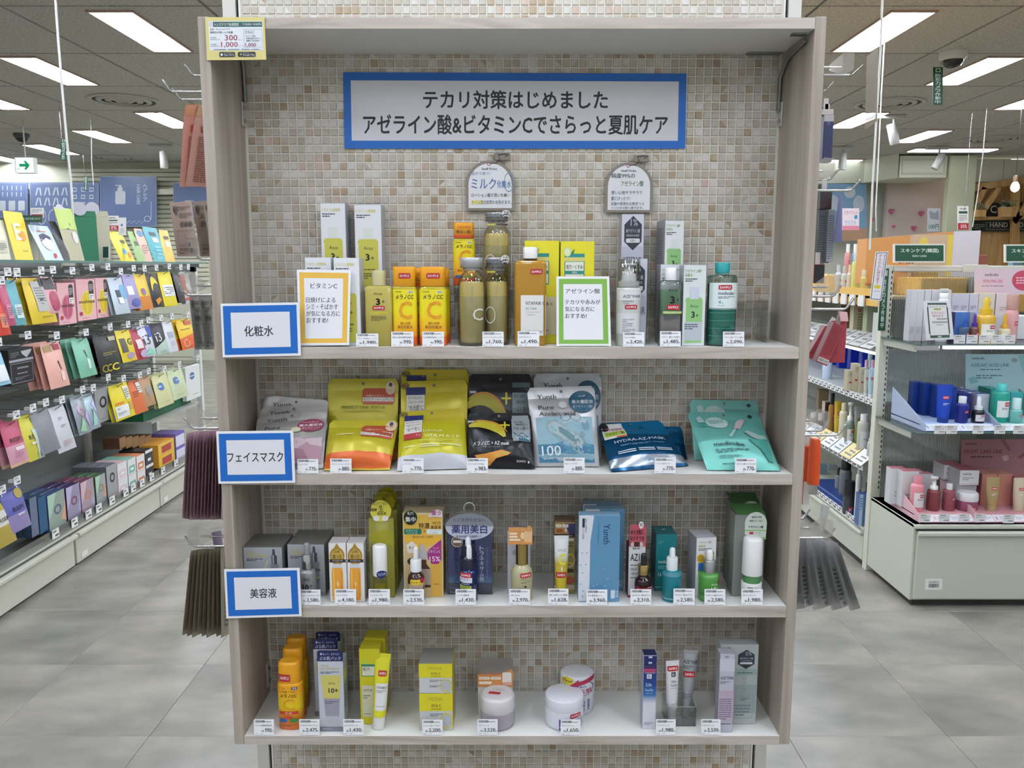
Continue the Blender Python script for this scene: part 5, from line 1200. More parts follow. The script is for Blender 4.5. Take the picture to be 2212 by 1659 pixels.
# teal serum
carton('serum_carton', 'teal serum carton behind the teal dropper bottle', 'box', Z3, (1416, 1461, 1154, 1252), 1.735, .06, '#12777c', side='#0f5a60', top='#116a70', decs=[('g', .14, .12, .38, .17, 2, '#6fb0b2'), ('t', 'medicube', .14, .45, .8, .51, '#cfe3e3', .7), ('g', .14, .55, .66, .61, 2, '#9cc4c6'), ('t', '16', .14, .67, .3, .74, '#dfecec', .8), ('t', '%', .33, .7, .4, .73, '#dfecec', .3), ('g', .14, .86, .5, .88, 1, '#5a9ea0'), ('r', 0, .925, 1, .94, '#9fd0d0')],
       tdecs=[('rr', .4, .4, .56, .5, '#dfecec')])
dropper('teal frosted dropper bottle with white collar and bulb', (1434, 1477, 1190, 1297), 1.669, mat('#1a7680', .35), (.56, .58, .82, mat('#dfe8ea', .3)), (.3, .82, 1, mat('#e9eeef', .35)),
        [(.92, 0), (.98, .02), (1, .5), (.92, .56), (.5, .585)], [('r', 0, .86, 1, .89, '#8cc3c9'), ('tr', 'AZELAIC ACID SERUM', .78, .2, .84, .8, '#8fc0c8', .2), ('tr', 'medicube', .88, .3, .93, .7, '#8fc0c8', .2), ('r', 0, .0, 1, .1, '#4f8a98')], dz=(0, .55))
carton('serum_carton', 'white carton with gold seal and blue ribbon behind the green dropper bottle', 'box', Z3, (1499, 1544, 1161, 1266), 1.70, .055, '#dcdddf', side='#9a9b9f', top='#b9b9bd', rz=.12,
       decs=[('t', 'アゼライン酸*', .12, .06, .76, .1, '#7fa03a', .7), ('t', '美容液', .12, .12, .44, .16, '#7fa03a', .7), ('g', .12, .175, .74, .22, 2, '#3f4247'), ('r', .42, .22, .62, .44, '#c9cfc4'), ('r', .14, .42, .86, .7, '#74b04c'), ('r', .14, .7, .7, .93, '#cdd6cc'), ('e', .05, .27, .42, .42, '#c9a82c'), ('e', .1, .29, .37, .4, '#a88a20'), ('p', [(.12, .42), (.36, .42), (.36, .57), (.24, .54), (.12, .57)], '#2a62a8'), ('t', '15', .4, .54, .62, .62, '#eef2e6', 1.4), ('e', .62, .22, .9, .36, '#4f7a44'), ('e', .68, .27, .92, .4, '#a9c98c')], group=None)
dropper('green dropper bottle with ridged silver collar, 15+ on its side', (1515, 1559, 1195, 1301), 1.669, mat('#4d8c3e', .3), (.58, .55, .8, mat('#b5b7b9', .3, .9)), (.3, .8, 1, mat('#f0f0f0', .35)),
        [(.93, 0), (1, .02), (1, .47), (.92, .53), (.56, .555)], [('t', 'Anua', .5, .25, .82, .33, '#dfe8d6', .3), ('t', '15', .5, .4, .78, .62, '#f0f4ea', 2), ('t', '+', .82, .44, .9, .5, '#f0f4ea', .3), ('rr', .88, .14, 1, .32, RED), ('r', 0, .66, 1, .74, '#3a7a32')], ridge=.0, dz=(0, .52))
# clear boxes with white and green stick bottle
CLG = mat('#b9c2b9', .12, 0, 'film')
def gbox(label, px, Y):
    x, Y, w_, h = spot(Z3, *px, None, Y)
    d = .045
    t = thing('clear_serum_box', label, 'box', (x, Y, Z3), 0, 'clear boxes with green tops')
    M = MB(); M.box(-w_ / 2, 0, 0, w_ / 2, d, h, CLG, .001); M.box(-w_ / 2 + .001, d - .002, 0, w_ / 2 - .001, d - .001, h - .001, mat('#aab0aa', .4)); M.box(-w_ / 2 + .0006, .001, 0, -w_ / 2 + .0014, d - .001, h - .001, mat('#b5bbb5', .4)); M.build('clear_carton', t)
    M = MB(); M.add([(-w_ / 2 - .004, d, h + .012), (w_ / 2, d, h + .012), (w_ / 2, 0, h), (-w_ / 2 + .006, 0, h)], [(0, 3, 2, 1)], mat('#4a7a44', .45)); M.build('green_lid', t)
    cx = w_ * .18; r = w_ * .32
    M = MB(); M.lathe([(r * .9, .001), (r * .93, h * .34)], mat('#dfe2de', .35), 24, cx=cx, cy=d / 2); M.lathe([(r * .86, h * .34), (r * .86, h * .5)], mat('#4c7a46', .15), 24, cx=cx, cy=d / 2)
    M.lathe([(r * .97, h * .5), (r * .99, h * .52), (r * .97, h * .78), (r * .7, h * .8)], mat('#e3e4e4', .35), 24, cx=cx, cy=d / 2); M.build('stick_bottle', t)
    M = MB(); c = cx; rr = w_ * .36
    M.prism([(c - rr * .95, h * .73), (c + rr * .95, h * .73)] + [(c + rr * math.cos(a), h * .9 + rr * 1.05 * math.sin(a)) for a in [i * math.pi / 12 for i in range(13)]], -.0018, -.0008, mat('#cdd6cc', .3)); M.build('round_label', t)
    u0 = .5 + (c - rr) / w_; u1 = .5 + (c + rr) / w_
    decals(t, shift([('t', '肌荒れ予防', .3, .1, .74, .18, '#4a5a52', .6), ('t', '皮脂ケア、毛穴', .2, .24, .8, .32, '#4a5a52', .6), ('t', 'アゼライン酸', .16, .46, .84, .56, '#1f2b26', 1), ('r', .0, .62, 1, .66, '#8cc06a'), ('r', .22, .7, .4, .78, RED), ('t', 'ケーツー', .5, .71, .8, .77, '#3a4640', .4), ('t', 'New', .02, .8, .4, .9, '#c9402c', .6), ('r', .02, .9, .98, .98, '#86b566')], u0, -.02, u1, .3), flat(-w_ / 2, h, w_, h, -.0022))
    return t
gbox('clear box with green lid and round label, rear one at the right end', (1578, 1640, 1087), 1.77)
gbox('clear box with green lid and round label, front one at the right end', (1586, 1652, 1112), 1.705)
vessel('serum_bottle', 'white and green stick serum sample bottle at the right end', 'bottle', Z3, (1609, 1653, 1166, 1296),
       [('base', [(.93, 0), (.98, .01), (1, .28), (.94, .29)], mat('#dcdedd', .35), {}), ('window', [(.86, .29), (.88, .41)], mat('#5b9a5e', .1, 0, 'liquid'), {}), ('cap', [(.97, .41), (1, .42), (.95, .95), (.85, .985), (.5, 1)], mat('#eceded', .3), {})],
       decs=[('tr', 'アゼライン酸エッセンス', .5, .1, .56, .95, '#3f4447', .4), ('tr', '美容液しっとり', .6, .1, .64, .8, '#3f4447', .3), ('g', .2, .1, .44, .95, 9, '#6a6f70')], dz=(0, .28), Y=1.669)
for px, pr, wh, ln in (((648, 1278, 692, 1311), '2,580', 'before the silver-grey dropper', 'ナイアシン10ポアストリクス'), ((723, 1277, 769, 1311), '4,180', 'before the gold medal cartons', 'リッツ セラム'), ((796, 1277, 842, 1311), '1,980', 'before the yellow tester', 'V エッセンスA'),
                       ((871, 1278, 916, 1312), '2,530', 'before the amber dropper', 'VC15 特濃美容液'), ((984, 1278, 1028, 1312), '1,430', 'before the navy dropper', 'ピュアVC美容液'), ((1100, 1278, 1145, 1312), '2,970', 'before the gold-capped bottle', 'VTCセラム'),
                       ((1184, 1276, 1228, 1311), '1,628', 'before the gold tube', '薬用しみ対策プレミアム美容液'), ((1267, 1278, 1312, 1311), '3,960', 'before the pale blue cartons', '生VC美容液セット'), ((1362, 1278, 1407, 1312), '2,310', 'before the dark red dropper', 'AZアゼライン酸15セラム'),
                       ((1455, 1277, 1501, 1312), '2,580', 'before the teal dropper', 'アゼライン酸16セラム'), ((1522, 1279, 1567, 1313), '2,580', 'before the green dropper', 'アゼライン酸15セラム'), ((1602, 1278, 1648, 1312), '1,980', 'before the white and green stick', 'AZ エッセンス')):
    price(px, Z3, pr, wh, ln)

# ================================================================== BOTTOM SHELF
ORG = gradient([(0, '#de6f1e'), (.3, '#e5861f'), (.42, '#ecb01e'), (.6, '#f0d31c'), (1, '#e8a41c')], 'orange_milk_gradient', (0, .09))
def milk(label, px, Y, front):
    dd = [('t', 'ロート製薬', .12, .03, .36, .06, '#5a5a1a', .3), ('rr', .62, .02, .86, .075, '#2c2f6a'), ('t', '薬用', .66, .03, .82, .065, '#f0f0f0', .4), ('t', 'しみ対策・うるおい', .14, .1, .84, .145, '#5a6a1a', .5), ('t', 'メラノCC', .16, .18, .82, .26, '#2a1c12', 1.5), ('t', 'C', .24, .29, .74, .56, '#d9a21a', 1.2),
          ('r', .1, .58, .86, .65, '#c03a2c'), ('t', '乳液', .34, .595, .62, .635, '#f2d8c8', .6), ('e', .26, .68, .66, .76, '#c0432c'), ('e', .1, .74, .42, .84, '#2f62a0'), ('e', .5, .74, .86, .84, '#3c7a3a'), ('g', .2, .88, .8, .93, 2, '#8a4a18')]
    return vessel('emulsion_bottle', label, 'bottle', Z4, px, [('body', [(.92, 0), (1, .01), (1, .66), (.97, .685), (.9, .69)], ORG, {'n': 2.6, 'dr': .72}), ('cap', [(.88, .69), (.9, .7), (.9, .96), (.86, .985), (.7, 1)], mat('#e5a11c', .35), {'n': 2.6, 'dr': .74})], dd, Y=Y, dz=(.01, .66), group='orange emulsion bottles')
milk('orange emulsion bottle, rearmost of three at the left end', (613, 659, 1384), 1.755, 0)
milk('orange emulsion bottle, middle one of three at the left end', (604, 652, 1407), 1.715, 0)
mk = milk('orange emulsion sample bottle, front one of three with red sticker', (594, 648, 1438, 1579), 1.669, 1)
x, Y_, w_, h = spot(Z4, 594, 648, 1438, 1579, Y=1.669)
decals(mk, sample(.06, .55, .6, .9), lambda u, v, l: ((2 * u - 1) * w_ / 2 * .9, sup((2 * u - 1) * w_ / 2 * .9, w_ / 2 * .9, w_ / 2 * .67, 2.6) - .0005 * (l + 1), h * (1 - .3 * v)), name='cap_sticker', nx=8)
def hdr(label, px, Y):
    t = carton('cream_carton', label, 'box', Z4, px, Y, .04, '#c3c7d2', side='#9aa09c', decs=[('r', .0, -.0, 1, .0, '#444')][:0] + [('t', 'VITA 10', .1, .05, .42, .08, '#c9bd58', .5), ('t', 'GLUTATHIONE', .1, .09, .84, .125, '#c9bd58', .5), ('g', .1, .145, .86, .18, 2, '#44464c'), ('p', [(.1, .2), (.9, .2), (.82, .53), (.2, .53)], '#cfc56a'), ('t', 'anua', .4, .3, .66, .33, '#5a5830', .2), ('t', '10+', .4, .38, .78, .45, '#1b1b1e', 1.6),
        ('p', [(.2, .53), (.82, .53), (.78, .78), (.26, .78)], '#9b99a8'), ('g', .26, .56, .76, .61, 2, '#5c5a68'), ('p', [(.26, .78), (.78, .78), (.76, .93), (.3, .93)], '#b9bcc2'), ('r', 0, .93, 1, 1, '#7c7f8c'), ('g', .12, .955, .5, .97, 1, '#c3c7d2')],
        sdecs=[('r', .1, .15, .8, .3, '#b9b65a'), ('g', .1, .35, .9, .7, 6, '#6a6d70')], group='cream cartons with navy headers')
    x, _, w_, h = spot(Z4, *px, Y=Y) if len(px) == 4 else spot(Z4, *px, None, Y)
    M = MB(); z0, z1 = h * 1.0, h * 1.15
    M.prism([(-w_ / 2, z0), (w_ / 2, z0), (w_ / 2, z1 - .003), (w_ / 2 - .004, z1), (-w_ / 2 + .004, z1), (-w_ / 2, z1 - .003)], -.0205, -.0197, mat('#1c2350', .4)); M.build('header_tab', t)
    decals(t, [('t', 'ぬって、おやすみ', .22, -.115, .86, -.085, '#c3c6e0', .4), ('e', .12, -.12, .19, -.085, '#c3c6e0'), ('t', 'ぷる肌パック', .08, -.065, .92, -.015, '#cfd2ea', .8)], flat(-w_ / 2, h, w_, h, -.0207))
    return t
hdr('pale cream carton with navy header, backmost of three', (684, 736, 1385), 1.79)
hdr('pale cream carton with navy header, middle one of three', (678, 731, 1402), 1.735)
hdr('pale cream carton with navy header, front one of three with tube picture', (688, 743, 1428, 1568), 1.672)
yl = [('e', .1, .13, .42, .22, '#b9c83a'), ('r', .1, .2, .85, .36, '#2f7d60'), ('r', .13, .23, .85, .35, '#d9dcc0'), ('t', '毛穴', .16, .24, .5, .29, INK, 1), ('r', .1, .48, 1, .9, '#cfccae'), ('t', 'VITA', .16, .53, .6, .56, '#3a3c44', .6), ('g', .16, .6, .5, .66, 2, '#7a7c70'), ('g', .16, .85, .5, .87, 1, '#5a5c60')]
carton('cream_carton', 'bright yellow cream carton standing behind its twin', 'box', Z4, (787, 833, 1379), 1.745, .045, '#ccc122', side='#b5ab20', top='#c6bb20', decs=yl, group='bright yellow cream cartons')
carton('cream_carton', 'bright yellow cream carton, front one behind the yellow tube', 'box', Z4, (777, 822, 1402, 1545), 1.70, .04, '#ccc41e', side='#b5ab20', top='#c6bb20', decs=yl, group='bright yellow cream cartons')
tube('yellow cream tube tilted against the cartons, cap down', Z4, (796, 831, 1424, 1563), 1.672, '#d9d62a', None, sample(.3, .2, .86, .3) + [('r', .2, .42, .98, .88, '#e0e2e2'), ('t', 'VITAPAIR C', .26, .47, .95, .51, '#3a3c44', .8), ('g', .26, .53, .9, .58, 2, '#8a8c90'), ('g', .26, .8, .9, .82, 1, '#8a8c90')], capcol='#e6e6e4', capr=.78, capfrac=.17, foot=.8, rot=(-.1, .06, -.05))
for z_, px, l in ((Z4, (906, 978, 1498, 1560), 'yellow and white cream carton, lower one of the stack'), (None, (905, 977, 1434, 1497), 'yellow and silver cream carton, upper one of the stack')):
    if z_ is None: z_ = Z4 + spot(Z4, 906, 978, 1498, 1560, Y=1.675)[3] + .0003
    carton('cream_carton', l, 'box', z_, px, 1.675, .075, '#c9cbce', side='#b5a838', top='#86857e', decs=[('r', 0, 0, 1, .47, '#d9ce28'), ('t', 'MISSHA', .28, .1, .7, .2, '#a39a2a', .4), ('t', 'VITA C', .35, .29, .65, .37, '#3a3a20', .8), ('r', .35, .41, .66, .425, '#5a5620'), ('g', .32, .53, .7, .62, 2, '#777a80'), ('g', .32, .72, .7, .8, 2, '#55585e'),
           ('o', .62, .52, 1.0, .95, .14, '#d3c62c'), ('e', .68, .56, .96, .88, '#b9bcc4')], group='stacked yellow and silver cream cartons')
t = carton('cream_carton', 'cream carton with orange header tab behind the lidded jar', 'box', Z4, (1032, 1108, 1483, 1535), 1.74, .06, '#d3cfca', side='#9b968f', top='#8f8a83', decs=[])
x, _, w_, h = spot(Z4, 1032, 1108, 1483, 1535, Y=1.74)
M = MB(); M.prism([(-w_ / 2, h), (w_ / 2, h), (w_ * .5, h + .018), (w_ * .53, h + .034), (w_ * .44, h + .043), (w_ * .3, h + .036), (w_ * .12, h + .03), (-w_ / 2, h + .03)], -.0315, -.0305, mat('#cf8a4e', .4)); M.build('header_tab', t)
M = MB(); M.add([(-w_ / 2, -.029, h), (w_ / 2, -.029, h), (w_ / 2, .03, h + .038), (-w_ / 2, .03, h + .038)], [(0, 1, 2, 3)], mat('#8c8780', .5)); M.build('lid_flap', t)
decals(t, shift([('t', 'くすんだ肌を白玉肌へ', .04, .12, .66, .32, '#ecdcc4', .9), ('t', 'くすんだ肌を白玉肌へ', .04, .12, .66, .32, '#b5502c', .3), ('rr', .04, .42, .34, .58, '#ecdfcc'), ('rr', .37, .42, .66, .58, '#ecdfcc'), ('rr', .04, .68, .4, .84, '#ecdfcc'), ('t', 'ビタミンC*', .08, .46, .3, .54, '#8a5a30', .3), ('t', 'グルタチオン*', .4, .46, .63, .54, '#8a5a30', .3), ('rr', .7, .16, .96, .8, '#e6ddd6'), ('e', .7, .7, .98, .92, '#d9a890')], 0, -.62, 1, .0), flat(-w_ / 2, h, w_, h, -.0318))
vessel('cream_jar', 'frosted mauve cream jar with wide white lid and red sticker on top', 'jar', Z4, (1037, 1112, 1514, 1574),
       [('jar', [(.9, 0), (.97, .02), (1, .12), (1, .5)], mat('#a39ca4', .12), {}), ('lid', [(.98, .5), (1, .52), (1, .9), (.97, .95), (.9, .97)], mat('#d9d6d8', .35), {})], [('o', .05, .45, .22, .75, .15, '#8a8590'), ('g', .06, .5, .2, .7, 2, '#7a7580')], dbody=0, dz=(.02, .5), Y=1.669)
jo = [o for o in COL.objects if o.name.startswith('cream_jar')][-1]
x, _, w_, h = spot(Z4, 1037, 1112, 1514, 1574, Y=1.669)
M = MB(); M.lathe([(w_ / 2 * .9, 0), (w_ / 2 * .88, .0015)], mat('#d9d6d8', .35), 32, z0=h * .97); jl = M.build('lid_top', jo)
decals(jo, [('t', "d'Alba", .34, .28, .7, .42, '#b5b0b4', .4), ('p', [(.26, .45), (.6, .52), (.56, .64), (.22, .58)], RED)], lambda u, v, l: (-w_ / 2 + u * w_, w_ / 2 - v * w_, h * .97 + .0017 + .0003 * l), name='lid_sticker')
vessel('cream_jar', 'tall white cream jar with pink and blue print behind the big white jar', 'jar', Z4, (1212, 1287, 1466), [('jar', [(.93, 0), (1, .03), (1, .7)], mat('#dcdde4', .3), {}), ('lid', [(1.0, .7), (1.0, .95), (.96, .985), (.85, 1)], mat('#e3e3ea', .3), {})],
       [('e', .05, .0, .95, .5, '#dcdfe8'), ('o', .08, .06, .95, .5, .06, '#5a5f9a'), ('p', [(.02, .1), (.16, -.02), (.34, .02), (.36, .16), (.2, .22), (.06, .2)], '#d9c83a'), ('t', 'New!', .08, .05, .32, .14, INK, .6), ('p', [(.24, .22), (.5, .03), (.5, .09), (.97, -.03), (.97, .1), (.5, .2), (.5, .25)], '#a82a48'), ('t', '薬用美白', .3, .2, .72, .26, '#2c3a8a', .6), ('t', '透白玉肌', .12, .29, .9, .42, '#b03058', 1.4), ('t', 'クリーム', .56, .44, .82, .48, '#2c3a8a', .5), ('tv', '素肌美人', .76, .58, .84, .88, '#2c3a8a', .6), ('tv', '白肌水', .62, .6, .7, .88, '#2c3a8a', .6)], dbody=0, dz=(0, 1), Y=1.735, dr=.95)
vessel('cream_jar', 'large round white cream jar with blue label and red SAMPLE sticker', 'jar', Z4, (1179, 1264, 1516, 1580), [('jar', [(.92, 0), (.98, .03), (1, .12), (1, .6)], mat('#e3e6f0', .28), {}), ('lid', [(1.0, .6), (1.01, .62), (1.0, .93), (.98, .96), (.93, .975), (.0, .99)], mat('#dfe1ea', .25), {'cap': False})],
       sample(.62, .06, .9, .3) + [('r', .34, .34, .66, .95, '#1f3a8c'), ('e', .37, .42, .63, .8, '#dfe3ee'), ('e', .39, .56, .48, .68, '#1f3a8c'), ('e', .51, .56, .6, .68, '#1f3a8c'), ('tv', '豆乳', .7, .4, .76, .8, '#2a3f96', .8), ('tv', 'コラ', .8, .36, .86, .76, '#2a3f96', .8), ('tv', '白玉', .9, .34, .94, .7, '#2a3f96', .8)], dbody=0, dz=(0, .6), Y=1.669)
SH_ = gradient([(0, '#d6d8e2'), (.42, '#d6d8e2'), (.55, '#2f6ea6'), (.72, '#1c3f86'), (1, '#1d2358')], 'blue_white_gradient', (0, .145))
carton('cream_carton', 'narrow carton fading from navy to white, right half of the bottom shelf', 'box', Z4, (1389, 1418, 1416, 1558), 1.68, .03, SH_, side='#a9acbc', top='#1c2250', decs=[('r', .36, .01, .64, .035, '#c9cad8'), ('r', .36, .085, .62, .11, '#c9cad8'), ('g', .1, .14, .85, .155, 1, '#8c4a70'), ('r', .03, .175, .92, .225, '#a8426a'), ('r', .1, .23, .9, .236, '#d9d9e2'), ('r', .26, .25, .62, .31, '#dfe0ea'), ('t', 'BA', .34, .26, .54, .3, '#2a2f6a', .6), ('t', 'Silk', .18, .37, .68, .415, '#b5cfe4', .5), ('t', 'hada', .16, .44, .76, .48, '#b5cfe4', .5), ('g', .2, .5, .74, .515, 1, '#9fc0da'), ('g', .14, .9, .78, .94, 2, '#8a8ea4')])
# acrylic holder and two tubes
a, b = aZ(1440, 1569, Z4), aZ(1503, 1569, Z4)
t = thing('acrylic_holder', 'small open clear acrylic box holding two sample tubes', 'display holder', ((a.x + b.x) / 2, a.y, Z4))
w_ = b.x - a.x; hh = .046; d = .06
for nm, q in (('panel', (-w_ / 2, 0, 0, w_ / 2, .002, hh)), ('panel', (-w_ / 2, d - .002, 0, w_ / 2, d, hh)), ('panel', (-w_ / 2, .002, 0, -w_ / 2 + .002, d - .002, hh)), ('panel', (w_ / 2 - .002, .002, 0, w_ / 2, d - .002, hh)), ('base', (-w_ / 2, 0, 0, w_ / 2, d, .002))):
    M = MB(); M.box(*q, CLEAR); M.build(nm, t)
M = MB(); e = mat('#e6ebe9', .15)
for q in ((-w_ / 2, 0, hh - .0008, w_ / 2, .001, hh), (-w_ / 2, d - .001, hh - .0008, w_ / 2, d, hh), (-w_ / 2, 0, hh - .0008, -w_ / 2 + .001, d, hh), (w_ / 2 - .001, 0, hh - .0008, w_ / 2, d, hh)): M.box(*q, e)
M.build('rim', t)
zt = Z4 + .003
tube('silver-grey cream sample tube leaning in the acrylic holder, taller', zt, (1468, 1501, 1408), a.y + .028, '#b3b5b9', None, [('t', 'AZE⁺PAIR', .04, .1, .98, .17, '#34373f', .6), ('g', .06, .2, .7, .27, 2, '#5d6069')] + sample(.08, .31, .86, .42) + [('g', .05, .72, .8, .84, 3, '#7a7d85')], capcol='#9fa2a5', capr=.45, capfrac=.16, foot=.6, metal=.5, rot=(0, .06, 0))
tube('white cream sample tube with dark square emblem in the acrylic holder', zt, (1440, 1470, 1430), a.y + .008, '#e0e0e2', None, sample(.1, .03, .92, .14) + [('r', .38, .16, .7, .26, '#1d1f24'), ('t', 'BA', .45, .18, .63, .24, '#e6e6e8', .5), ('t', 'Silk', .36, .34, .76, .39, '#55575e', .3), ('t', 'hada', .34, .42, .8, .47, '#55575e', .3), ('g', .32, .5, .8, .53, 1, '#a0a2a8'), ('g', .3, .85, .8, .9, 2, '#a0a2a8')], capr=.62, capfrac=.22, foot=.78, rot=(.03, -.02, .1))
# grey hang card and carton
t = thing('cream_carton', 'grey-green backing card with hole and black hexagon at the right end', 'box', aY(1600, 1551, 1.70), 0)
p0 = aY(1600, 1551, 1.70); t.location = (p0.x, 1.70, Z4)
a_, b_ = aY(1554, 1470, 1.70), aY(1636, 1470, 1.70); w_ = b_.x - a_.x; h = aY(1600, 1393, 1.70).z - Z4; ox = (a_.x + b_.x) / 2 - p0.x
M = MB(); M.box(ox - w_ / 2, 0, 0, ox + w_ / 2, .03, h, mat('#a9b0ae', .4), .0006); M.build('carton', t)
decals(t, [('e', .17, .03, .27, .075, '#6d645c'), ('r', .42, .3, 1, .38, '#8fa39c'), ('r', .42, .5, 1, .86, '#93a09e')] + [hexa(.47, .06, .9, .3), ('t', '5%', .66, .085, .82, .13, '#a8acb2', .4), ('t', '純アゼライン酸', .52, .155, .86, .18, '#c3c6cc', .4), ('g', .56, .19, .82, .205, 1, '#9a9ea4'), ('rr', .52, .215, .85, .24, '#c9cccf'),
           ('g', .46, .335, .86, .36, 1, '#4a5f58'), ('o', .6, .39, .7, .43, .2, '#7a8a86'), ('o', .6, .46, .7, .5, .2, '#7a8a86'), ('o', .58, .54, .68, .58, .2, '#7a8a86'), ('f', .42, .64, .9, .92, .006, .004, '#77858a'), ('g', .56, .66, .8, .7, 2, '#5a6670'), ('g', .44, .74, .84, .9, 4, '#6f7a80')], flat(ox - w_ / 2, h, w_, h, 0))
carton('cream_carton', 'slim pale mauve carton before the grey-green card at the right end', 'box', Z4, (1553, 1585, 1413, 1564), 1.668, .028, '#b9bac6', side='#95969e', top='#a5a6ae', decs=[('e', .3, .02, .6, .05, '#8f8f9c'), ('r', 0, .06, 1, .22, '#c6c8d4'), ('t', 'AZE⁺PAIR', .08, .28, .96, .32, '#3a3d4a', .6), ('g', .08, .34, .7, .38, 2, '#5a5d68'), ('r', 0, .46, 1, .86, '#b7a7b8'), ('g', .06, .56, .9, .84, 10, '#6f6a7c'), ('g', .04, .88, .9, .9, 1, '#3f4250')])
for px, pr, wh, ln in (((548, 1553, 591, 1586), '990', 'before the orange emulsion bottles', 'メラノCC薬用美白乳液'), ((646, 1554, 690, 1587), '2,475', 'before the navy-headed cartons', 'ビタ10グルタチオンクリーム'), ((741, 1554, 785, 1587), '1,430', 'before the bright yellow cartons', 'ビタペアCクリーム'),
                       ((912, 1555, 956, 1587), '2,200', 'before the stacked yellow cartons', 'ミシャ ビタシープラス'), ((1031, 1555, 1075, 1588), '3,520', 'before the mauve jar', 'VTCクリーム'), ((1211, 1556, 1254, 1588), '1,650', 'before the large white jar', 'ホワイトクリーム'),
                       ((1417, 1553, 1460, 1586), '1,980', 'before the acrylic holder', 'フェイスクリーム'), ((1515, 1553, 1557, 1586), '2,530', 'before the pale mauve carton', 'アゼペアクリーム')):
    price(px, Z4, pr, wh, ln)
# ================================================================== LEFT AISLE RACK
XL = -2.2
PAN = mat('#8b908c', .7); RK = mat('#d8dad2', .45); DARK = mat('#2c2b28', .7)
rack = thing('display_rack', 'long display rack of hanging face masks along the left aisle', 'rack', (XL, 4.4, 0))
def rb(name, x0, y0, z0, x1, y1, z1, m, bv=0, root=None, o=(XL, 4.4, 0)):
    M = MB(); M.box(x0 - o[0], y0 - o[1], z0 - o[2], x1 - o[0], y1 - o[1], z1 - o[2], m, bv); return M.build(name, root or rack)
rb('back_panel', -2.66, 1.9, .1, -2.63, 5.93, 1.5, PAN)
rb('base_deck', -2.63, 1.9, .02, -2.215, 5.93, .19, mat('#6c6c68', .5))
BP = mat('#c9c9ba', .4)
for y0, y1 in ((1.9, 2.93), (2.945, 3.965), (3.985, 4.97), (4.985, 5.93)):
    o = rb('base_panel', -2.215, y0, .015, -2.19, y1, .165, BP, .003)
    M = MB(); M.box(.01, y0 - 4.4, .158, .035, y1 - 4.4, .176, BP, .002); M.build('lip', o)
    M = MB(); M.box(.012, y0 + .04 - 4.4, .03, .0125, y0 + .1 - 4.4, .06, mat('#e6e6e0', .4)); M.build('barcode_label', o)
rb('toe_strip', -2.24, 1.9, 0, -2.22, 5.93, .016, DARK)
rb('deck_edge', -2.25, 1.9, .178, -2.205, 5.93, .192, BP, .002)
rb('acrylic_lip', -2.207, 1.9, .192, -2.204, 5.93, .245, CLEAR)
rb('glass_shelf', -2.6, 1.9, 1.518, -2.19, 5.93, 1.526, mat('#b5cfc6', .05, 0, 'clear'))
rb('shelf_edge', -2.192, 1.9, 1.516, -2.186, 5.93, 1.528, mat('#5f7f78', .1))
for y in (3.2, 4.1, 5.0, 5.9): rb('shelf_bracket', -2.62, y, 1.495, -2.22, y + .012, 1.517, CHROME)
for y in (3.97, 4.96, 5.93): rb('post', -2.63, y, .1, -2.6, y + .04, 1.55, RK)
rb('end_post', -2.3, 5.935, .0, -2.26, 5.975, 1.5, RK, .002)
rb('end_frame', -2.66, 5.935, 1.46, -2.26, 5.96, 1.5, RK, .002)
for z in (1.43, 1.12, .82, .5): rb('peg_rail', -2.63, 1.9, z, -2.61, 5.93, z + .025, mat('#8a8c88', .35, .6))
rb('lower_back_panel', -2.645, 1.9, .2, -2.628, 3.95, .8, mat('#5a4e45', .6))

HOOKM = None
def hook(x0, x1, y, z, label, tagz=.03, group='chrome peg hooks', up=.02):
    """peg from x0 (wall side) to x1 (tip), white tag at the tip"""
    s = 1 if x1 > x0 else -1
    t = thing('peg_hook', label, 'hook', (x0, y, z), 0, group)
    L_ = x1 - x0
    M = MB(); M.tube([(0, 0, 0), (L_ * .9, 0, 0), (L_ * .93, 0, .002), (L_, 0, up)], .0032, CHROME, 6); M.build('wire', t)
    M = MB(); M.tube([(0, 0, tagz + .02), (L_ * .96, 0, tagz + .02)], .0022, CHROME, 5); M.build('tag_arm', t)
    M = MB(); X = L_ + s * .004
    M.box(X, -.024, tagz, X + s * .0015, .024, tagz + .036, mat('#e8e8e8', .35)); M.box(X - s * .035, -.009, tagz + .008, X, .009, tagz + .022, mat('#dcdcda', .4)); M.build('price_tag', t)
    decals(t, [('b', .1, .12, .6, .3, '#55565a'), ('g', .1, .4, .8, .5, 1, '#77787c'), ('r', .4, .62, .88, .8, '#3c3d42')], (lambda u, v, l: (X + s * (.0016 + .0002 * l), (-.024 + .048 * u) * s, tagz + .036 * (1 - v))))
    return t
ORDN = ['front', 'second', 'third', 'fourth', 'fifth', 'sixth']
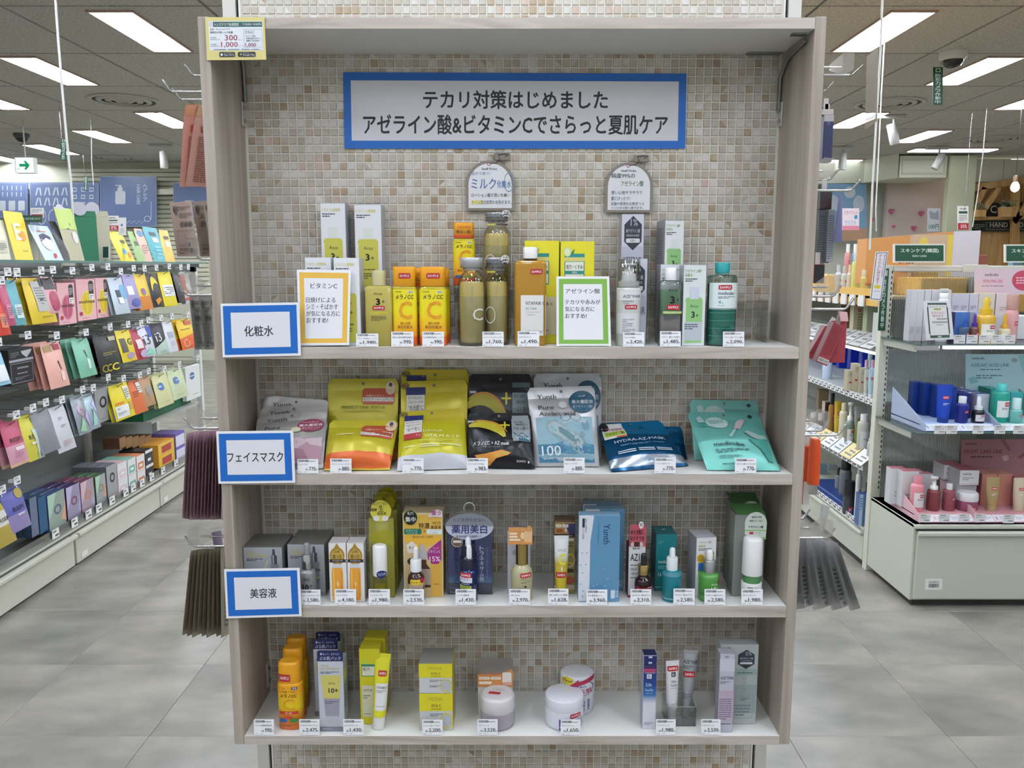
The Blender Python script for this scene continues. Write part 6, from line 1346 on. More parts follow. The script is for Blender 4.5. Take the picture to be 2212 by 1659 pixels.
def rackpouch(row, desc, uL, uR, vT, vB, col, specs=(), bands=(), n=3, X=XL - .02, dx=.04, th=.014, metal=.1, rough=.38, gap=.022, cat='pouch', hk=True, seed=0, hole=True):
    vm = (vT + vB) / 2
    a, b = aX(uL, vm, X + dx / 2), aX(uR, vm, X + dx / 2)
    uc = (uL + uR) / 2
    zT, zB = aX(uc, vT, X).z, aX(uc, vB, X + dx).z
    q = [Vector((X, a.y, zT)), Vector((X, b.y, zT)), Vector((X + dx, b.y, zB)), Vector((X + dx, a.y, zB))]
    g = '%ss, %s' % (desc, row)
    t = pouch('mask_pouch', '%s, front one, %s of left rack' % (desc, row), cat, q, specs, col, bands, th=th, group=g[:60] if n > 1 else None, seed=seed or int(uL), metal=metal, rough=rough, nb=5, hole=hole)
    for i in range(1, n):
        dup(t, t.location + Vector((-gap * i, -.006 * i * (1 if i % 2 else -.4), -.004 * (i % 2))), '%s, %s one back, %s of left rack' % (desc, ORDN[i], row))
    if hk: hook(-2.61, XL + .015, (a.y + b.y) / 2, zT - .014, 'chrome peg hook carrying the %s, %s' % (desc, row))
    return t
def rackbox(row, desc, uL, uR, vT, vB, col, specs=(), side=None, n=1, X=XL - .02, d=.03, hk=True, top=None, name='mask_carton', stack=0, metal=0):
    vm = (vT + vB) / 2
    a, b = aX(uL, vm, X), aX(uR, vm, X)
    zT, zB = aX((uL + uR) / 2, vT, X).z, aX((uL + uR) / 2, vB, X).z
    w_, h = b.y - a.y, zT - zB
    t = thing(name, '%s, front one, %s of left rack' % (desc, row) if n > 1 or stack else '%s, %s of left rack' % (desc, row), 'box', (X - d / 2, (a.y + b.y) / 2, zB), math.pi / 2, ('%ss, %s' % (desc, row))[:60] if n > 1 or stack else None)
    M = MB(); M.box(-w_ / 2, -d / 2, 0, w_ / 2, d / 2, h, mat(side or col, .4), .001, mf=mat(col, .3 if metal else .4, metal), mt=mat(top or side or col, .4)); M.build('carton', t)
    decals(t, list(specs), flat(-w_ / 2, h, w_, h, -d / 2, .0005))
    for i in range(1, n): dup(t, t.location + Vector((-(d + .004) * i, 0, 0)), '%s, %s one back, %s of left rack' % (desc, ORDN[i], row))
    for i in range(stack): dup(t, t.location + Vector((0, 0, (h + .001) * (i + 1))), '%s, stacked on its twin, %s of left rack' % (desc, row))
    if hk: hook(-2.61, XL + .015, (a.y + b.y) / 2, zT + .012, 'chrome peg hook above the %s, %s' % (desc, row))
    return t
lab = lambda c='#e6e6e2', u0=.2, v0=.55, u1=.8, v1=.85: [('r', u0, v0, u1, v1, c), ('g', u0 + .05, v0 + .06, u1 - .05, v1 - .06, 4, '#6a6a68')]
# first hanging row
R1, R2, R3 = 'top peg row', 'second peg row', 'third peg row'
rackpouch(R1, 'red mask pouch', -14, 11, 622, 726, '#c23a28', lab('#d87a5a'), n=2)
rackpouch(R1, 'magenta mask pouch', 3, 22, 604, 705, '#b04a6a', lab('#d0849a'), n=2)
rackpouch(R1, 'teal mask pouch', 20, 45, 604, 704, '#5fa3ab', lab('#c9dfe0'), n=2)
rackpouch(R1, 'large yellow mask pouch with silver label', 57, 112, 600, 700, '#d5b92e', [('r', .28, .08, .74, .74, '#b5b5b0'), ('r', .6, .02, .98, .2, '#2c2a28'), ('g', .34, .2, .68, .6, 7, '#6a6a64'), ('r', .42, .44, .56, .5, '#26262a'), ('g', .4, .84, .84, .88, 1, '#8a7a20')], n=4, gap=.035)
rackpouch(R1, 'pale pink mask pouch with dark header', 95, 124, 598, 677, '#cf9aa2', [('r', .1, .03, .9, .35, '#2e2a2c'), ('e', .2, .4, .9, .95, '#a8415c')], n=2)
ova = lambda c, c2: [('e', .2, .28, .84, .9, c), ('o', .2, .28, .84, .9, .12, c2), ('r', .5, .3, .53, .86, c2), ('p', [(.64, .08), (.7, .04), (.84, .04), (.9, .08), (.9, .36), (.64, .36)], '#2a2a2e'), ('g', .67, .12, .87, .3, 5, '#c9c9c4'), ('r', .64, .37, .9, .5, '#e3e1de'), ('g', .67, .39, .87, .48, 2, '#3a3a3e'), ('t', 'melnee', .1, .5, .92, .585, '#2a1a1c', 1), ('e', .08, .78, .26, .88, '#a82a42'), ('g', .2, .93, .6, .95, 1, '#7a5a5c')]
rackbox(R1, 'pink mask carton with pink oval', 125, 163, 611, 701, '#e3b0b4', ova('#b0506c', '#d08a9c'), side='#c9979c', n=3)
rackbox(R1, 'pink mask carton with yellow oval, left', 166, 207, 603, 692, '#e3b0b4', ova('#cdb42a', '#e0cf62'), side='#c9979c', n=3)
rackbox(R1, 'pink mask carton with yellow oval, right', 208, 235, 600, 686, '#e3b0b4', ova('#cdb42a', '#e0cf62'), side='#c9979c', n=3)
rackpouch(R1, 'pale blue mask pouch with bubble print', 240, 273, 599, 679, '#b9c6d2', [('e', .5, .2, 1, .6, '#6fa8cc'), ('r', .25, .35, .5, .55, '#2a3040'), ('r', .3, .56, .6, .72, '#e3e6ea')], n=2)
rackpouch(R1, 'lavender mask pouch', 271, 298, 592, 668, '#9a92bc', [('r', .1, .35, .5, .6, '#e3e1ea'), ('e', .2, .7, .9, .95, '#5a64a8')], n=2)
rackpouch(R1, 'yellow mask pouch with orange base', 293, 323, 592, 670, '#d9bc2a', [('e', .3, .4, .6, .6, '#8a6a9a')], [(.62, 1, '#cf8030')], n=3)
rackpouch(R1, 'black mask pouch with banana print', 322, 346, 590, 664, '#1a1a1c', [('p', crescent(.5, .5, .3, .6, 3.2, .1), '#d9c22e'), ('p', [(.2, .8), (.6, .72), (.8, .8), (.4, .95)], '#d08a30')], n=2)
rackpouch(R1, 'bright yellow mask pouch with white label', 347, 376, 587, 662, '#dccb26', lab('#dfe0de', .1, .38, .9, .72), n=2)
rackpouch(R1, 'dark mask pouch at the row end', 379, 394, 588, 654, '#2c2a2c', (), n=2)
rackpouch(R1, 'orange and silver mask pouch', 393, 413, 587, 656, '#bcbcc2', [('r', 0, .1, .45, .9, '#b8482c'), ('r', .3, .35, .8, .6, '#e0e0e2')], n=2)
# second row
rackpouch(R2, 'pale blue mask pouch with white panel', -30, 12, 754, 836, '#8fc0d4', [('r', .1, .45, .9, .9, '#e0e6ea')], n=1)
rackbox(R2, 'black mask carton with white lettering', 20, 73, 752, 830, '#17171c', [('f', .05, .4, .95, .95, .015, .015, '#8a8a92'), ('t', 'JmSolution', .3, .5, .76, .58, '#c9c9cc', .4), ('g', .3, .66, .72, .72, 1, '#a0a0a4'), ('g', .2, .78, .8, .86, 2, '#77777c'), ('r', 0, .29, 1, .36, '#9a9aa0'), ('p', [(.5, .08), (.95, .06), (.9, .14), (.72, .28), (.54, .16)], '#b5b5b8'), ('g', .08, .08, .42, .24, 3, '#77777c')], n=2)
rackpouch(R2, 'salmon pink mask pouch with dropper print', 97, 140, 738, 840, '#e0aa9c', [('r', .1, .06, .5, .2, '#a88a5a'), ('p', [(.56, .42), (.62, .42), (.68, .62), (.62, .62)], '#3a2a2a'), ('rr', .58, .66, .76, .86, '#ecd2ca'), ('r', .6, .05, .9, .18, '#9a2a44')], n=4, gap=.03)
rackpouch(R2, 'mint green mask pouch', 163, 200, 730, 816, '#78b59a', [('rr', .5, .55, .66, .8, '#cfe3da'), ('p', [(.48, .3), (.54, .3), (.56, .5), (.5, .5)], '#2c4a3e')], n=3, gap=.03)
rackpouch(R2, 'black mask pouch with big yellow C', 208, 259, 718, 811, '#141416', [('t', 'C', .06, .74, .26, .92, '#8f8a2a', 1), ('t', 'C', .24, .74, .44, .92, '#a8a230', 1), ('t', 'C', .44, .74, .76, .92, '#d9cc36', 1.6), ('g', .2, .45, .8, .54, 2, '#8a8034'), ('r', .6, .1, .9, .2, '#b5a88a')], n=3, gap=.03)
rackpouch(R2, 'small yellow mask pouch with dark print', 256, 288, 712, 783, '#d9c42a', [('r', .1, .25, .45, .7, '#4a4434'), ('t', 'G', .55, .28, .85, .5, '#3a3420', 1), ('e', .3, .72, .8, .92, '#a894b0')], n=2)
rackpouch(R2, 'crimson mask pouch', 284, 317, 709, 778, '#9c2038', [('r', .25, .35, .6, .65, '#d9c9cc'), ('e', .3, .7, .9, .95, '#b8a8c8')], n=2)
rackpouch(R2, 'white and blue mask pouch lettered i3', 302, 330, 702, 772, '#cdd0e0', [('t', 'i3', .2, .3, .66, .62, '#22242e', .6), ('r', .66, .05, 1, .4, '#3a4cae'), ('p', [(.1, .95), (.5, .7), (.9, .95)], '#8ad0b0')], n=2, metal=.3)
rackpouch(R2, 'black and iridescent mask pouch', 330, 357, 697, 766, '#1c1c24', [('t', 'i3', .15, .3, .55, .6, '#d0d0d8', .6), ('p', [(0, 1), (0, .78), (1, .5), (1, 1)], '#a8c0b4')], n=2, metal=.3)
rackpouch(R2, 'white mask pouch with grey lettering', 357, 378, 693, 762, '#ccd0d6', [('r', .2, .35, .7, .55, '#9aa0b4'), ('r', .3, .65, .7, .8, '#b5bac8')], n=2)
rackpouch(R2, 'yellow mask pouch with orange wave base', 386, 418, 689, 755, '#dcb82a', [('r', .5, .06, .95, .2, '#b8543a'), ('g', .15, .3, .8, .36, 1, '#8a7a2a'), ('p', [(0, 1), (0, .62), (1, .5), (1, 1)], '#cf5c26'), ('o', .15, .66, .5, .92, .15, '#e3cfc0')], n=3)
# third row
rackpouch(R3, 'pink mask pouch lettered RISM', 10, 52, 908, 1010, '#b5506c', [('t', 'RISM', .24, .36, .82, .46, '#3a1a24', .6), ('r', .36, .58, .82, .66, '#e3cfd4'), ('g', .3, .7, .7, .82, 3, '#b07a88')], [(.52, .93, '#cf98a8'), (.93, 1, '#d9b090')], n=3, gap=.035, metal=.2)
rackpouch(R3, 'yellow and silver mask pouch lettered RISM', 50, 84, 893, 998, '#cdc64a', [('t', 'RISM', .26, .44, .8, .54, '#2c2a1a', .6), ('r', .3, .6, .7, .65, '#e3e3d0'), ('p', [(.5, .3), (1, .4), (1, 1), (.6, 1)], '#b9c9b4')], n=2, metal=.25)
rackpouch(R3, 'grey-blue mask pouch', 76, 118, 880, 982, '#7d8086', (), n=4, gap=.025, dx=.05)
rackpouch(R3, 'white mask pouch with small grey lettering', 112, 152, 874, 979, '#c5c8ce', [('g', .4, .24, .62, .32, 3, '#7a7c84'), ('g', .4, .42, .7, .48, 2, '#55565e'), ('g', .3, .76, .8, .9, 4, '#b59a94')], n=1, dx=.05)
rackpouch(R3, 'holographic mask pouch with red ring', 160, 188, 852, 941, '#a4b0b8', [('o', .35, .35, .7, .58, .2, '#b05a70'), ('p', [(.1, .9), (.4, .55), (.6, .95)], '#98c8a0'), ('p', [(.6, .6), (.9, .4), (.9, .9)], '#b0a0cc'), ('p', [(.2, .3), (.5, .15), (.3, .5)], '#c8b0d4')], n=4, metal=.5, rough=.25)
rackpouch(R3, 'pale holographic mask pouch', 186, 208, 848, 930, '#a8bac6', [('p', [(.2, .9), (.5, .4), (.7, .9)], '#9cc8c0'), ('p', [(.5, .3), (.9, .2), (.8, .6)], '#b4bce0')], n=2, metal=.5, rough=.25)
rackbox(R3, 'silver mask carton with black ring', 206, 238, 838, 912, '#a5a7a8', [('o', .28, .24, .76, .58, .4, '#1d1d22'), ('g', .3, .88, .6, .92, 1, '#6a6a6c')], n=2, metal=.3)
rackpouch(R3, 'yellow mask pouch with white lower label', 241, 284, 827, 908, '#d9c824', [('r', .66, .1, .92, .48, '#dcdcd4'), ('g', .68, .13, .9, .44, 5, '#5a5a54'), ('r', .06, .6, .66, .94, '#dfe0de'), ('t', 'VC3', .12, .65, .36, .72, '#4a4c54', .6), ('g', .12, .76, .5, .86, 3, '#8a8c90'), ('r', .1, .5, .5, .56, '#d07a2c'), ('r', .72, .55, .92, .8, '#c9a040')], n=2)
rackpouch(R3, 'orange mask pouch', 284, 312, 819, 895, '#cf6a3a', [('r', .5, .08, .9, .4, '#d9d9d4'), ('g', .54, .12, .86, .36, 4, '#5a5a54'), ('g', .1, .3, .6, .5, 3, '#8a3a1c')], n=2)
rackpouch(R3, 'tan mask pouch with grey disc', 305, 329, 811, 880, '#b08a64', [('e', .3, .3, .8, .7, '#8f8a84')], n=1)
for i, (a, b, c, d, co) in enumerate(((334, 368, 806, 880, '#cfcf9a'), (367, 400, 795, 863, '#c3cfa8'))):
    rackpouch(R3, ('pale yellow', 'pale green')[i] + ' mask pouch with blue seal', a, b, c, d, co, [('e', .2, .25, .55, .5, '#4a6ea0'), ('r', .2, .35, .55, .39, '#c3d0e0'), ('g', .3, .85, .7, .88, 1, '#9a9a80')], n=3)
rackbox(R3, 'white mask carton with blue seal', 402, 433, 790, 862, '#dddfdc', [('e', .25, .18, .6, .4, '#4a6ea0'), ('r', .25, .27, .6, .31, '#c3d0e0'), ('g', .4, .84, .8, .88, 1, '#8a8a8a')], n=1)
# base deck: pouches and cartons
BD = 'base deck'
rackpouch(BD, 'gold and white mask pouch lettered RISM', -22, 24, 1068, 1186, '#b5a04a', [('t', 'RISM', .3, .44, .9, .52, '#2c2a1a', .6)], [(.3, .6, '#d9d9d4')], n=1, metal=.3)
rackpouch(BD, 'violet mask pouch lettered RISM', 9, 56, 1048, 1152, '#5f62a4', [('e', .6, .05, .95, .3, '#a8964a'), ('t', 'RISM', .3, .44, .8, .54, '#1a1a34', .6), ('r', .44, .62, .76, .66, '#d0d0e0')], [(.6, 1, '#8f84b0')], n=1, metal=.2)
ring = lambda c, a='#a8c8b0', b='#d0a080': [('p', [(0, 0), (.5, 0), (.2, .5), (0, .7)], a), ('p', [(1, .3), (1, .9), (.7, .8)], b), ('o', .32, .34, .76, .62, .4, c)]
for d_, a, b, c, e, co, si, sp in (('narrow navy mask carton', 66, 82, 1073, 1160, '#6f7a92', '#27405c', ()), ('blue-sided mask carton', 84, 102, 1072, 1152, '#2a5a80', '#1f4460', ()), ('holographic mask carton with grey ring', 104, 142, 1062, 1142, '#9fb0a4', '#3a4a70', ring('#5a6478')),
                            ('violet holographic mask carton with maroon ring', 144, 174, 1047, 1119, '#a49cb8', '#35204a', ring('#7a4a60', '#b8b0d0', '#a0a0c8')), ('pink holographic mask carton with orange ring', 175, 204, 1036, 1104, '#b5a2b0', '#6a3a50', ring('#c8805a', '#d0b0b8', '#a8a8c0')),
                            ('pale holographic mask carton with green ring', 207, 229, 1025, 1086, '#a9aeb0', '#3f5a3a', ring('#8a8a4a'))):
    rackbox(BD, d_, a, b, c, e, co, sp, side=si, n=3, d=.045, hk=False, metal=.35)
rackbox(BD, 'silver mask carton with black ring seal', 231, 254, 1003, 1075, '#a7a8aa', [('o', .28, .24, .76, .54, .4, '#1d1d22')], side='#6a6a72', n=4, d=.045, hk=False, metal=.3)
st = lambda c: [('r', 0, 0, 1, .2, '#dcdcd8'), ('r', .15, .45, .85, .9, c), ('r', .3, .58, .7, .76, '#e6e6e2')]
for d_, a, b, c, e, co, tp in (('white and pink mask box', 256, 277, 1032, 1066, '#dcc0c4', '#d9b4ba'), ('white and mint mask box', 278, 296, 1023, 1057, '#6faf98', '#84b5a4'), ('white and orange mask box', 297, 315, 1015, 1048, '#cc7a4a', '#d08a60'), ('black mask box', 316, 332, 1002, 1034, '#3a3a3e', '#2c2a2a')):
    rackbox(BD, d_, a, b, c, e, '#dededc' if d_[0] == 'w' else '#26262a', st(co), side=tp, top=tp, d=.16, hk=False, stack=1)
for i in range(5):
    rackbox(BD, 'brown card folder, %s of five' % ('nearest', 'second', 'third', 'fourth', 'farthest')[i], 258 + i * 14, 272 + i * 14, 944 - i, 968 - i, '#8a6a46', (), side='#5a3c26', d=.1, hk=False, X=XL - .12)
for d_, a, b, c, e, co, tp in (('yellow mask box with red window', 343, 378, 978, 1003, '#d9b43a', '#dfa03a'), ('white and violet mask box', 381, 400, 962, 992, '#d4d3e0', '#7d6cb0')):
    rackbox(BD, d_, a, b, c, e, co, [('r', .2, .25, .8, .85, '#a83a3a')] if 'red' in d_ else [('r', 0, 0, 1, .2, '#6a5cae')], side=tp, top=tp, d=.16, hk=False, stack=1)
t = thing('pouch_tray', 'green tray heaped with white and green pouches, far end of left rack', 'tray', (-2.42, 5.35, .55))
M = MB(); M.box(-.15, -.35, 0, .15, .4, .07, mat('#1f6a44', .5), .004); M.build('tray', t)
for i in range(5):
    M = MB(); M.box(-.12, -.33 + i * .14, .07, .14, -.2 + i * .14, .085, mat('#c5cfc0', .4), .004); o = M.build('pouch', t); o.rotation_euler = (0, .06 * (-1) ** i, .1 * (i - 2) * .3)
M = MB(); M.box(-.2, -.36, -.012, .2, .42, 0, mat('#a9aca6', .4)); M.build('shelf', t)
M = MB(); M.box(-.215, -.36, -.05, -.2, .42, .0, RK); M.build('bracket', t)
# base tags
for i, (u, v) in enumerate(((120, 1146), (161, 1121), (191, 1100), (213, 1084), (242, 1073), (272, 1058), (288, 1047), (307, 1036), (328, 1025), (352, 1010), (380, 992))):
    p = aX(u, v, -2.2)
    M = MB(); M.box(0, -.03, -.02, .0015, .03, .025, mat('#e8e8e8', .4)); o = M.build('price_tag'); o.location = (-2.2015, p.y, .222)
    decals(o, [('b', .1, .15, .6, .35, '#444'), ('r', .4, .6, .9, .8, '#3c3d42')], lambda u_, v_, l: (.002 + .0003 * l, -.03 + .06 * u_, .025 - .045 * v_))
    tag(o, 'small white price tag on the left rack lip, %s from the near end' % ('first', 'second', 'third', 'fourth', 'fifth', 'sixth', 'seventh', 'eighth', 'ninth', 'tenth', 'last')[i], 'price tag', 'price tags on the left rack lip')
# top glass shelf
ZG = 1.526
TS = 'top shelf'
def topitem(desc, q, col, specs=(), bands=(), th=.012, X=-2.28, dx=.09, box=False, metal=0.05):
    """q = (uTL, uTR, uBR, uBL, vT)"""
    a, b = aX(q[3], 562, X + dx), aX(q[2], 562, X + dx)
    zT = aX((q[0] + q[1]) / 2, q[4], X).z
    c, d = aX(q[0], q[4], X), aX(q[1], q[4], X)
    Q = [Vector((X, c.y, zT)), Vector((X, d.y, zT)), Vector((X + dx, b.y, ZG + .002)), Vector((X + dx, a.y, ZG + .002))]
    return pouch('mask_pouch' if not box else 'mask_carton', desc + ', on the top glass shelf', 'pouch' if not box else 'box', Q, specs, col, bands, th=th if not box else .003, seed=int(q[0]) + 3, nb=5, metal=metal, hole=False, rough=.4, kind='foil' if not box else '')
topitem('cream mask pouch cut by the left frame edge', (-30, 8, 24, -10, 474), '#cfcdb4', lab('#b5b39a'))
topitem('tall yellow mask carton with white letter and orange flower', (4, 48, 72, 34, 457), '#e0c32c', [('t', 'E', .3, .25, .7, .6, '#dcd8c0', 1.5), ('e', .56, .4, .84, .62, '#d98a30'), ('g', .5, .8, .8, .84, 1, '#8a7a20')], box=True)
topitem('white and blue mask pouch with face drawing', (58, 104, 138, 98, 487), '#c3d3da', [('e', .2, .3, .75, .75, '#e6e0dc'), ('p', [(.2, .5), (.25, .3), (.5, .24), (.75, .34), (.74, .5), (.5, .38)], '#34344a'), ('e', .5, .82, .66, .95, '#b83a4a'), ('g', .25, .15, .7, .22, 1, '#c07a5a')])
topitem('narrow black mask pouch', (105, 120, 158, 138, 478), '#232424', ())
topitem('beige mask pouch with lime header and clear disc', (113, 154, 183, 150, 449), '#a8a384', [('r', 0, 0, 1, .42, '#a9bf5c'), ('r', .3, .3, .6, .42, '#33332e'), ('e', .5, .46, .85, .68, '#cfcfc8'), ('e', .1, -.06, .6, .14, '#b4b2bc')])
for a, d_, co in ((159, 'dark green display carton with grey disc on top', '#1f6a48'), (187, 'beige display carton with grey disc on top', '#b5b29a')):
    p = aX(a + 16, 508, -2.3); zt = aX(a + 16, 456, -2.3).z
    t = thing('display_carton', d_, 'box', (-2.3, p.y, ZG + .001), math.pi / 2 - .75)
    M = MB(); M.box(-.085, 0, 0, .085, .03, zt - ZG - .03, mat(co, .5), .002); M.prism([(-.085, zt - ZG - .03), (.085, zt - ZG - .03), (.08, zt - ZG), (-.05, zt - ZG)], 0, .003, mat(co, .5)); M.build('carton', t)
    M = MB(); M.prism([(.036 * math.cos(x), zt - ZG + .01 + .036 * math.sin(x)) for x in [i * math.pi / 10 for i in range(20)]], -.004, -.001, mat('#b4b2bc', .5)); M.build('disc', t)
topitem('yellow mask pouch with blue bubbles', (230, 262, 292, 262, 500), '#d9c728', [('e', .3, .6, .55, .8, '#5a9ac8'), ('e', .6, .7, .85, .9, '#d88a3a'), ('r', .5, .3, .8, .42, '#4a4a2a')])
topitem('green mask pouch', (274, 292, 317, 297, 500), '#92b070', [('r', .2, .35, .7, .5, '#3a4a30')])
topitem('peach mask pouch with blue disc', (288, 308, 330, 308, 494), '#cfae9a', [('e', .2, .05, .8, .25, '#4a80a8'), ('g', .2, .5, .8, .8, 4, '#9a7a70')])
topitem('teal mask pouch with white lettering', (305, 338, 360, 334, 491), '#4fa3ac', [('r', .3, .14, .75, .26, '#22343a'), ('t', '7-11', .35, .32, .75, .44, '#e6ecec', 1)][:1] + [('r', .35, .32, .75, .45, '#dfe8e8'), ('g', .3, .55, .9, .95, 4, '#8acad0')])
topitem('amber-yellow mask pouch', (342, 362, 379, 356, 497), '#d9b24a', [('r', .3, .2, .8, .3, '#33302a'), ('r', .3, .38, .8, .55, '#dcdcd8')])
def rcard(label, px, Y, specs, base='#e6e6e4', th=.003, post=None, name='shelf_sign'):
    u0, v0, u1, v1 = px
    t = card(name, label, 'sign', ((u0, v0), (u1, v0), (u1, v1), (u0, v1)), Y, specs, base, th)
    if post:
        q = aY((u0 + u1) / 2, v1, Y)
        M = MB(); M.box(-.006, .001, -(q.z - post), .006, .005, 0, CLEAR); M.build('stem', t)
    return t
rcard('dark green ranking sign above the left rack', (47, 465, 90, 480), 3.95, [('t', 'マスクおすすめランキング', .06, .3, .94, .7, '#dfe6df', .6)], '#1d4a38', post=ZG)
rcard('white and red price sign behind the pouches, left rack', (66, 449, 94, 470), 4.0, [('g', .1, .1, .9, .5, 3, '#8a8a88'), ('r', .06, .66, .94, .98, '#a82a36')], post=ZG)
rcard('white sign with red 10% band on the left rack top', (221, 466, 256, 498), 4.75, [('g', .2, .06, .8, .24, 1, '#8a8a88'), ('r', .1, .28, .94, .36, '#2c4a3c'), ('g', .1, .42, .9, .6, 2, '#7a7a78'), ('r', .0, .66, 1, .98, '#a82a36'), ('t', '10%', .42, .7, .9, .94, '#f0e6e6', 1)], post=ZG)
rcard('small tall white card with blue mark on the left rack top', (256, 470, 272, 508), 4.7, [('e', .3, .35, .6, .5, '#5a8ac0'), ('g', .25, .6, .75, .9, 4, '#b5b5b5')], post=ZG)
rcard('small framed dark green sign on the left rack top', (220, 531, 236, 559), 4.62, [('r', .12, .08, .88, .92, '#1d4434')], post=ZG)

# ---- far left: posters, exit sign, hanging things
def poster(label, px, specs, base='#7f8fb4'):
    u0, v0, u1, v1 = px
    return card('wall_poster', label, 'poster', ((u0, v0), (u1, v0), (u1, v1), (u0, v1)), 12.96, specs, base, .02)
WH = '#d9e0e6'
ic = [('f', .02, .02, .98, .98, .006, .008, '#b9c4d8')]
for i in range(8): ic += [('r', .06 + i * .11, .1, .08 + i * .11, .22, WH), ('r', .06 + i * .11, .28, .08 + i * .11, .4, WH)]
for i in range(4): ic += [('rr', .08 + i * .23, .52, .24 + i * .23, .8, WH)]
poster('blue wall poster with rows of white tool icons at the left edge', (-30, 394, 60, 470), ic)
ic = [('f', .01, .02, .99, .98, .004, .008, '#b9c4d8')]
for i in range(4):
    for j in range(2):
        x = .08 + i * .125; y = .1 + j * .2
        ic += [('p', [(x, y + .15), (x + .03, y), (x + .05, y), (x + .02, y + .15)], WH), ('p', [(x + .055, y), (x + .075, y), (x + .095, y + .15), (x + .075, y + .15)], WH)]
for i in range(3):
    ic += [('o', .1 + i * .17, .52, .24 + i * .17, .82, .12, WH)]
    for j in range(3): ic += [('f', .62 + i * .12, .1 + j * .14, .68 + i * .12, .18 + j * .14, .008, .02, WH)]
for i in range(8): ic += [('r', .61 + i * .04, .5, .616 + i * .04, .68, WH)]
poster('blue wall poster with white clip and ring icons', (64, 394, 214, 505), ic)
ic = [('f', .0, .0, 1, 1, .006, .01, '#b9c9dc'), ('rr', .27, .29, .45, .55, WH), ('r', .31, .22, .4, .29, WH), ('r', .33, .17, .38, .22, WH), ('r', .27, .17, .37, .185, WH), ('tv', 'ヘアケア', .76, .15, .84, .5, WH, .9), ('tr', 'HAIR CARE', .65, .16, .71, .56, WH, .9)]
ic += [('r', .45 + i * .03, .92 - .02 * (i % 3), .475 + i * .03, .93 - .02 * (i % 3), WH) for i in range(12)] + [('r', .9, .5 + i * .05, .91, .55 + i * .05, WH) for i in range(7)] + [('o', .78, .78, .9, .9, .2, WH)]
poster('blue wall poster lettered HAIR CARE with white pump bottle', (216, 381, 338, 490), ic, '#7688b0')
poster('blue wall poster corner seen beside the shelf unit', (374, 395, 470, 470), [('f', .0, .0, 1, 1, .006, .01, '#b9c9dc'), ('o', .2, .5, .5, .7, .2, WH)], '#7688b0')
# exit sign
p = aY(52, 357, 9.4)
t = thing('exit_sign', 'hanging green and white emergency exit arrow sign', 'sign', p)
M = MB(); M.box(-.105, 0, -.085, .105, .08, .085, mat('#dfe6e2', .4), .003); M.build('housing', t)
M = MB(); M.box(-.09, -.002, -.08, .1, 0, .08, mat('#dff0ea', 1.0, 0, 'emit')); M.build('lit_panel', t)
decals(t, [('p', [(.2, .4), (.56, .4), (.46, .2), (.6, .2), (.82, .5), (.6, .8), (.46, .8), (.56, .6), (.2, .6)], '#1fae74'), ('t', '門', .06, .7, .22, .88, '#1fae74', 1)], flat(-.09, .08, .19, .16, -.0025))
M = MB(); M.tube([(0, .04, .085), (0, .04, CZ - p.z)], .008, mat('#c9c9c4', .4), 6); M.build('hanger', t)
def vsign(label, px, Y):
    u0, v0, u1, v1 = px
    t = card('hanging_sign', label, 'sign', ((u0, v0), (u1, v0), (u1 - 1, v1), (u0 - 1, v1)), Y, [('tv', '防犯カメラ作動中', .22, .17, .78, .96, '#d9e6dc', .8), ('f', .25, .03, .75, .13, .08, .02, '#d9e6dc')], '#1d4a34', .004)
    q = aY((u0 + u1) / 2, v0, Y)
    M = MB(); M.tube([(0, 0, aY(0, v0, Y).z - aY(0, v1, Y).z), (0, 0, CZ - aY(0, v1, Y).z)], .003, CHROME, 5); M.build('hanger', t)
vsign('green vertical security camera sign hanging in the left aisle', (131, 300, 144, 347), 8.6)
vsign('green vertical security camera sign hanging in the right aisle', (2016, 145, 2037, 227), 6.7)
vsign('tiny green vertical sign far down the left aisle', (183, 382, 189, 412), 12.2)
def cord(label, pts, Y, r=.005):
    P = [aY(u, v, Y) for u, v in pts]; P.insert(0, Vector((P[0].x, P[0].y, CZ)))
    t = MB(); o = P[-1]; t.tube([p - o for p in P], r, mat('#d6d6d0', .5), 7)
    ob = thing('ceiling_wire', label, 'cord', o); t.build('wire', ob)
cord('white cord hanging from the ceiling in front of the left rack', ((120, 0), (127, 100), (136, 210), (144, 300), (153, 390), (158, 470), (164, 556)), 4.35, .006)
cord('thin white cord farther down the left aisle', ((197, 285), (198, 350), (202, 400)), 9)
cord('white cord hanging beside the folded blank card, right aisle', ((1906, 0), (1902, 110), (1893, 260), (1884, 420), (1879, 540)), 3.9)
cord('second white cord in the right aisle, slightly behind', ((1904, 200), (1898, 330), (1892, 450), (1893, 500)), 6.2)
cord('white cord before the wooden shop front', ((2123, 335), (2112, 420), (2101, 490)), 8.5)
def spotl(label, u, v, tilt, s=1.0):
    p = aZ(u, v, CZ)
    t = thing('spotlight', label, 'spotlight', (p.x, p.y, CZ))
    W_ = mat('#cfcfcb', .4)
    M = MB(); M.box(-.18 * s, -.03, -.04, .12 * s, .03, -.003, W_, .003); M.build('track_box', t)
    M = MB(); M.tube([(0, 0, -.04), (0, 0, -.13)], .012, W_, 8); M.build('arm', t)
    M = MB(); M.lathe([(.045, -.11), (.05, -.1), (.05, .1), (.04, .11)], W_, 20); o = M.build('lamp_head', t); o.location = (0, 0, -.2); o.rotation_euler = (0, tilt, 0)
spotl('white track spotlight near the shelf unit, left ceiling', 352, 312, 0)
spotl('white track spotlight beside the round diffuser, right ceiling', 1932, 248, -.25)
spotl('white track spotlight against the far cream bulkhead', 2030, 316, .5)
spotl('white track spotlight left of the far bulkhead', 1822, 316, .0)
spotl('white track spotlight far down the left aisle', 166, 368, .2)
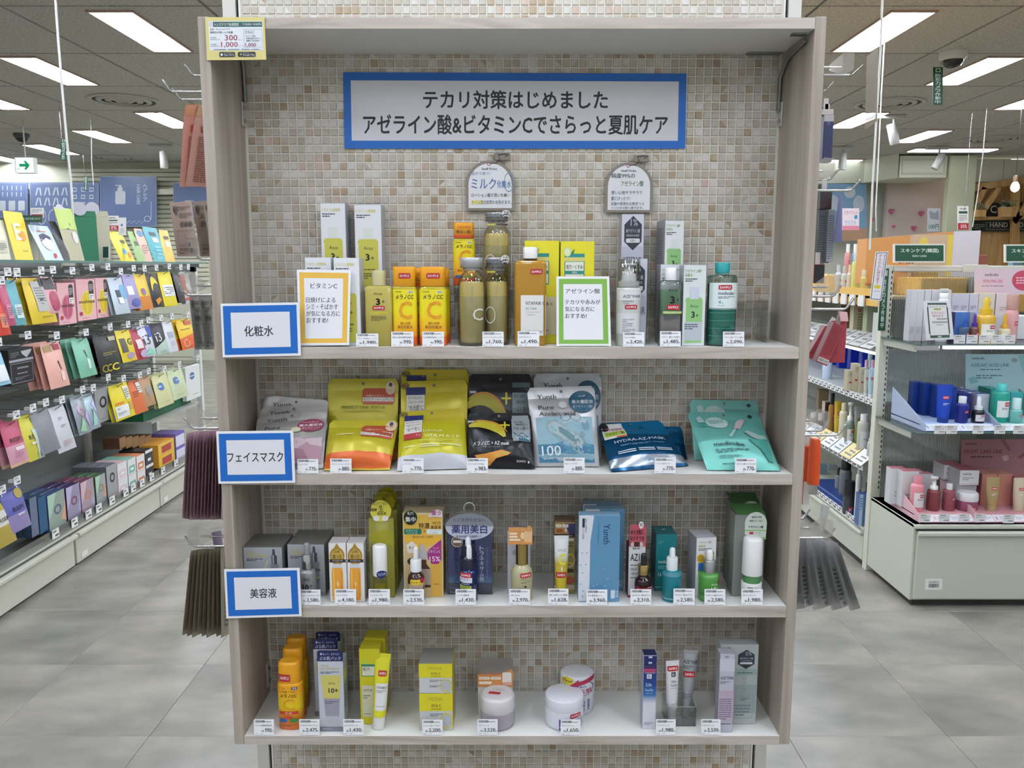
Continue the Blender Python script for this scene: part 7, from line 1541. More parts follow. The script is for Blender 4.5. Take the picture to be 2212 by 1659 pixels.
# ================================================================== RIGHT: END UNIT AND SIDE RACK
XR, YE = 1.765, 3.49
E1, E2, E0 = aY(2000, 743, 3.56).z, aY(2000, 934, 3.53).z, aY(2000, 1130, 3.5).z
GAN = mat('#c3c6b8', .4); GRG = mat('#b9cfca', .05, 0, 'clear')
eu = thing('display_rack', 'white end-of-aisle rack with glass shelves, facing the viewer at right', 'rack', (XR, YE, 0))
def eb(name, x0, y0, z0, x1, y1, z1, m, bv=0, root=None):
    M = MB(); M.box(x0 - XR, y0 - YE, z0, x1 - XR, y1 - YE, z1, m, bv); return M.build(name, root or eu)
XE = 3.0
o = eb('base_cabinet', XR, YE + .004, .03, XE, 3.93, E0 - .004, GAN, .003)
o = eb('front_panel', XR + .012, YE - .012, .04, XE, YE + .003, E0 - .045, GAN, .003)
M = MB(); M.box(.012, -.03, E0 - .05, XE - XR, -.004, E0 - .03, GAN, .004); M.build('lip', o)
M = MB(); M.box(.06, -.0128, .085, .135, -.012, .135, mat('#e6e6e2', .4)); q = M.build('barcode_label', o)
decals(eu, [('b', .2, .45, .8, .8, '#55565a'), ('t', '03-069-01', .2, .2, .8, .38, '#55565a', .6)], flat(.06, .135, .075, .05, -.0131))
eb('shadow_gap', XR + .01, YE - .006, E0 - .032, XE, YE + .006, E0 - .02, DARK)
eb('deck', XR, YE - .012, E0 - .02, XE, 3.93, E0 - .004, GAN, .002)
eb('toe_kick', XR + .02, YE + .02, 0, XE, 3.9, .03, DARK)
pst = eb('post', XR - .005, 3.93, .0, XR + .04, 3.975, 1.505, mat('#cfcfbf', .45), .002)
M = MB()
for i in range(42): M.box(.030, 3.9285 - YE, .42 + i * .0255, .0345, 3.93 - YE, .42 + i * .0255 + .014, mat('#26241f', .8))
tag(M.build('slot_row', pst), kind='stuff')
eb('top_rail', XR + .04, 3.92, 1.475, XE, 3.96, 1.503, mat('#cfcdbf', .45), .003)
eb('rail_joint', 2.12, 3.914, 1.47, 2.24, 3.918, 1.507, mat('#cfcdbf', .45), .002)
RIB2 = mat('#c9cfcd', .2, 0, 'film')
RIB = mat('#ccd2d0', .1, 0, 'clear')
M = MB()
for i in range(130):
    x = .05 + i * .009
    M.add([(x, 3.95 - YE, E0), (x + .0045, 3.946 - YE, E0), (x + .009, 3.95 - YE, E0), (x + .009, 3.95 - YE, 1.475), (x + .0045, 3.946 - YE, 1.475), (x, 3.95 - YE, 1.475)], [(0, 1, 4, 5)], RIB); M.add([(x + .0045, 3.946 - YE, E0), (x + .009, 3.95 - YE, E0), (x + .009, 3.95 - YE, 1.475), (x + .0045, 3.946 - YE, 1.475)], [(0, 1, 2, 3)], RIB2)
M.build('ribbed_panel', eu)
for z in (E1, E2):
    eb('glass_shelf', XR + .0, 3.54, z - .006, XE, 3.93, z, GRG)
    eb('glass_edge', XR, 3.536, z - .006, XE, 3.54, z, mat('#5f7a74', .1))
    eb('glass_edge', XR - .003, 3.54, z - .006, XR, 3.93, z, mat('#3f5a56', .1))
    eb('bracket', XR + .01, 3.6, z - .04, XR + .014, 3.93, z - .007, mat('#b5b8b0', .4, .3))
led = eb('led_strip', XR + .11, 3.56, E1 - .022, XE, 3.575, E1 - .007, mat('#dfe8ff', 9, 0, 'emit'))
eb('light_holder', XR + .0, 3.58, E1 - .03, XR + .1, 3.6, E1 - .01, CHROME)
# camera notice strip along the post
t = thing('vertical_sign', 'long green vertical camera notice strip on the rack post', 'sign', (XR - .006, 3.925, E1 + .03))
M = MB(); M.box(-.016, -.002, 0, .02, 0, 1.49 - E1 - .03, mat('#1d4a34', .4), .001); M.build('strip', t)
decals(t, [('tv', '防犯カメラ作動中', .3, .17, .72, .96, '#d9e6dc', .8), ('r', .2, .03, .8, .12, '#aebfb4')], flat(-.016, 1.49 - E1 - .03, .036, 1.49 - E1 - .03, -.0022))
def gsign(label, px, Y):
    t = rcard(label, px, Y, [('r', .025, .07, .975, .93, '#1c4a33'), ('t', 'スキンケア(韓国)', .13, .24, .88, .5, '#e6ece6', 1), ('t', 'SKIN CARE', .36, .6, .64, .7, '#e6ece6', .5)], '#e0e2da', .012, post=1.5)
gsign('green skin care sign standing on the end rack', (1931, 527, 2041, 567), 3.9)
gsign('second green skin care sign cut by the right frame edge', (2171, 528, 2281, 567), 3.92)

# ---- simple background goods
def gb(desc, px, Y, zb, body, cap='#e6e6e4', kind='bottle', labelc=None, red=True, cat=None, neck=.72, bulb=False, clear=False, capr=.6, group=None, at=None):
    bm_ = mat(body, .25, 0, 'liquid' if clear else '')
    cm_ = mat(cap, .35)
    if kind == 'tube':
        return vessel('cosmetic_tube', desc, 'tube', zb, px, [('cap', [(.66, 0), (.68, .14)], cm_, {}), ('tube_body', [(.7, .68, .14), (.9, .6, .5), (1, .1, .95), (1, .06, 1)], bm_, {})], (sample(.3, .3, .72, .4) if red else []) + [('g', .3, .52, .7, .6, 2, '#d9d9d9')], Y=Y, dbody=1, dz=(.14, .95), seg=18)
    if kind == 'jar':
        return vessel('cream_jar', desc, 'jar', zb, px, [('jar', [(.92, 0), (1, .06), (1, .55)], bm_, {}), ('lid', [(1.01, .55), (1.02, .58), (1.0, .93), (.9, 1)], cm_, {})], (sample(.3, .5, .75, .85) if red else []), Y=Y, dz=(0, .5), seg=22)
    d = []
    if labelc: d += [('r', .12, .25, .98, .82, labelc), ('g', .34, .48, .9, .56, 2, '#55565c')]
    if red: d += sample(.5, .3, .88, .44)
    pcs = [('body', [(.94, 0), (1, .02), (1, neck - .08), (.9, neck - .02), (capr * .9, neck)], bm_, {})]
    if bulb: pcs += [('collar', [(capr, neck), (capr, neck + .13)], cm_, {}), ('bulb', [(capr * .55, neck + .13), (capr * .5, .94), (capr * .25, 1)], cm_, {})]
    elif kind == 'pump': pcs += [('pump', [(capr, neck), (capr, neck + .1), (.3, neck + .12), (.28, .93), (capr, .94), (capr * .9, 1)], cm_, {})]
    else: pcs += [('cap', [(capr, neck + .002), (capr, .98), (capr * .9, 1)], cm_, {})]
    return vessel('cosmetic_bottle', desc, 'bottle', zb, px, pcs, d, Y=Y, dz=(0, neck - .06), seg=20, group=group)
def gc(desc, px, Y, zb, front, side=None, top=None, decs=(), d=.05, rz=0, n=1, step=(0, .055), group=None):
    ORDB = ['front', 'second', 'third', 'fourth', 'fifth']
    t = carton('cosmetic_carton', desc if n == 1 else desc + ', front one', 'box', zb, px, Y, d, front, side, top, decs, group=group or (desc[:50] if n > 1 else None), rz=rz)
    for i in range(1, n): dup(t, t.location + Vector((step[0] * i, step[1] * i, 0)), '%s, %s back' % (desc, ORDB[i]))
    return t
md = [('t', 'medicube', .3, .62, .85, .68, '#55565e', .6), ('g', .3, .72, .8, .8, 2, '#8a8b92')]
# top glass shelf of the end unit
ex = ', upper glass shelf, end rack'
gc('tall white carton' + ex, (2010, 2052, 626), 3.72, E1, '#d9dbdd', '#b9bbc0', '#cf9a9a', [('r', 0, .92, 1, .93, '#cf9a9a')], n=1)
for i, u in enumerate((1966, 1980, 1995)):
    gc('tall white carton seen side-on, %s from the left' % ('first', 'second', 'third')[i] + ex, (u, u + 14, 626), 3.7 + .0 * i, E1, '#cfd1d4', '#b9bbc0', '#cf9a9a', [('g', .1, .72, .8, .86, 6, '#9a9ca2')], group='tall white cartons on the end rack')
gb('white pump bottle behind the tablet sign' + ex, (2031, 2054, 624), 3.66, E1, '#e0e2e6', kind='pump', neck=.82, red=False, capr=.8)
card('tablet_sign', 'white sign printed as a tablet with red Japanese text on the end rack', 'sign', ((1994, 650), (2053, 650), (2061, 733), (2001, 735)), 3.56,
     [('rr', .12, .05, .88, .95, '#41564c'), ('r', .17, .1, .83, .88, '#e6e8e8'), ('t', 'あなたにぴったりな', .22, .13, .78, .17, INK, .4), ('r', .38, .19, .6, .235, '#d9d060'), ('t', '化粧品を', .36, .19, .64, .23, INK, .4), ('t', 'かんたんに', .26, .27, .74, .33, '#b5304a', .8), ('t', '探せます', .3, .35, .7, .41, '#b5304a', .8), ('r', .44, .44, .82, .485, '#a9adb0'), ('r', .26, .52, .82, .57, '#a9adb0'), ('g', .4, .6, .66, .63, 1, '#77787c'), ('r', .42, .9, .56, .935, '#c9cfca')], '#e4e6e8', .003)
# (the code square of the sign is left out)
gc('pale violet carton, lower tier' + ex, (2104, 2120, 675), 3.7, E1, '#d0cfe0', '#b5b3cc', '#8f86c0', (), n=1)
for i, u in enumerate((2056, 2074, 2094)):
    zt = E1 + .11
    gc('pale violet carton on the back row, %s from the left' % ('first', 'second', 'third')[i] + ex, (u, u + 19, 634, 674), 3.8, zt, '#cfcfdc', '#b5b3cc', '#d9c44a', [('g', .15, .55, .8, .75, 3, '#77789a')], group='pale violet cartons, back row')
M = MB(); a = aY(2054, 674, 3.79); M.box(0, 0, 0, .42, .09, .108, mat('#d9d9dd', .4), .002); o = M.build('display_step'); o.location = (a.x, 3.775, E1 + .001); tag(o, 'white cardboard step under the back row of cartons, end rack upper shelf', 'display step')
gc('white carton with yellow top' + ex, (2114, 2149, 633, 674), 3.8, zt, '#d9d4c4', '#c9c4b0', '#e0c44a', [('g', .3, .4, .8, .6, 3, '#8a8a86')])
gc('white and pink carton' + ex, (2151, 2182, 634, 674), 3.8, zt, '#e0d3d2', '#c9b0b4', '#d9a0a8', md)
gc('blue carton behind the blue dropper' + ex, (2060, 2092, 674), 3.66, E1, '#4a78b8', '#3a2a60', '#dfe3ea')
gb('blue dropper bottle' + ex, (2077, 2097, 679), 3.6, E1, '#3a5068', '#2a56b0', bulb=True, neck=.55, clear=False)
gb('violet dropper bottle' + ex, (2099, 2118, 678), 3.6, E1, '#6a4038', '#4a2a94', bulb=True, neck=.55)
gb('large yellow pointed-cap bottle with white label' + ex, (2120, 2160, 643), 3.59, E1, '#d0a63c', '#d9b62a', bulb=True, neck=.62, labelc='#dcd9cc', capr=.62)
gb('amber-capped dropper bottle' + ex, (2163, 2188, 679), 3.6, E1, '#d3c9a8', '#d9a83a', bulb=True, neck=.5, labelc='#dfddd4')
gb('tall pale pink bottle with rose gold cap' + ex, (2180, 2206, 637), 3.66, E1, '#d9a4a4', '#b58a80', neck=.68, capr=.92)
def hboard(desc, px, Y, base, specs, zb):
    t = rcard(desc, px, Y, specs, base, .004, name='header_board')
    return t
hboard('pink header board lettered PDRN PINK LINE', (2105, 581, 2330, 636), 3.86, '#d9c4cd', [('t', 'medicube', .1, .16, .23, .28, '#3a3438', .8), ('t', 'PDRN PINK LINE', .085, .42, .27, .54, '#c05a74', .8), ('g', .07, .64, .28, .7, 1, '#7a6a70'), ('e', .36, .06, .58, .85, '#c04a5e'), ('g', .4, .3, .54, .6, 3, '#e6c3ca')], E1)
hboard('mint header board lettered AZELAIC ACID LINE', (2086, 765, 2310, 852), 3.86, '#a9c9cb', [('t', 'medicube', .06, .07, .18, .13, '#22343a', .8), ('t', 'AZELAIC ACID LINE', .05, .23, .42, .31, '#3a6a74', .6), ('g', .14, .36, .34, .4, 1, '#33555c'), ('g', .1, .5, .36, .62, 2, '#5a7a80'), ('p', [(.02, .6), (.08, .55), (.13, .68), (.05, .74)], '#7fb5b5'), ('p', [(.5, .02), (.8, .02), (.8, .8), (.56, .5)], '#8fbabb'), ('e', .44, .1, .5, .2, '#8a9a9a')], E2)
hboard('dusky pink header board lettered NIGHT CARE LINE', (2076, 949, 2310, 1033), 3.86, '#b58088', [('t', 'medicube', .04, .08, .15, .14, '#3a2428', .8), ('t', 'NIGHT CARE LINE', .03, .26, .38, .36, '#8c2f3c', .6), ('g', .09, .42, .3, .48, 1, '#5a3038'), ('e', .38, .4, .44, .56, '#d9b5b8'), ('p', [(.4, .0), (.46, .28), (.44, .3), (.37, .02)], '#a06068'), ('p', [(.52, .45), (.6, .3), (.62, .34), (.55, .5)], '#a05a50'), ('e', .58, .04, .74, .46, '#a83c48')], E0)
# cardboard trays
def tray(desc, uL, uR, v, Yf, zb, col, dk, dep=.33, fr=4):
    a, b = aY(uL, v, Yf), aY(uR, v, Yf)
    w_ = b.x - a.x
    t = thing('card_tray', desc, 'display tray', (a.x, Yf, zb))
    c = mat(col, .5)
    M = MB(); M.box(0, .05, .02, w_, dep, .024, c); M.build('platform', t)
    for x in (0, w_ - .003):
        M = MB(); M.add([(x, 0, 0), (x, dep, 0), (x, dep, .15), (x, .0, .03), (x + .003, 0, 0), (x + .003, dep, 0), (x + .003, dep, .15), (x + .003, 0, .03)], [(0, 3, 2, 1), (4, 5, 6, 7), (3, 7, 6, 2), (0, 4, 7, 3), (0, 1, 5, 4)], mat(dk, .5)); M.build('side_wing', t)
    M = MB(); M.add([(.003, .0, .002), (w_ - .003, 0, .002), (w_ - .003, .05, .026), (.003, .05, .026)], [(0, 1, 2, 3)], c); M.build('front_slope', t)
    s = []
    for i in range(fr):
        u0 = .02 + i * .97 / fr
        s += [('r', u0, .12, u0 + .93 / fr, .9, '#e0e2e6'), ('g', u0 + .35 / fr, .3, u0 + .85 / fr, .7, 3, '#a0a2b0'), ('r', u0 + .1 / fr, .3, u0 + .25 / fr, .7, dk)]
    decals(t, s, lambda u, v, l: (.003 + u * (w_ - .006), .05 - .05 * v - .0002 * l, .026 - .024 * v + .0003 * l))
    return t
tray('pale blue cardboard tray on the lower glass shelf', 1998, 2158, 934, 3.545, E2 + .001, '#b5c6e6', '#a3b0c9')
tray('mint cardboard tray on the lower glass shelf', 2160, 2290, 934, 3.545, E2 + .001, '#a6d3d0', '#8dbcb8')
tray('pink cardboard tray on the base of the end rack', 1986, 2112, 1130, 3.5, E0 + .001, '#dda5ae', '#d9b0b8')
tray('rose cardboard tray at the right frame edge, end rack base', 2114, 2260, 1130, 3.5, E0 + .001, '#cf98a0', '#c9a0a6')
ey = ', lower glass shelf, end rack'
t2 = E2 + .0255
gc('deep blue carton' + ey, (2042, 2065, 836), 3.7, t2, '#16398a', '#0f2a6a', '#1c3f90', n=4, step=(-.026, .05), d=.048)
gb('blue tube lying against the blue cartons' + ey, (2030, 2064, 833), 3.6, t2, '#1a44b0', '#16357f', kind='tube')
gc('navy carton' + ey, (2067, 2094, 850), 3.72, t2, '#1a2470', '#141c58', '#232e7c', n=3, step=(.004, .06))
gb('navy square bottle under clear cap' + ey, (2070, 2096, 858), 3.605, t2, '#1a2478', '#dfe3ea', neck=.74, capr=.62)
gc('white carton with navy top' + ey, (2107, 2134, 851), 3.7, t2, '#cfd0e0', '#a8a9c0', '#2a3078', md, n=3, step=(-.008, .06))
gb('black dropper bottle with white label' + ey, (2106, 2132, 859), 3.6, t2, '#1a1a20', '#e8ebf0', bulb=True, neck=.5, labelc='#dcdde2')
gb('teal bottle with white label' + ey, (2153, 2188, 831), 3.62, t2, '#2a9c8a', '#5cc9c6', neck=.82, labelc='#dfe9e8')
gb('small teal clear-capped bottle' + ey, (2188, 2213, 862), 3.6, t2, '#6fb5ae', '#c9e6e4', neck=.55, capr=.7)
gc('teal carton behind the teal bottle' + ey, (2136, 2160, 840), 3.76, t2, '#2a8c84', '#1f7068', '#3aa098', n=2)
gc('bright teal carton at the right frame edge' + ey, (2180, 2206, 848), 3.74, t2, '#3aa8a4', '#2a8c88', '#4ab8b4')
ez = ', base of the end rack'
t0 = E0 + .0255
gc('white carton with dusky pink top, left pair' + ez, (1947, 1982, 1018), 3.66, t0, '#d9dadb', '#c4c6c8', '#b5707a', md, n=2, step=(-.03, .05))
gc('white carton with dusky pink top, right pair' + ez, (1987, 2013, 1024), 3.7, t0, '#d0d0d2', '#b9bbbd', '#b5707a', (), n=2, step=(-.02, .06))
gb('pink bottle with white label' + ez, (1973, 2001, 1031), 3.58, t0, '#dd9098', '#d98a94', neck=.78, labelc='#e0dcde', capr=.62)
gb('bottle with red and grey layers under clear cap' + ez, (2009, 2036, 1033), 3.59, t0, '#7a3a3a', '#e8e8e8', neck=.62, red=False, kind='pump')
gb('dusky mauve bottle with white cap' + ez, (2042, 2067, 1048), 3.59, t0, '#8a4a50', '#dfdfe2', neck=.78, red=True, capr=.5)
gb('wide mauve cream jar with white lid' + ez, (2076, 2120, 1068), 3.58, t0, '#94506a', '#dcdadf', kind='jar')
zz = E0 + .0255
c1 = gc('flat white carton, lower of the stack' + ez, (2064, 2106, 1046), 3.68, zz, '#d3d3d6', '#a9a4a6', '#b5707a', [('t', 'medicube', .12, .2, .6, .36, '#55565e', .6), ('g', .12, .5, .7, .7, 2, '#8a8b92')], d=.1)
h_ = spot(zz, 2064, 2106, 1046, None, Y=3.68)[3]
gc('flat white carton, upper of the stack' + ez, (2073, 2115, 1016, 1046), 3.66, zz + h_ + .001, '#d9dadc', '#a4a2a4', '#a5626c', [('t', 'medicube', .16, .16, .6, .32, '#3a3a44', .6), ('g', .16, .45, .7, .7, 2, '#8a8b92'), ('r', 0, .9, 1, .92, '#c98a90')], n=2, step=(-.02, .1), d=.1)
for i, (a_, b_) in enumerate(((2118, 2150), (2151, 2184))):
    gc('peach carton, %s of the pair' % ('left', 'right')[i] + ez, (a_, b_, 1024), 3.68, t0, '#c98a7c', '#b5786c', '#cf9484', n=2, step=(-.01, .055))
gc('dusky rose carton at the right frame edge' + ez, (2188, 2215, 1030), 3.66, t0, '#b8686c', '#a05a60', '#c07a7e')
gb('gold-beige tube' + ez, (2136, 2167, 1034), 3.58, t0, '#a58e62', '#b09a70', kind='tube')
gb('cream tube cut by the right frame edge' + ez, (2195, 2226, 1036), 3.58, t0, '#cfc2a8', '#c9bca0', kind='tube')
for i, (u, v, z, Y, w_) in enumerate([(2073 + k * 27, 733, E1, 3.538, ' on the upper glass shelf edge') for k in range(5)] + [(2030, 928, E2, 3.533, ''), (2056, 928, E2, 3.533, ''), (2113, 928, E2, 3.533, ''), (2160, 928, E2, 3.533, ''), (2201, 928, E2, 3.533, '')] + [(1998, 1119, E0, 3.474, ''), (2040, 1119, E0, 3.474, ''), (2083, 1119, E0, 3.474, ''), (2117, 1119, E0, 3.474, ''), (2179, 1121, E0, 3.474, '')]):
    p = aY(u, v, Y)
    M = MB(); M.box(-.024, 0, -.019, .024, .0012, .019, mat('#dfe0e0', .4)); o = M.build('price_card'); o.location = (p.x, Y - .0, p.z)
    decals(o, [('b', .1, .12, .6, .24, '#444'), ('g', .1, .36, .85, .5, 2, '#8a8b90'), ('g', .45, .68, .9, .84, 1, '#3c3d42')], flat(-.024, .019, .048, .038, 0))
    row = ('upper glass shelf edge', 'lower glass shelf edge', 'base edge')[0 if i < 5 else 1 if i < 10 else 2]
    tag(o, 'small price card on the %s, end rack, %s from the left' % (row, ('first', 'second', 'third', 'fourth', 'fifth')[i % 5]), 'price card', 'price cards on the end rack')

# ---- side rack (faces the aisle on its left)
sr = thing('display_rack', 'long white rack of bottles along the right aisle, behind the end rack', 'rack', (XR, 4.0, 0))
def sb(name, x0, y0, z0, x1, y1, z1, m, bv=0, root=None):
    M = MB(); M.box(x0 - XR, y0 - 4.0, z0, x1 - XR, y1 - 4.0, z1, m, bv); return M.build(name, root or sr)
S4, S3, S2, S1, S0 = aX(1893, 640, XR).z, aX(1890, 755, XR).z, aX(1890, 868, XR).z, aX(1890, 1000, XR).z, .2
S2 = aX(1890, 870, XR).z; S1 = aX(1885, 1000, XR).z
sb('base_panel', XR, 3.99, .03, XR + .03, 4.95, .175, GAN, .003); sb('base_panel', XR, 4.965, .03, XR + .03, 7.9, .175, GAN, .003)
sb('lip', XR - .02, 3.99, .165, XR + .005, 7.9, .18, GAN, .003)
sb('deck', XR, 3.99, .185, XR + .45, 7.9, .2, GAN)
sb('toe_strip', XR + .01, 3.99, 0, XR + .03, 7.9, .028, DARK)
sb('back_panel', XR + .45, 3.99, .1, XR + .47, 7.9, 1.45, mat('#9fa39c', .6))
for z in (S1, S2, S3): sb('shelf', XR + .03, 3.99, z - .02, XR + .45, 7.9, z, mat('#b5b8b2', .4), .002)
sb('shelf', XR, 3.99, S4 - .015, XR + .45, 7.9, S4, mat('#c9b58a', .5), .002)
for z in (S3,): sb('led_strip', XR + .04, 4.0, z - .035, XR + .055, 7.8, z - .021, mat('#cfe0ff', 10, 0, 'emit'))
sb('card_strip', XR - .0, 3.99, S4 - .05, XR + .006, 7.9, S4 + .035, mat('#d9ae5a', .5))
M = MB()
for i in range(13): M.box(-.012, .25 - .02 + i * .11 - .1, S4 - .055, -.004, .25 + .045 + i * .11 - .1, S4 - .0, mat('#e3e4e4', .35))
tag(M.build('ticket_row', sr), kind='stuff')
def stickers(z, w_=.05, col='#e3e4e4', n=22, h=.034, dx=.0):
    M = MB()
    for i in range(n):
        y = .02 + i * (w_ + .012)
        M.box(dx - .002, y, z, dx, y + w_, z + h, mat(col, .4)); M.box(dx - .0026, y + .006, z + h * .6, dx - .002, y + w_ * .6, z + h * .8, mat('#55565a', .5)); M.box(dx - .0026, y + w_ * .4, z + h * .2, dx - .002, y + w_ * .9, z + h * .42, mat('#3c3d42', .5))
    tag(M.build('ticket_row', sr), kind='stuff')
stickers(S2 - .03, dx=.03); stickers(.19, n=24); stickers(S1 - .06, col='#e0dcdc', dx=-.01)
M = MB()   # slanted product guide cards on two shelves
for z, cols in ((S3 + .002, ('#d0d2d0', '#c4c6c4')), (S1 - .03, ('#e0dfda', '#d9c88a', '#cfd6dc'))):
    for i in range(14):
        y = .0 + i * .14
        c = mat(cols[i % len(cols)], .4)
        x0, x1, z1 = (-.02, .09, z + .06) if z > .9 else (-.03, .04, z + .06)
        M.add([(x0, y, z), (x0, y + .13, z), (x1, y + .13, z1), (x1, y, z1)], [(0, 3, 2, 1)], c)
        for k in range(3):
            f0, f1 = .2 + k * .25, .3 + k * .25
            M.add([(x0 + (x1 - x0) * f - .001, yy, z + (z1 - z) * f + .001) for f, yy in ((f0, y + .02), (f0, y + .1 - k * .02), (f1, y + .1 - k * .02), (f1, y + .02))], [(0, 3, 2, 1)], mat('#7a7c80', .5))
tag(M.build('guide_card_row', sr), kind='stuff')
def Yx(u, X): a = (u - 1106) / F; return X / a * (CT - .0 * ST)
def sg(fn, desc, px, zb, dx=.1, **k):
    u = (px[0] + px[1]) / 2; v = px[2]
    Y = aX(u, (v + 60), XR + dx).y
    return fn(desc + ', side rack', (px[0], px[1], px[2]), Y, zb, **k)
def gbb(desc, px, Y, zb, **k): return gb(desc, px, Y, zb, **k)
B = lambda d_, px, z, b_, c_='#e6e6e4', dx=.1, **k: sg(gb, d_, px, z, dx, body=b_, cap=c_, **k)
Cc = lambda d_, px, z, f_, s_=None, t_=None, dx=.15, **k: sg(gc, d_, px, z, dx, front=f_, side=s_, top=t_, **k)
# top tray
B('clear bottle with blue print, top', (1806, 1818, 572), S4, '#c9d3d6', '#b9c0c4', .1, red=True)
B('clear bottle with silver cap, top', (1819, 1830, 575), S4, '#c4ccc9', '#c0c2c4', .1, red=True)
B('orange-labelled clear bottle, top', (1831, 1844, 572), S4, '#d0c6b4', '#cfc09a', .1, red=True)
B('pale yellow bottle with silver cap, top', (1845, 1871, 546), S4, '#d3ce7a', '#c3c5c0', .12, neck=.8, red=False, capr=.8)
B('small round amber bottle, top', (1860, 1874, 583), S4, '#c9b46a', '#cfc9a9', .05)
B('cream bottle with gold cap, top', (1875, 1893, 555), S4, '#dcd9b0', '#c9a98c', .12, neck=.66, red=False, capr=.4)
Cc('pink and white carton, top', (1893, 1916, 530), S4, '#d9c4b9', '#c9a894', '#dcdcda')
for i, u in enumerate((1826, 1842, 1857)):
    B('%s small blue-capped bottle on the back row, top' % ('first', 'second', 'third')[i], (u, u + 12, 527), S4 + .09, ('#c98a90', '#4a90b8', '#5aa0c8')[i], '#dfe3e6', .3)
M = MB(); a = aX(1860, 550, XR + .3); M.box(XR + .22, 4.02, 0, XR + .44, 6.2, .088, mat('#d9ac4a', .5), .003); o = M.build('display_step'); o.location = (0, 0, S4 + .001); tag(o, 'yellow step behind the front row on the top of the side rack', 'display step')
# row under tray
Cc('brown carton, second shelf', (1815, 1836, 645), S3, '#8f7f6a', '#7a6c5a', dx=.16)
Cc('cream carton with red stickers, second shelf', (1843, 1872, 650), S3, '#c9c3a0', '#b5af8e', dx=.12, decs=sample(.1, .05, .35, .12) + sample(.3, .2, .55, .27) + [('g', .3, .3, .8, .85, 8, '#8a866a')])
Cc('pale green carton, second shelf', (1872, 1896, 648), S3, '#b5c0a0', '#a0ab8c', dx=.12)
Cc('small white carton, second shelf', (1893, 1906, 676), S3, '#dcdcdc', '#c9c9c9', dx=.05)
# blue lit shelf
for i, (a_, b_) in enumerate(((1757, 1780), (1790, 1810), (1812, 1835), (1836, 1860), (1861, 1890))):
    Cc('royal blue panel carton, %s from the left, lit shelf' % ('first', 'second', 'third', 'fourth', 'fifth')[i], (a_, b_, 742 + i * 2), S2, '#1638c8', '#102a9c', dx=.4)
B('tall white bottle, lit shelf', (1780, 1800, 762), S2, '#cfdcf0', '#e0e8f4', .1, red=False, neck=.9)
B('clear box bottle with green tag, lit shelf', (1873, 1889, 757), S2, '#dfe8ea', '#cfe0d0', .25, red=False)
for i, (a_, b_, v) in enumerate(((1829, 1845, 800), (1843, 1857, 786), (1857, 1869, 795))):
    Cc('cream carton, %s from the left, lit shelf' % ('first', 'second', 'third')[i], (a_, b_, v), S2, '#c9bfa4', '#b0a68c', dx=.04 + .02 * i, decs=[('g', .2, .1, .8, .3, 4, '#8a8470'), ('r', .2, .55, .6, .62, '#a8303a')])
for i, (a_, b_, v, c) in enumerate(((1867, 1879, 799, '#cfcfc0'), (1877, 1892, 797, '#b9d0dc'), (1891, 1905, 790, '#d9dfe0'))):
    B('white tube, %s from the left, lit shelf' % ('first', 'second', 'third')[i], (a_, b_, v), S2, c, '#dfe3e6', .04, kind='tube')
for i, (a_, b_) in enumerate(((1866, 1878), (1880, 1892), (1893, 1905))):
    B('pink-topped bottle, %s from the left, lit shelf back' % ('first', 'second', 'third')[i], (a_, b_, 778), S2, '#d3dce6', '#d9a9b0', .2, red=False)
# third shelf
Cc('tan carton, third shelf', (1767, 1788, 842), S1, '#9c8a6e', '#84745c', dx=.25)
Cc('dark brown carton, third shelf', (1780, 1798, 868), S1, '#4a2c22', '#c9bfae', dx=.2)
B('amber bottle with black cap, third shelf', (1792, 1806, 850), S1, '#a87a34', '#1c1a18', .1, neck=.7)
B('white and yellow tube, third shelf', (1804, 1820, 868), S1, '#d9b63c', '#e6e6e0', .06, kind='tube')
B('cream pump bottle, third shelf', (1816, 1835, 872), S1, '#cfc9a8', '#cfc9a8', .05, neck=.8)
B('grey-green bottle with white pump, third shelf', (1830, 1849, 871), S1, '#7a8276', '#e3e3e0', .05, kind='pump', neck=.58, labelc='#dcdcd8')
B('white upturned tube, third shelf', (1849, 1874, 880), S1, '#c3c4c4', '#c9cac9', .12, kind='tube')
B('olive bottle, third shelf', (1847, 1858, 905), S1, '#7c8a4a', '#7c8a4a', .08, red=False)
B('large clear bottle with white cap, third shelf', (1857, 1883, 897), S1, '#b9b8ae', '#e0e0de', .05, neck=.82, labelc='#d0d0cc', red=False)
B('small clear dropper bottle, third shelf', (1875, 1887, 932), S1, '#bfc4c4', '#e0e3e3', .03, bulb=True, neck=.6, red=False)
B('pale blue slim bottle, third shelf', (1890, 1903, 908), S1, '#aab5c0', '#9cb0c4', .05, neck=.85, red=False)
for i, (a_, b_) in enumerate(((1752, 1766), (1768, 1780))):
    B('flat brown-banded jar, %s, third shelf' % ('left', 'right')[i], (a_, b_, 893), S1, '#5a3c30', '#e0dedc', .06, kind='jar', red=False)
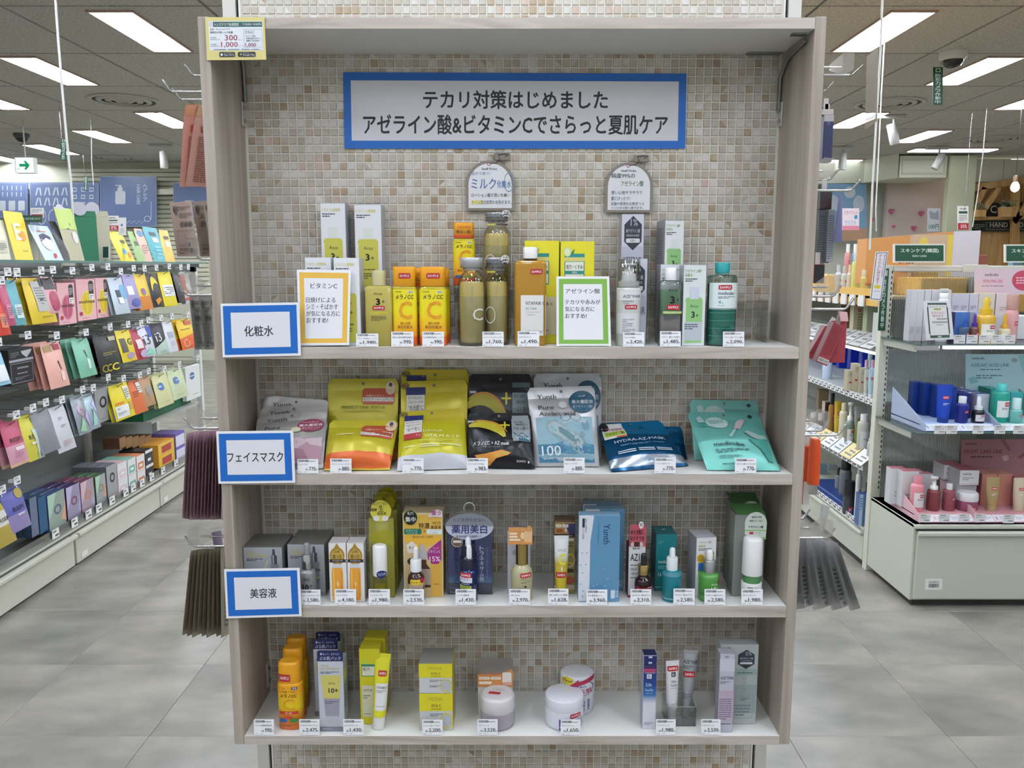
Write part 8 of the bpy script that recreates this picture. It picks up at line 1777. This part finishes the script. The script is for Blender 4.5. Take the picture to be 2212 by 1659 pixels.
# base
Cc('pale blue carton, base', (1768, 1786, 1005), S0, '#8fa4b5', '#7a90a2', dx=.2)
Cc('open white carton, base', (1787, 1806, 1005), S0 + .0, '#b9c3c8', '#a9b3ba', dx=.3)
B('grey bottle with black cap, base', (1806, 1822, 1012), S0, '#7f8489', '#1c1c20', .12)
B('tall grey bottle with wide black cap, base', (1818, 1843, 998), S0, '#6c7075', '#17171a', .1, neck=.78, capr=.85)
B('black-lidded round jar, base', (1826, 1850, 1042), S0 + .0, '#3a3d42', '#1c1c20', .02, kind='jar')
B('tall white slim tube bottle, base', (1850, 1862, 1014), S0, '#d3d5d8', '#c9cacd', .03, neck=.9)
B('small dark bottle, base', (1868, 1880, 1044), S0, '#2c2c30', '#17171a', .12, red=False)
Cc('blue carton with pale label, base', (1855, 1884, 1068), S0, '#5f84b4', '#3f5f90', '#2f4a84', dx=.02, decs=[('r', .0, 0, .25, 1, '#b5cbe0'), ('g', .03, .1, .22, .5, 5, '#3a5a8a')])
M = MB(); M.box(0, 0, 0, .16, .62, .035, mat('#26448a', .4), .004); o = M.build('display_tray'); o.location = (XR + .02, 4.2, S0 + .001); tag(o, 'flat navy display base under bottles at the foot of the side rack', 'display tray')

# hanging folded card and vertical notices
card('notice_card', 'slanting white notice with red かんたんに探せます lettering on the side rack', 'sign', ((1892, 544), (1919, 543), (1904, 650), (1879, 648)), 3.86,
     [('f', .06, .02, .94, .98, .05, .012, '#23262c'), ('tv', 'かんたんに探せます', .3, .05, .58, .66, '#a8304a', .8), ('tv', 'あなたに合った化粧品を', .68, .06, .84, .52, INK, .4), ('e', .2, .68, .78, .76, '#d9c43a'), ('g', .25, .8, .75, .82, 1, '#55565a')], '#e3e4e8', .002)
t = thing('folded_card', 'translucent beige blank card hanging on a side hook, upper right', 'card', aY(1880, 105, 2.25))
q = [aY(u, v, Y) - t.location for u, v, Y in ((1872, 122, 2.2), (1896, 104, 2.3), (1893, 262, 2.3), (1868, 280, 2.2))]
M = MB(); M.add(q + [p + Vector((.002, .001, 0)) for p in q], [(0, 3, 2, 1), (4, 5, 6, 7), (0, 1, 5, 4), (1, 2, 6, 5), (2, 3, 7, 6), (3, 0, 4, 7)], mat('#b5ab9c', .5, 0, 'film')); M.build('card', t)

# ---- big orange header stand and rear rack seen through the ribbed panel
rr_ = thing('display_rack', 'rear rack with yellow trays, seen through the ribbed panel of the end rack', 'rack', (2.3, 4.5, 0))
def rq(name, x0, y0, z0, x1, y1, z1, m): 
    M = MB(); M.box(x0 - 2.3, y0 - 4.5, z0, x1 - 2.3, y1 - 4.5, z1, m, .002); return M.build(name, rr_)
rq('back_panel', 2.28, 4.9, .1, 3.4, 4.93, 1.42, mat('#9aa09a', .6)); rq('base', 2.28, 4.2, .02, 3.4, 4.9, .35, GAN)
for z in (.75, 1.1): rq('shelf', 2.28, 4.25, z - .02, 3.4, 4.9, z, mat('#b9bcb6', .5))
rq('yellow_tray', 2.28, 4.22, 1.3, 3.4, 4.88, 1.33, mat('#d9a83c', .5)); rq('yellow_lip', 2.28, 4.2, 1.27, 3.4, 4.22, 1.38, mat('#e0ac3e', .5)); rq('yellow_step', 2.28, 4.5, 1.33, 3.4, 4.88, 1.41, mat('#e0ac3e', .5))
a, b = aY(1870, 570, 4.3), aY(2060, 500, 4.3)
t = thing('header_stand', "large orange and cream display header box above the racks, right", 'display stand', (a.x, 4.3, 1.412))
w_, h = b.x - a.x, b.z - 1.412
M = MB(); M.prism([(0, 0), (w_, 0), (w_, h), (0, h * .86)], 0, .12, mat('#c98f52', .5)); M.build('front_panel', t)
M = MB(); M.prism([(w_ + .001, 0), (w_ + .14, 0), (w_ + .14, h * 1.02), (w_ + .001, h)], .0, .12, mat('#cfcbd2', .4)); M.build('side_panel', t)
decals(t, [('r', .5, .06, 1, 1, '#bfa88c'), ('r', .94, .06, 1, 1, '#d9c04a'), ('t', "d'Alba", .38, .42, .56, .62, '#5a3a24', .6), ('t', 'piedmont', .4, .7, .54, .82, '#5a3a24', .4), ('e', .6, .1, .72, .5, '#d3bd5a')], flat(0, h, w_, h, 0))
M = MB(); M.box(0, 0, 0, .1, .08, .06, mat('#b09448', .25, .6), .004); o = M.build('gold_box'); q = aY(1984, 512, 4.25); o.location = (q.x, 4.22, 1.49); 
tag(o, 'small gold box before the orange header stand', 'box')
o.location.z = 1.412
# ---- far right: bulkhead, pink niche, wooden shop
FW = mat('#dfe2cc', .55); TRM = mat('#cdd0bb', .55)
def wallbox(name, u0, u1, v0, v1, Y, m, dep=.1, kind='structure', root=None):
    p, q = aY(u0, v1, Y), aY(u1, v0, Y)
    M = MB(); M.box(p.x, Y, p.z, q.x, Y + dep, q.z, m, .004)
    o = M.build(name, root)
    if root is None: tag(o, kind=kind)
    return o
tr = wallbox('trim_1', 1942, 2048, 336, 384, 12.2, FW, .8)
for i, (v0, v1) in enumerate(((343, 347), (372, 376))): wallbox('moulding', 1948, 2042, v0, v1, 12.19, TRM, .012, root=tr)
for a_, b_ in ((1948, 1951), (2039, 2042)): wallbox('moulding', a_, b_, 343, 376, 12.19, TRM, .012, root=tr)
# angled bulkhead going back to the left
p0, p1 = aY(1942, 336, 12.2), aY(1868, 352, 12.9); p2 = aY(1740, 357, 13.1)
for nmi, (A, B_) in enumerate(((p0, p1), (p1, p2))):
    z0, z1 = p0.z - .42 * 1.0, p0.z + .35
    M = MB(); z0 = aY(1942, 384, 12.2).z; z1 = CZ
    M.add([(A.x, A.y, z0), (A.x, A.y, z1), (B_.x, B_.y, z1), (B_.x, B_.y, z0), (A.x, A.y + .5, z0), (A.x, A.y + .5, z1), (B_.x, B_.y + .5, z1), (B_.x, B_.y + .5, z0)], [(0, 1, 2, 3), (0, 3, 7, 4), (4, 7, 6, 5), (1, 5, 6, 2), (0, 4, 5, 1), (3, 2, 6, 7)], FW)
    tag(M.build('trim_%d' % (nmi + 2)), kind='structure')
M = MB(); M.box(6.6, 12.3, aY(1942, 336, 12.2).z, 9.9, 12.6, CZ, FW); tag(M.build('trim_4'), kind='structure')
PKW = ramp_mat('pale_pink_wall', [(.3, '#cdbfb8'), (.7, '#d6cac2')], .6, nscale=2)
wr = wallbox('wall_right_back', 1868, 2046, 380, 1200, 13.0, PKW, .1)
M = MB(); M.box(0, 13.4, 0, 10, 13.5, CZ, mat('#cfd0c0', .6)); tag(M.build('wall_back_right'), kind='structure')
def heart(label, u, v, s):
    p = aY(u, v, 12.98)
    pts = [(.0, -1.0), (.5, -.45), (.95, .1), (.95, .6), (.6, .9), (.25, .85), (0, .5), (-.25, .85), (-.6, .9), (-.95, .6), (-.95, .1), (-.5, -.45)]
    M = MB(); M.prism([(a * s, b * s) for a, b in pts], -.05, 0, mat('#c8628a', .25)); M.prism([(a * s * .6, b * s * .6) for a, b in pts], -.075, -.05, mat('#d07a9a', .2)); o = M.build('heart_ornament'); o.location = p
    tag(o, label, 'ornament', 'pink heart wall ornaments')
heart('pink heart ornament on the far wall, upper left one', 1924, 457, .042); heart('pink heart ornament on the far wall, upper right one', 1988, 462, .04)
heart('pink heart ornament on the far wall, lower one near the price board', 1972, 493, .036); heart('small pink heart ornament on the far wall, lower middle', 1929, 489, .02); heart('small pink heart ornament on the far wall, lower left', 1884, 474, .022)
rcard('blue and white balloon-print poster left of the pink wall', (1775, 397, 1872, 520), 12.96, [('e', .5, .05, .75, .25, '#dfe6ee'), ('e', .7, .2, .95, .5, '#d3dfee'), ('e', .1, .2, .4, .5, '#cfe0f0'), ('e', .0, .6, .3, .9, '#e6c9d3'), ('r', .3, .78, 1, 1, '#c9a284')], '#8fbadd', .02, name='wall_poster')
rcard('pink and white promotional placard at the foot of the blue poster', (1820, 450, 1856, 497), 9.0, [('t', 'デオドラント', .1, .1, .9, .3, '#c04a6a', .8), ('e', .7, .3, .9, .5, '#3a90c0'), ('t', 'さらさら', .15, .55, .8, .75, '#3a90c0', .8), ('r', 0, .8, 1, 1, '#e08aa0')], '#ecdfe4', .01, post=0, name='placard')
rcard('grey price board lettered 100円 before the pink wall', (2004, 450, 2031, 500), 11.5, [('p', [(.1, .1), (.6, .2), (.85, .05), (.9, .5), (.2, .45)], '#8d9498'), ('t', '100円', .1, .68, .9, .9, '#2c5a4a', 1)], '#b9bfc2', .01, post=0, name='price_board')
pl = wallbox('shop_post_1', 2045, 2054, 336, 1200, 12.15, mat('#cfd3b5', .5), .12)  # pale post between the pink wall and the shop front
wp = wallbox('wall_shop', 2054, 2300, 344, 393, 12.3, mat('#e0dec9', .55), .08)
wallbox('panel_joint', 2167, 2169, 344, 393, 12.295, mat('#b5b39c', .6), .01, root=wp)
WD = ramp_mat('pine_plank', [(.3, '#a97f48'), (.5, '#c39a60'), (.72, '#cfa873')], .5, (6, 6, .5), 3, 6, .05, rnd=.12, distort=.4)
DK = mat('#2e2c28', .7)
shop = thing('wooden_shop_front', 'pine plank shop front with braced beams at the far right', 'shop front', (5.9, 12.4, 0))
x0 = aY(2054, 400, 12.4).x; zt = aY(0, 392, 12.4).z
for i in range(18):
    M = MB(); M.box(x0 - 5.9 + i * .095, 0, .6, x0 - 5.9 + i * .095 + .092, .03, zt, WD, .003); M.build('plank', shop)
def beam(A, B_, w_=.045, Y=12.2):
    a, b = aY(*A, Y), aY(*B_, Y); d = (b - a).normalized(); n = Vector((-d.z, 0, d.x)) * w_
    M = MB(); q = [a - n, b - n, b + n, a + n]; o = Vector((5.9, 12.4, 0))
    q = [p - o for p in q]
    M.add(q + [p + Vector((0, .07, 0)) for p in q], [(0, 1, 2, 3), (7, 6, 5, 4), (0, 4, 5, 1), (1, 5, 6, 2), (2, 6, 7, 3), (3, 7, 4, 0)], WD); M.build('beam', shop)
for A, B_, w_ in (((2089, 408), (2240, 385), .045), ((2098, 470), (2128, 405), .04), ((2130, 450), (2160, 405), .035), ((2196, 395), (2194, 600), .05), ((2190, 480), (2240, 420), .045), ((2092, 473), (2250, 468), .022)): beam(A, B_, w_)
for i, (px, sp) in enumerate((((2128, 438, 2240, 466), [('t', 'C O S M E', .1, .2, .9, .8, '#d9d9d0', 1.4)]), ((2095, 476, 2240, 500), [('t', 'HAND MADE AC', .3, .2, 1.0, .62, '#cfcfc6', .4), ('g', .05, .3, .22, .8, 3, '#8a8a82'), ('f', .24, .15, .98, .85, .01, .06, '#77776f')]))):
    card('chalkboard_sign', ('black chalkboard with large white capitals in the wooden shop', 'black chalkboard banner with small capitals below the planters')[i], 'sign', ((px[0], px[1]), (px[2], px[1]), (px[2], px[3]), (px[0], px[3])), 12.33, sp, '#24231f', .01)
for i, (u0, u1, v0) in enumerate(((2102, 2123, 456), (2155, 2190, 450))):
    p, q = aY(u0, 471, 12.1), aY(u1, v0, 12.1)
    t = thing('planter_box', ('small wooden planter with green plant, left one on the shop beam', 'larger wooden planter with green plant, right one on the shop beam')[i], 'planter', ((p.x + q.x) / 2, 12.0, p.z + .012))
    w_, h = (q.x - p.x) / 2, q.z - p.z
    M = MB(); M.prism([(-w_ * .85, 0), (w_ * .85, 0), (w_, h), (-w_, h)], 0, .12, WD); M.build('box', t)
    M = MB(); r_ = random.Random(i)
    for k in range(120):
        x, y, z = r_.uniform(-w_, w_), r_.uniform(.01, .11), h + r_.uniform(0, .09); s = .018; a = r_.uniform(0, 6.28)
        M.add([(x, y, z), (x + s * math.cos(a), y - s * .5, z + s), (x - s * math.sin(a), y, z + s * .6)], [(0, 1, 2)], mat(('#6a7f5a', '#8a9a78', '#55684a')[k % 3], .6))
    tag(M.build('foliage', t), kind='stuff')
t = thing('pendant_bulb', 'bare glowing pendant bulb on a black cord before the wooden shop', 'lamp', aY(2193, 400, 8.6))
M = MB(); M.tube([(0, 0, .08), (0, 0, CZ - t.location.z)], .006, mat('#2a2622', .6), 6); M.build('cord', t)
M = MB(); M.lathe([(.022, .03), (.024, .08), (.012, .1)], mat('#8a7458', .4, .5), 16); M.build('socket', t)
M = MB(); M.lathe([(.004, -.07), (.03, -.055), (.042, -.03), (.038, 0), (.022, .03)], mat('#ffe2b8', 9, 0, 'emit'), 16); M.build('bulb', t)
rcard('hanging white sign with red 30% band before the wooden shop', (2069, 445, 2092, 496), 8.8, [('r', .1, .22, .9, .32, '#2c4a3c'), ('g', .2, .06, .8, .18, 1, '#8a8a88'), ('g', .15, .38, .85, .64, 4, '#8a8a88'), ('r', 0, .72, 1, 1, '#a82a36'), ('t', '30%', .25, .78, .85, .94, '#f0e6e6', 1)], '#dfe0da', .01, name='hanging_sign')
t = [o for o in COL.objects if o.name.startswith('hanging_sign')][-1]
M = MB(); M.tube([(0, 0, .2), (0, 0, CZ - t.location.z)], .003, CHROME, 5); M.build('wire', t)
# low shelves of goods before the shop
cz = thing('shop_counter', 'low cream counter with goods before the wooden shop', 'counter', (4.6, 7.6, 0))
M = MB(); M.box(-1.2, 0, 0, 1.6, .5, 1.25, mat('#c9c4b0', .5), .004); M.build('body', cz)
M = MB(); M.box(-1.22, -.02, 1.25, 1.62, .52, 1.28, mat('#d3cdbb', .5), .003); M.build('top', cz)
rn = random.Random(4)
for i in range(16):
    w_, h = rn.uniform(.07, .15), rn.uniform(.1, .34)
    M = MB(); c = rn.choice(('#8a6a4c', '#d9d3c3', '#3a3430', '#c9b08a', '#9a5a4a', '#6a8a94', '#cfa6a0', '#e0dfd8'))
    M.box(-w_ / 2, 0, 0, w_ / 2, .08, h, mat(c, .5), .004); M.box(-w_ * .3, -.002, h * .3, w_ * .3, 0, h * .7, mat('#e3e0d6', .5))
    o = M.build('gift_box'); o.location = (3.5 + i * .165, 7.66, 1.281)
    tag(o, 'small box on the counter before the wooden shop, %s from the left' % ('first second third fourth fifth sixth seventh eighth ninth tenth eleventh twelfth thirteenth fourteenth fifteenth last'.split()[i]), 'box', 'small boxes on the far counter')

# ================================================================== GOODS HUNG ON THE SIDES OF THE COLUMN
side = thing('side_hook_panel', 'white hook panel on the column side behind the shelf unit, left', 'panel', (-.64, 1.95, .3))
M = MB(); M.box(-.006, 0, 0, .02, .3, 1.9, mat('#cfcfc6', .5), .002); M.build('panel', side)
side2 = dup(side, (.6235, 1.95, .3), 'white hook panel on the column side behind the shelf unit, right')
def sidehook(u, v, Y, sx, label, tip=.0, arm=True):
    p = aY(u, v, Y); x0 = sx * .645
    t = thing('peg_hook', label, 'hook', (x0, Y, p.z), 0, 'side hooks')
    L_ = p.x - x0
    M = MB(); M.tube([(0, 0, 0), (L_ * .86, 0, 0), (L_ * .9, 0, .003), (L_, 0, .026)], .0032, CHROME, 8); M.build('wire', t)
    if arm:
        M = MB(); M.tube([(0, .012, .022), (L_ * .8, .012, .022)], .0028, CHROME, 8); M.build('tag_arm', t)
        M = MB(); x = L_ * .8; M.add([(x, 0, .0), (x + .02 * sx, -.02, .01), (x + .02 * sx, -.02, .05), (x, .0, .055), (x - .03 * sx, .012, .03), (x - .03 * sx, .012, .015)], [(0, 1, 2, 3), (0, 3, 4, 5)], mat('#d9d6d0', .1, 0, 'film')); M.build('ticket_holder', t)
    return t
def hung(label, q4, Ys, col, specs=(), th=.002, group=None, rough=.5, bulge=.0, name='mask_sachet', holec=False, seed=0, bands=(), cat='pouch'):
    q = [aY(u, v, Y) for (u, v), Y in zip(q4, (Ys[0], Ys[1], Ys[1], Ys[0]))]
    h_ = col.lstrip('#'); col = '#' + ''.join('%02x' % int(int(h_[k:k + 2], 16) * .72 + 255 * .28) for k in (0, 2, 4))
    return pouch(name, label, cat, q, specs, col, bands, th=max(bulge, .001), group=group, hole=holec, rough=rough, seed=seed, nb=6, kind='', header=.04)
sidehook(401, 163, 2.12, -1, 'bent chrome hook at the upper left of the shelf unit', arm=False)
sidehook(352, 198, 2.0, -1, 'longest chrome hook on the left side, above the salmon sheets', arm=False)
sidehook(373, 215, 2.08, -1, 'short bent chrome hook just under the longest left hook', arm=False)
txt = lambda c: [('g', .15, .38, .85, .95, 22, c), ('rr', .2, .24, .8, .34, '#b8483c'), ('r', .0, .0, 1, .13, '#cfa27c')]
hung('salmon mask sachet hanging at the upper left, rear one', ((398, 226), (470, 226), (456, 402), (388, 404)), (2.03, 2.12), '#c98a76', txt('#9a5a4a'), group='salmon mask sachets', seed=1, bulge=.004)
hung('salmon mask sachet hanging at the upper left, front one', ((424, 228), (490, 226), (480, 408), (401, 400)), (1.98, 2.1), '#c07a68', txt('#8a4a3c'), group='salmon mask sachets', seed=2, bulge=.005)
def heartd(u, v, s, c): return ('p', [(u, v + s * 1.1), (u - s, v), (u - s * .8, v - s * .7), (u - s * .3, v - s * .7), (u, v - s * .2), (u + s * .3, v - s * .7), (u + s * .8, v - s * .7), (u + s, v)], c)
kr = lambda c: [heartd(.2, .14, .1, '#3a2a26'), ('g', .3, .08, .85, .16, 2, c), ('g', .3, .2, .9, .3, 3, c), ('e', .32, .36, .46, .46, '#3a2a24'), ('e', .52, .36, .66, .46, '#3a2a24'), ('e', .72, .36, .86, .46, '#3a2a24'), ('f', .08, .52, .4, .8, .01, .008, c), ('f', .46, .52, .92, .68, .01, .008, c), ('g', .1, .84, .7, .9, 2, c), ('b', .6, .86, .92, .94, '#2f241f'), ('t', 'Bublon', .06, .92, .3, .955, '#2f241f', .6), ('e', .52, .74, .62, .82, '#4a5a8a')]
for i, (u0, u1) in enumerate(((366, 414), (416, 452), (438, 474))):
    hung('kraft-brown backing card with heart, %s of three at left' % ('first', 'second', 'third')[i], ((u0, 438 - i * 2), (u1, 434 - i), (u1 + 14, 554), (u0 + 18, 554)), (1.98, 2.1), '#a48876', kr('#6a5248'), group='kraft backing cards', name='backing_card', seed=i, cat='card')
sidehook(417, 560, 2.05, -1, 'hook carrying the kraft backing cards, left side')
for i, (u0, u1) in enumerate(((409, 436), (430, 456), (451, 476))):
    hung('grey backing card with heart, %s of three at left' % ('first', 'second', 'third')[i], ((u0, 640), (u1, 640), (u1 + 8, 755), (u0 + 13, 755)), (1.98, 2.1), '#8b8884', kr('#5a5856'), group='grey backing cards', name='backing_card', seed=i + 5, cat='card')
sidehook(388, 637, 1.98, -1, 'chrome hook carrying the grey backing cards, left side')
for z_, lb in ((925, 'hook above the mauve sachets, left side'), (1180, 'chrome hook above the olive sachets, lower left')):
    sidehook(400 if z_ > 1000 else 400, z_, 2.0, -1, lb)
OR12 = 'first second third fourth fifth sixth seventh eighth ninth tenth eleventh twelfth'.split()
for i in range(12):
    u = 394 + i * 7.6; c = ('#d0a8b8', '#a57e8e', '#be96a6')[i % 3]
    tl = 403 + i * 7.2
    hung('mauve mask sachet, %s from the left in the hanging fan' % OR12[i], ((tl, 936 - i * .6), (tl + 24 - i, 931 - i * .4), (u + 26 - i, 1122), (u, 1119 + (i % 3) * 2)), (2.0 - .003 * i, 2.13), c, [('g', .3, .12, .8, .2, 2, '#5a3a4c')] if i > 8 else (), group='mauve hanging sachets', bulge=.0015, seed=i + 20, rough=.42)
for i in range(9):
    u = 394 + i * 10.5; c = ('#a89a7c', '#80745c', '#968a6e')[i % 3]
    tl = 412 + i * 8
    hung('olive mask sachet, %s from the left in the lower fan' % OR12[i], ((tl, 1190 - i), (tl + 32, 1184), (u + 32, 1362), (u, 1372 + (i % 3) * 3)), (1.98 - .003 * i, 2.12), c, [('g', .25, .12, .7, .3, 4, '#3a3428'), ('g', .2, .5, .8, .9, 8, '#4a4232')] if i > 5 else (), group='olive hanging sachets', bulge=.0015, seed=i + 40, rough=.42)
hung('violet pouch showing behind the olive sachets', ((456, 1150), (478, 1146), (486, 1225), (474, 1225)), (2.05, 2.14), '#4a2f66', seed=60, bulge=.005)
hung('pale blue pouch low beside the shelf unit, left', ((476, 1210), (492, 1208), (495, 1318), (485, 1318)), (2.05, 2.14), '#8fb4cc', seed=61, bulge=.005)
# right side
sidehook(1862, 163, 2.2, 1, 'chrome arm with clear ticket holder, upper right side')
sidehook(1800, 198, 2.25, 1, 'short bent chrome hook, upper right side', arm=False)
sidehook(1810, 388, 2.15, 1, 'chrome arm with clear ticket holder above the dark box, right side')
sidehook(1857, 412, 2.05, 1, 'long chrome hook holding the navy pouch, right side', arm=False)
def sidebox(desc, px, Y, front, sidec, decs=(), d=.03, rot=None, name='hanging_carton', z=None):
    p = aY((px[0] + px[1]) / 2, px[3], Y)
    t = carton(name, desc, 'box', p.z, px, Y, d, front, sidec, decs=decs, rot=rot)
    h = aY(0, px[2], Y).z - p.z
    M = MB(); M.box(-.006, 0, h, .006, .001, h + .03, mat('#cfcac6', .3)); M.build('hang_tab', t)
    return t
sidebox('dark blue brush in a clear pack, upper right side', (1778, 1799, 248, 350), 2.2, '#262c52', '#1b2040', [('r', .0, .0, 1, .14, '#b5b2b5'), ('r', .3, .14, .7, .22, '#4a5070')])
sidebox('white wrapped end of the clear pack, upper right side', (1776, 1801, 236, 248), 2.2, '#c3bdb8', '#a9a49f')
sidebox('small black box with dark red print, right side', (1772, 1797, 414, 452), 2.1, '#2a2422', '#191615', [('r', .1, .5, .9, .9, '#3f2420')])
sidebox('silver-grey text-covered carton hanging at right, left one', (1768, 1782, 453, 572), 2.14, '#8f959c', '#22242a', [('g', .1, .1, .9, .95, 20, '#5f656c')])
sidebox('dark carton between the two silver-grey ones, right side', (1782, 1793, 456, 568), 2.2, '#1f2026', '#15161a')
sidebox('silver-grey text-covered carton hanging at right, right one', (1787, 1802, 453, 566), 2.12, '#a4aab0', '#6a7078', [('g', .1, .1, .9, .95, 20, '#6a7078')])
hung('navy pouch hanging point-up on the long right hook', ((1813, 425), (1819, 420), (1819, 523), (1800, 523)), (2.06, 2.1), '#2d3266', seed=70, bulge=.004)
sidebox('black and red box low on the right side', (1758, 1781, 571, 612), 2.1, '#1a1a1c', '#a82a2a')
sidehook(1815, 640, 2.0, 1, 'clear ticket holder above the crimson cartons, right side')
sidehook(1843, 668, 1.95, 1, 'chrome hook carrying the crimson cartons, right side', arm=False)
sidebox('crimson carton hanging tilted beside the shelf unit, rear one', (1744, 1768, 700, 775), 2.12, '#9c3a42', '#7a2c34', [('g', .15, .1, .85, .9, 14, '#6f262e')], rot=(0, .5, 0))
sidebox('crimson text-covered carton hanging tilted, front one', (1764, 1791, 694, 786), 2.0, '#a23f46', '#7a2c34', [('g', .12, .06, .88, .8, 20, '#75282f'), ('r', .05, .86, .95, .97, '#dcd6d2'), ('b', .12, .88, .88, .95, '#2a2a2a')], rot=(0, .38, 0))
p = aY(1815, 785, 2.02)
vessel('hanging_tube_pack', 'crimson pillow pack hanging straight on the right hook', 'pack', p.z, (1799, 1834, 694, 785), [('pack', [(1, .16, 0), (1, .3, .3), (1, .34, .6), (.98, .32, .97), (.96, .3, 1)], mat('#a33f48', .4), {'n': 2.2})], [('g', .12, .5, .45, .85, 7, '#7a2a34')], Y=2.02, dz=(0, 1))
hung('blush-pink hang tab of the crimson pack', ((1812, 672), (1830, 674), (1833, 694), (1816, 694)), (2.0, 2.03), '#c98a8a', seed=71, name='hang_tab', cat='card')
sidehook(1790, 930, 2.0, 1, 'chrome arms with clear ticket holder, middle of the right side')
sidehook(1826, 940, 1.95, 1, 'long chrome hook at the middle of the right side', arm=False)
p = aY(1762, 1070, 2.0)
vessel('lip_tube', 'orange tube with silver base hanging beside the shelf unit', 'tube', p.z, (1750, 1776, 950, 1070), [('silver_base', [(.75, 0), (.78, .005), (.78, .18)], mat('#c0c0c2', .2, 1), {}), ('orange_body', [(.98, .18), (1, .2), (.96, .8), (.8, .97), (.6, 1)], mat('#d9501e', .35), {})], Y=2.0)
sidebox('orange and white carton behind the orange tube', (1737, 1751, 965, 1090), 2.05, '#c9481c', '#b8401a', [('r', 0, .6, 1, 1, '#d6d3d0')])
sidehook(1748, 1120, 2.1, 1, 'short chrome hook above the grey sachets, lower right', arm=False)
sidehook(1802, 1162, 1.98, 1, 'chrome hook carrying the grey sachets, lower right')
hung('clear plastic hang strip above the grey sachets', ((1776, 1088), (1793, 1095), (1780, 1150), (1768, 1146)), (2.02, 2.06), '#a5a3a0', seed=72, name='hang_strip', cat='strip')
for i in range(8):
    tl = 1690 + i * 14; bl = 1704 + i * 20; c = ('#b4b6b8', '#86888b', '#9fa1a3')[i % 3]
    hung('grey mask sachet, %s from the left in the right-hand fan' % OR12[i], ((tl, 1158 + i), (tl + 22, 1160 + i * 2), (bl + 14, 1306 + (i % 2) * 8), (bl - 8, 1312 + (i * 5) % 9)), (2.13, 1.97 + .004 * i), c, [('g', .3, .4, .8, .9, 8, '#55575a'), ('b', .4, .92, .7, .97, '#26272a')] if i % 2 == 0 else (), group='grey hanging sachets', bulge=.005, seed=i + 80, rough=.35)
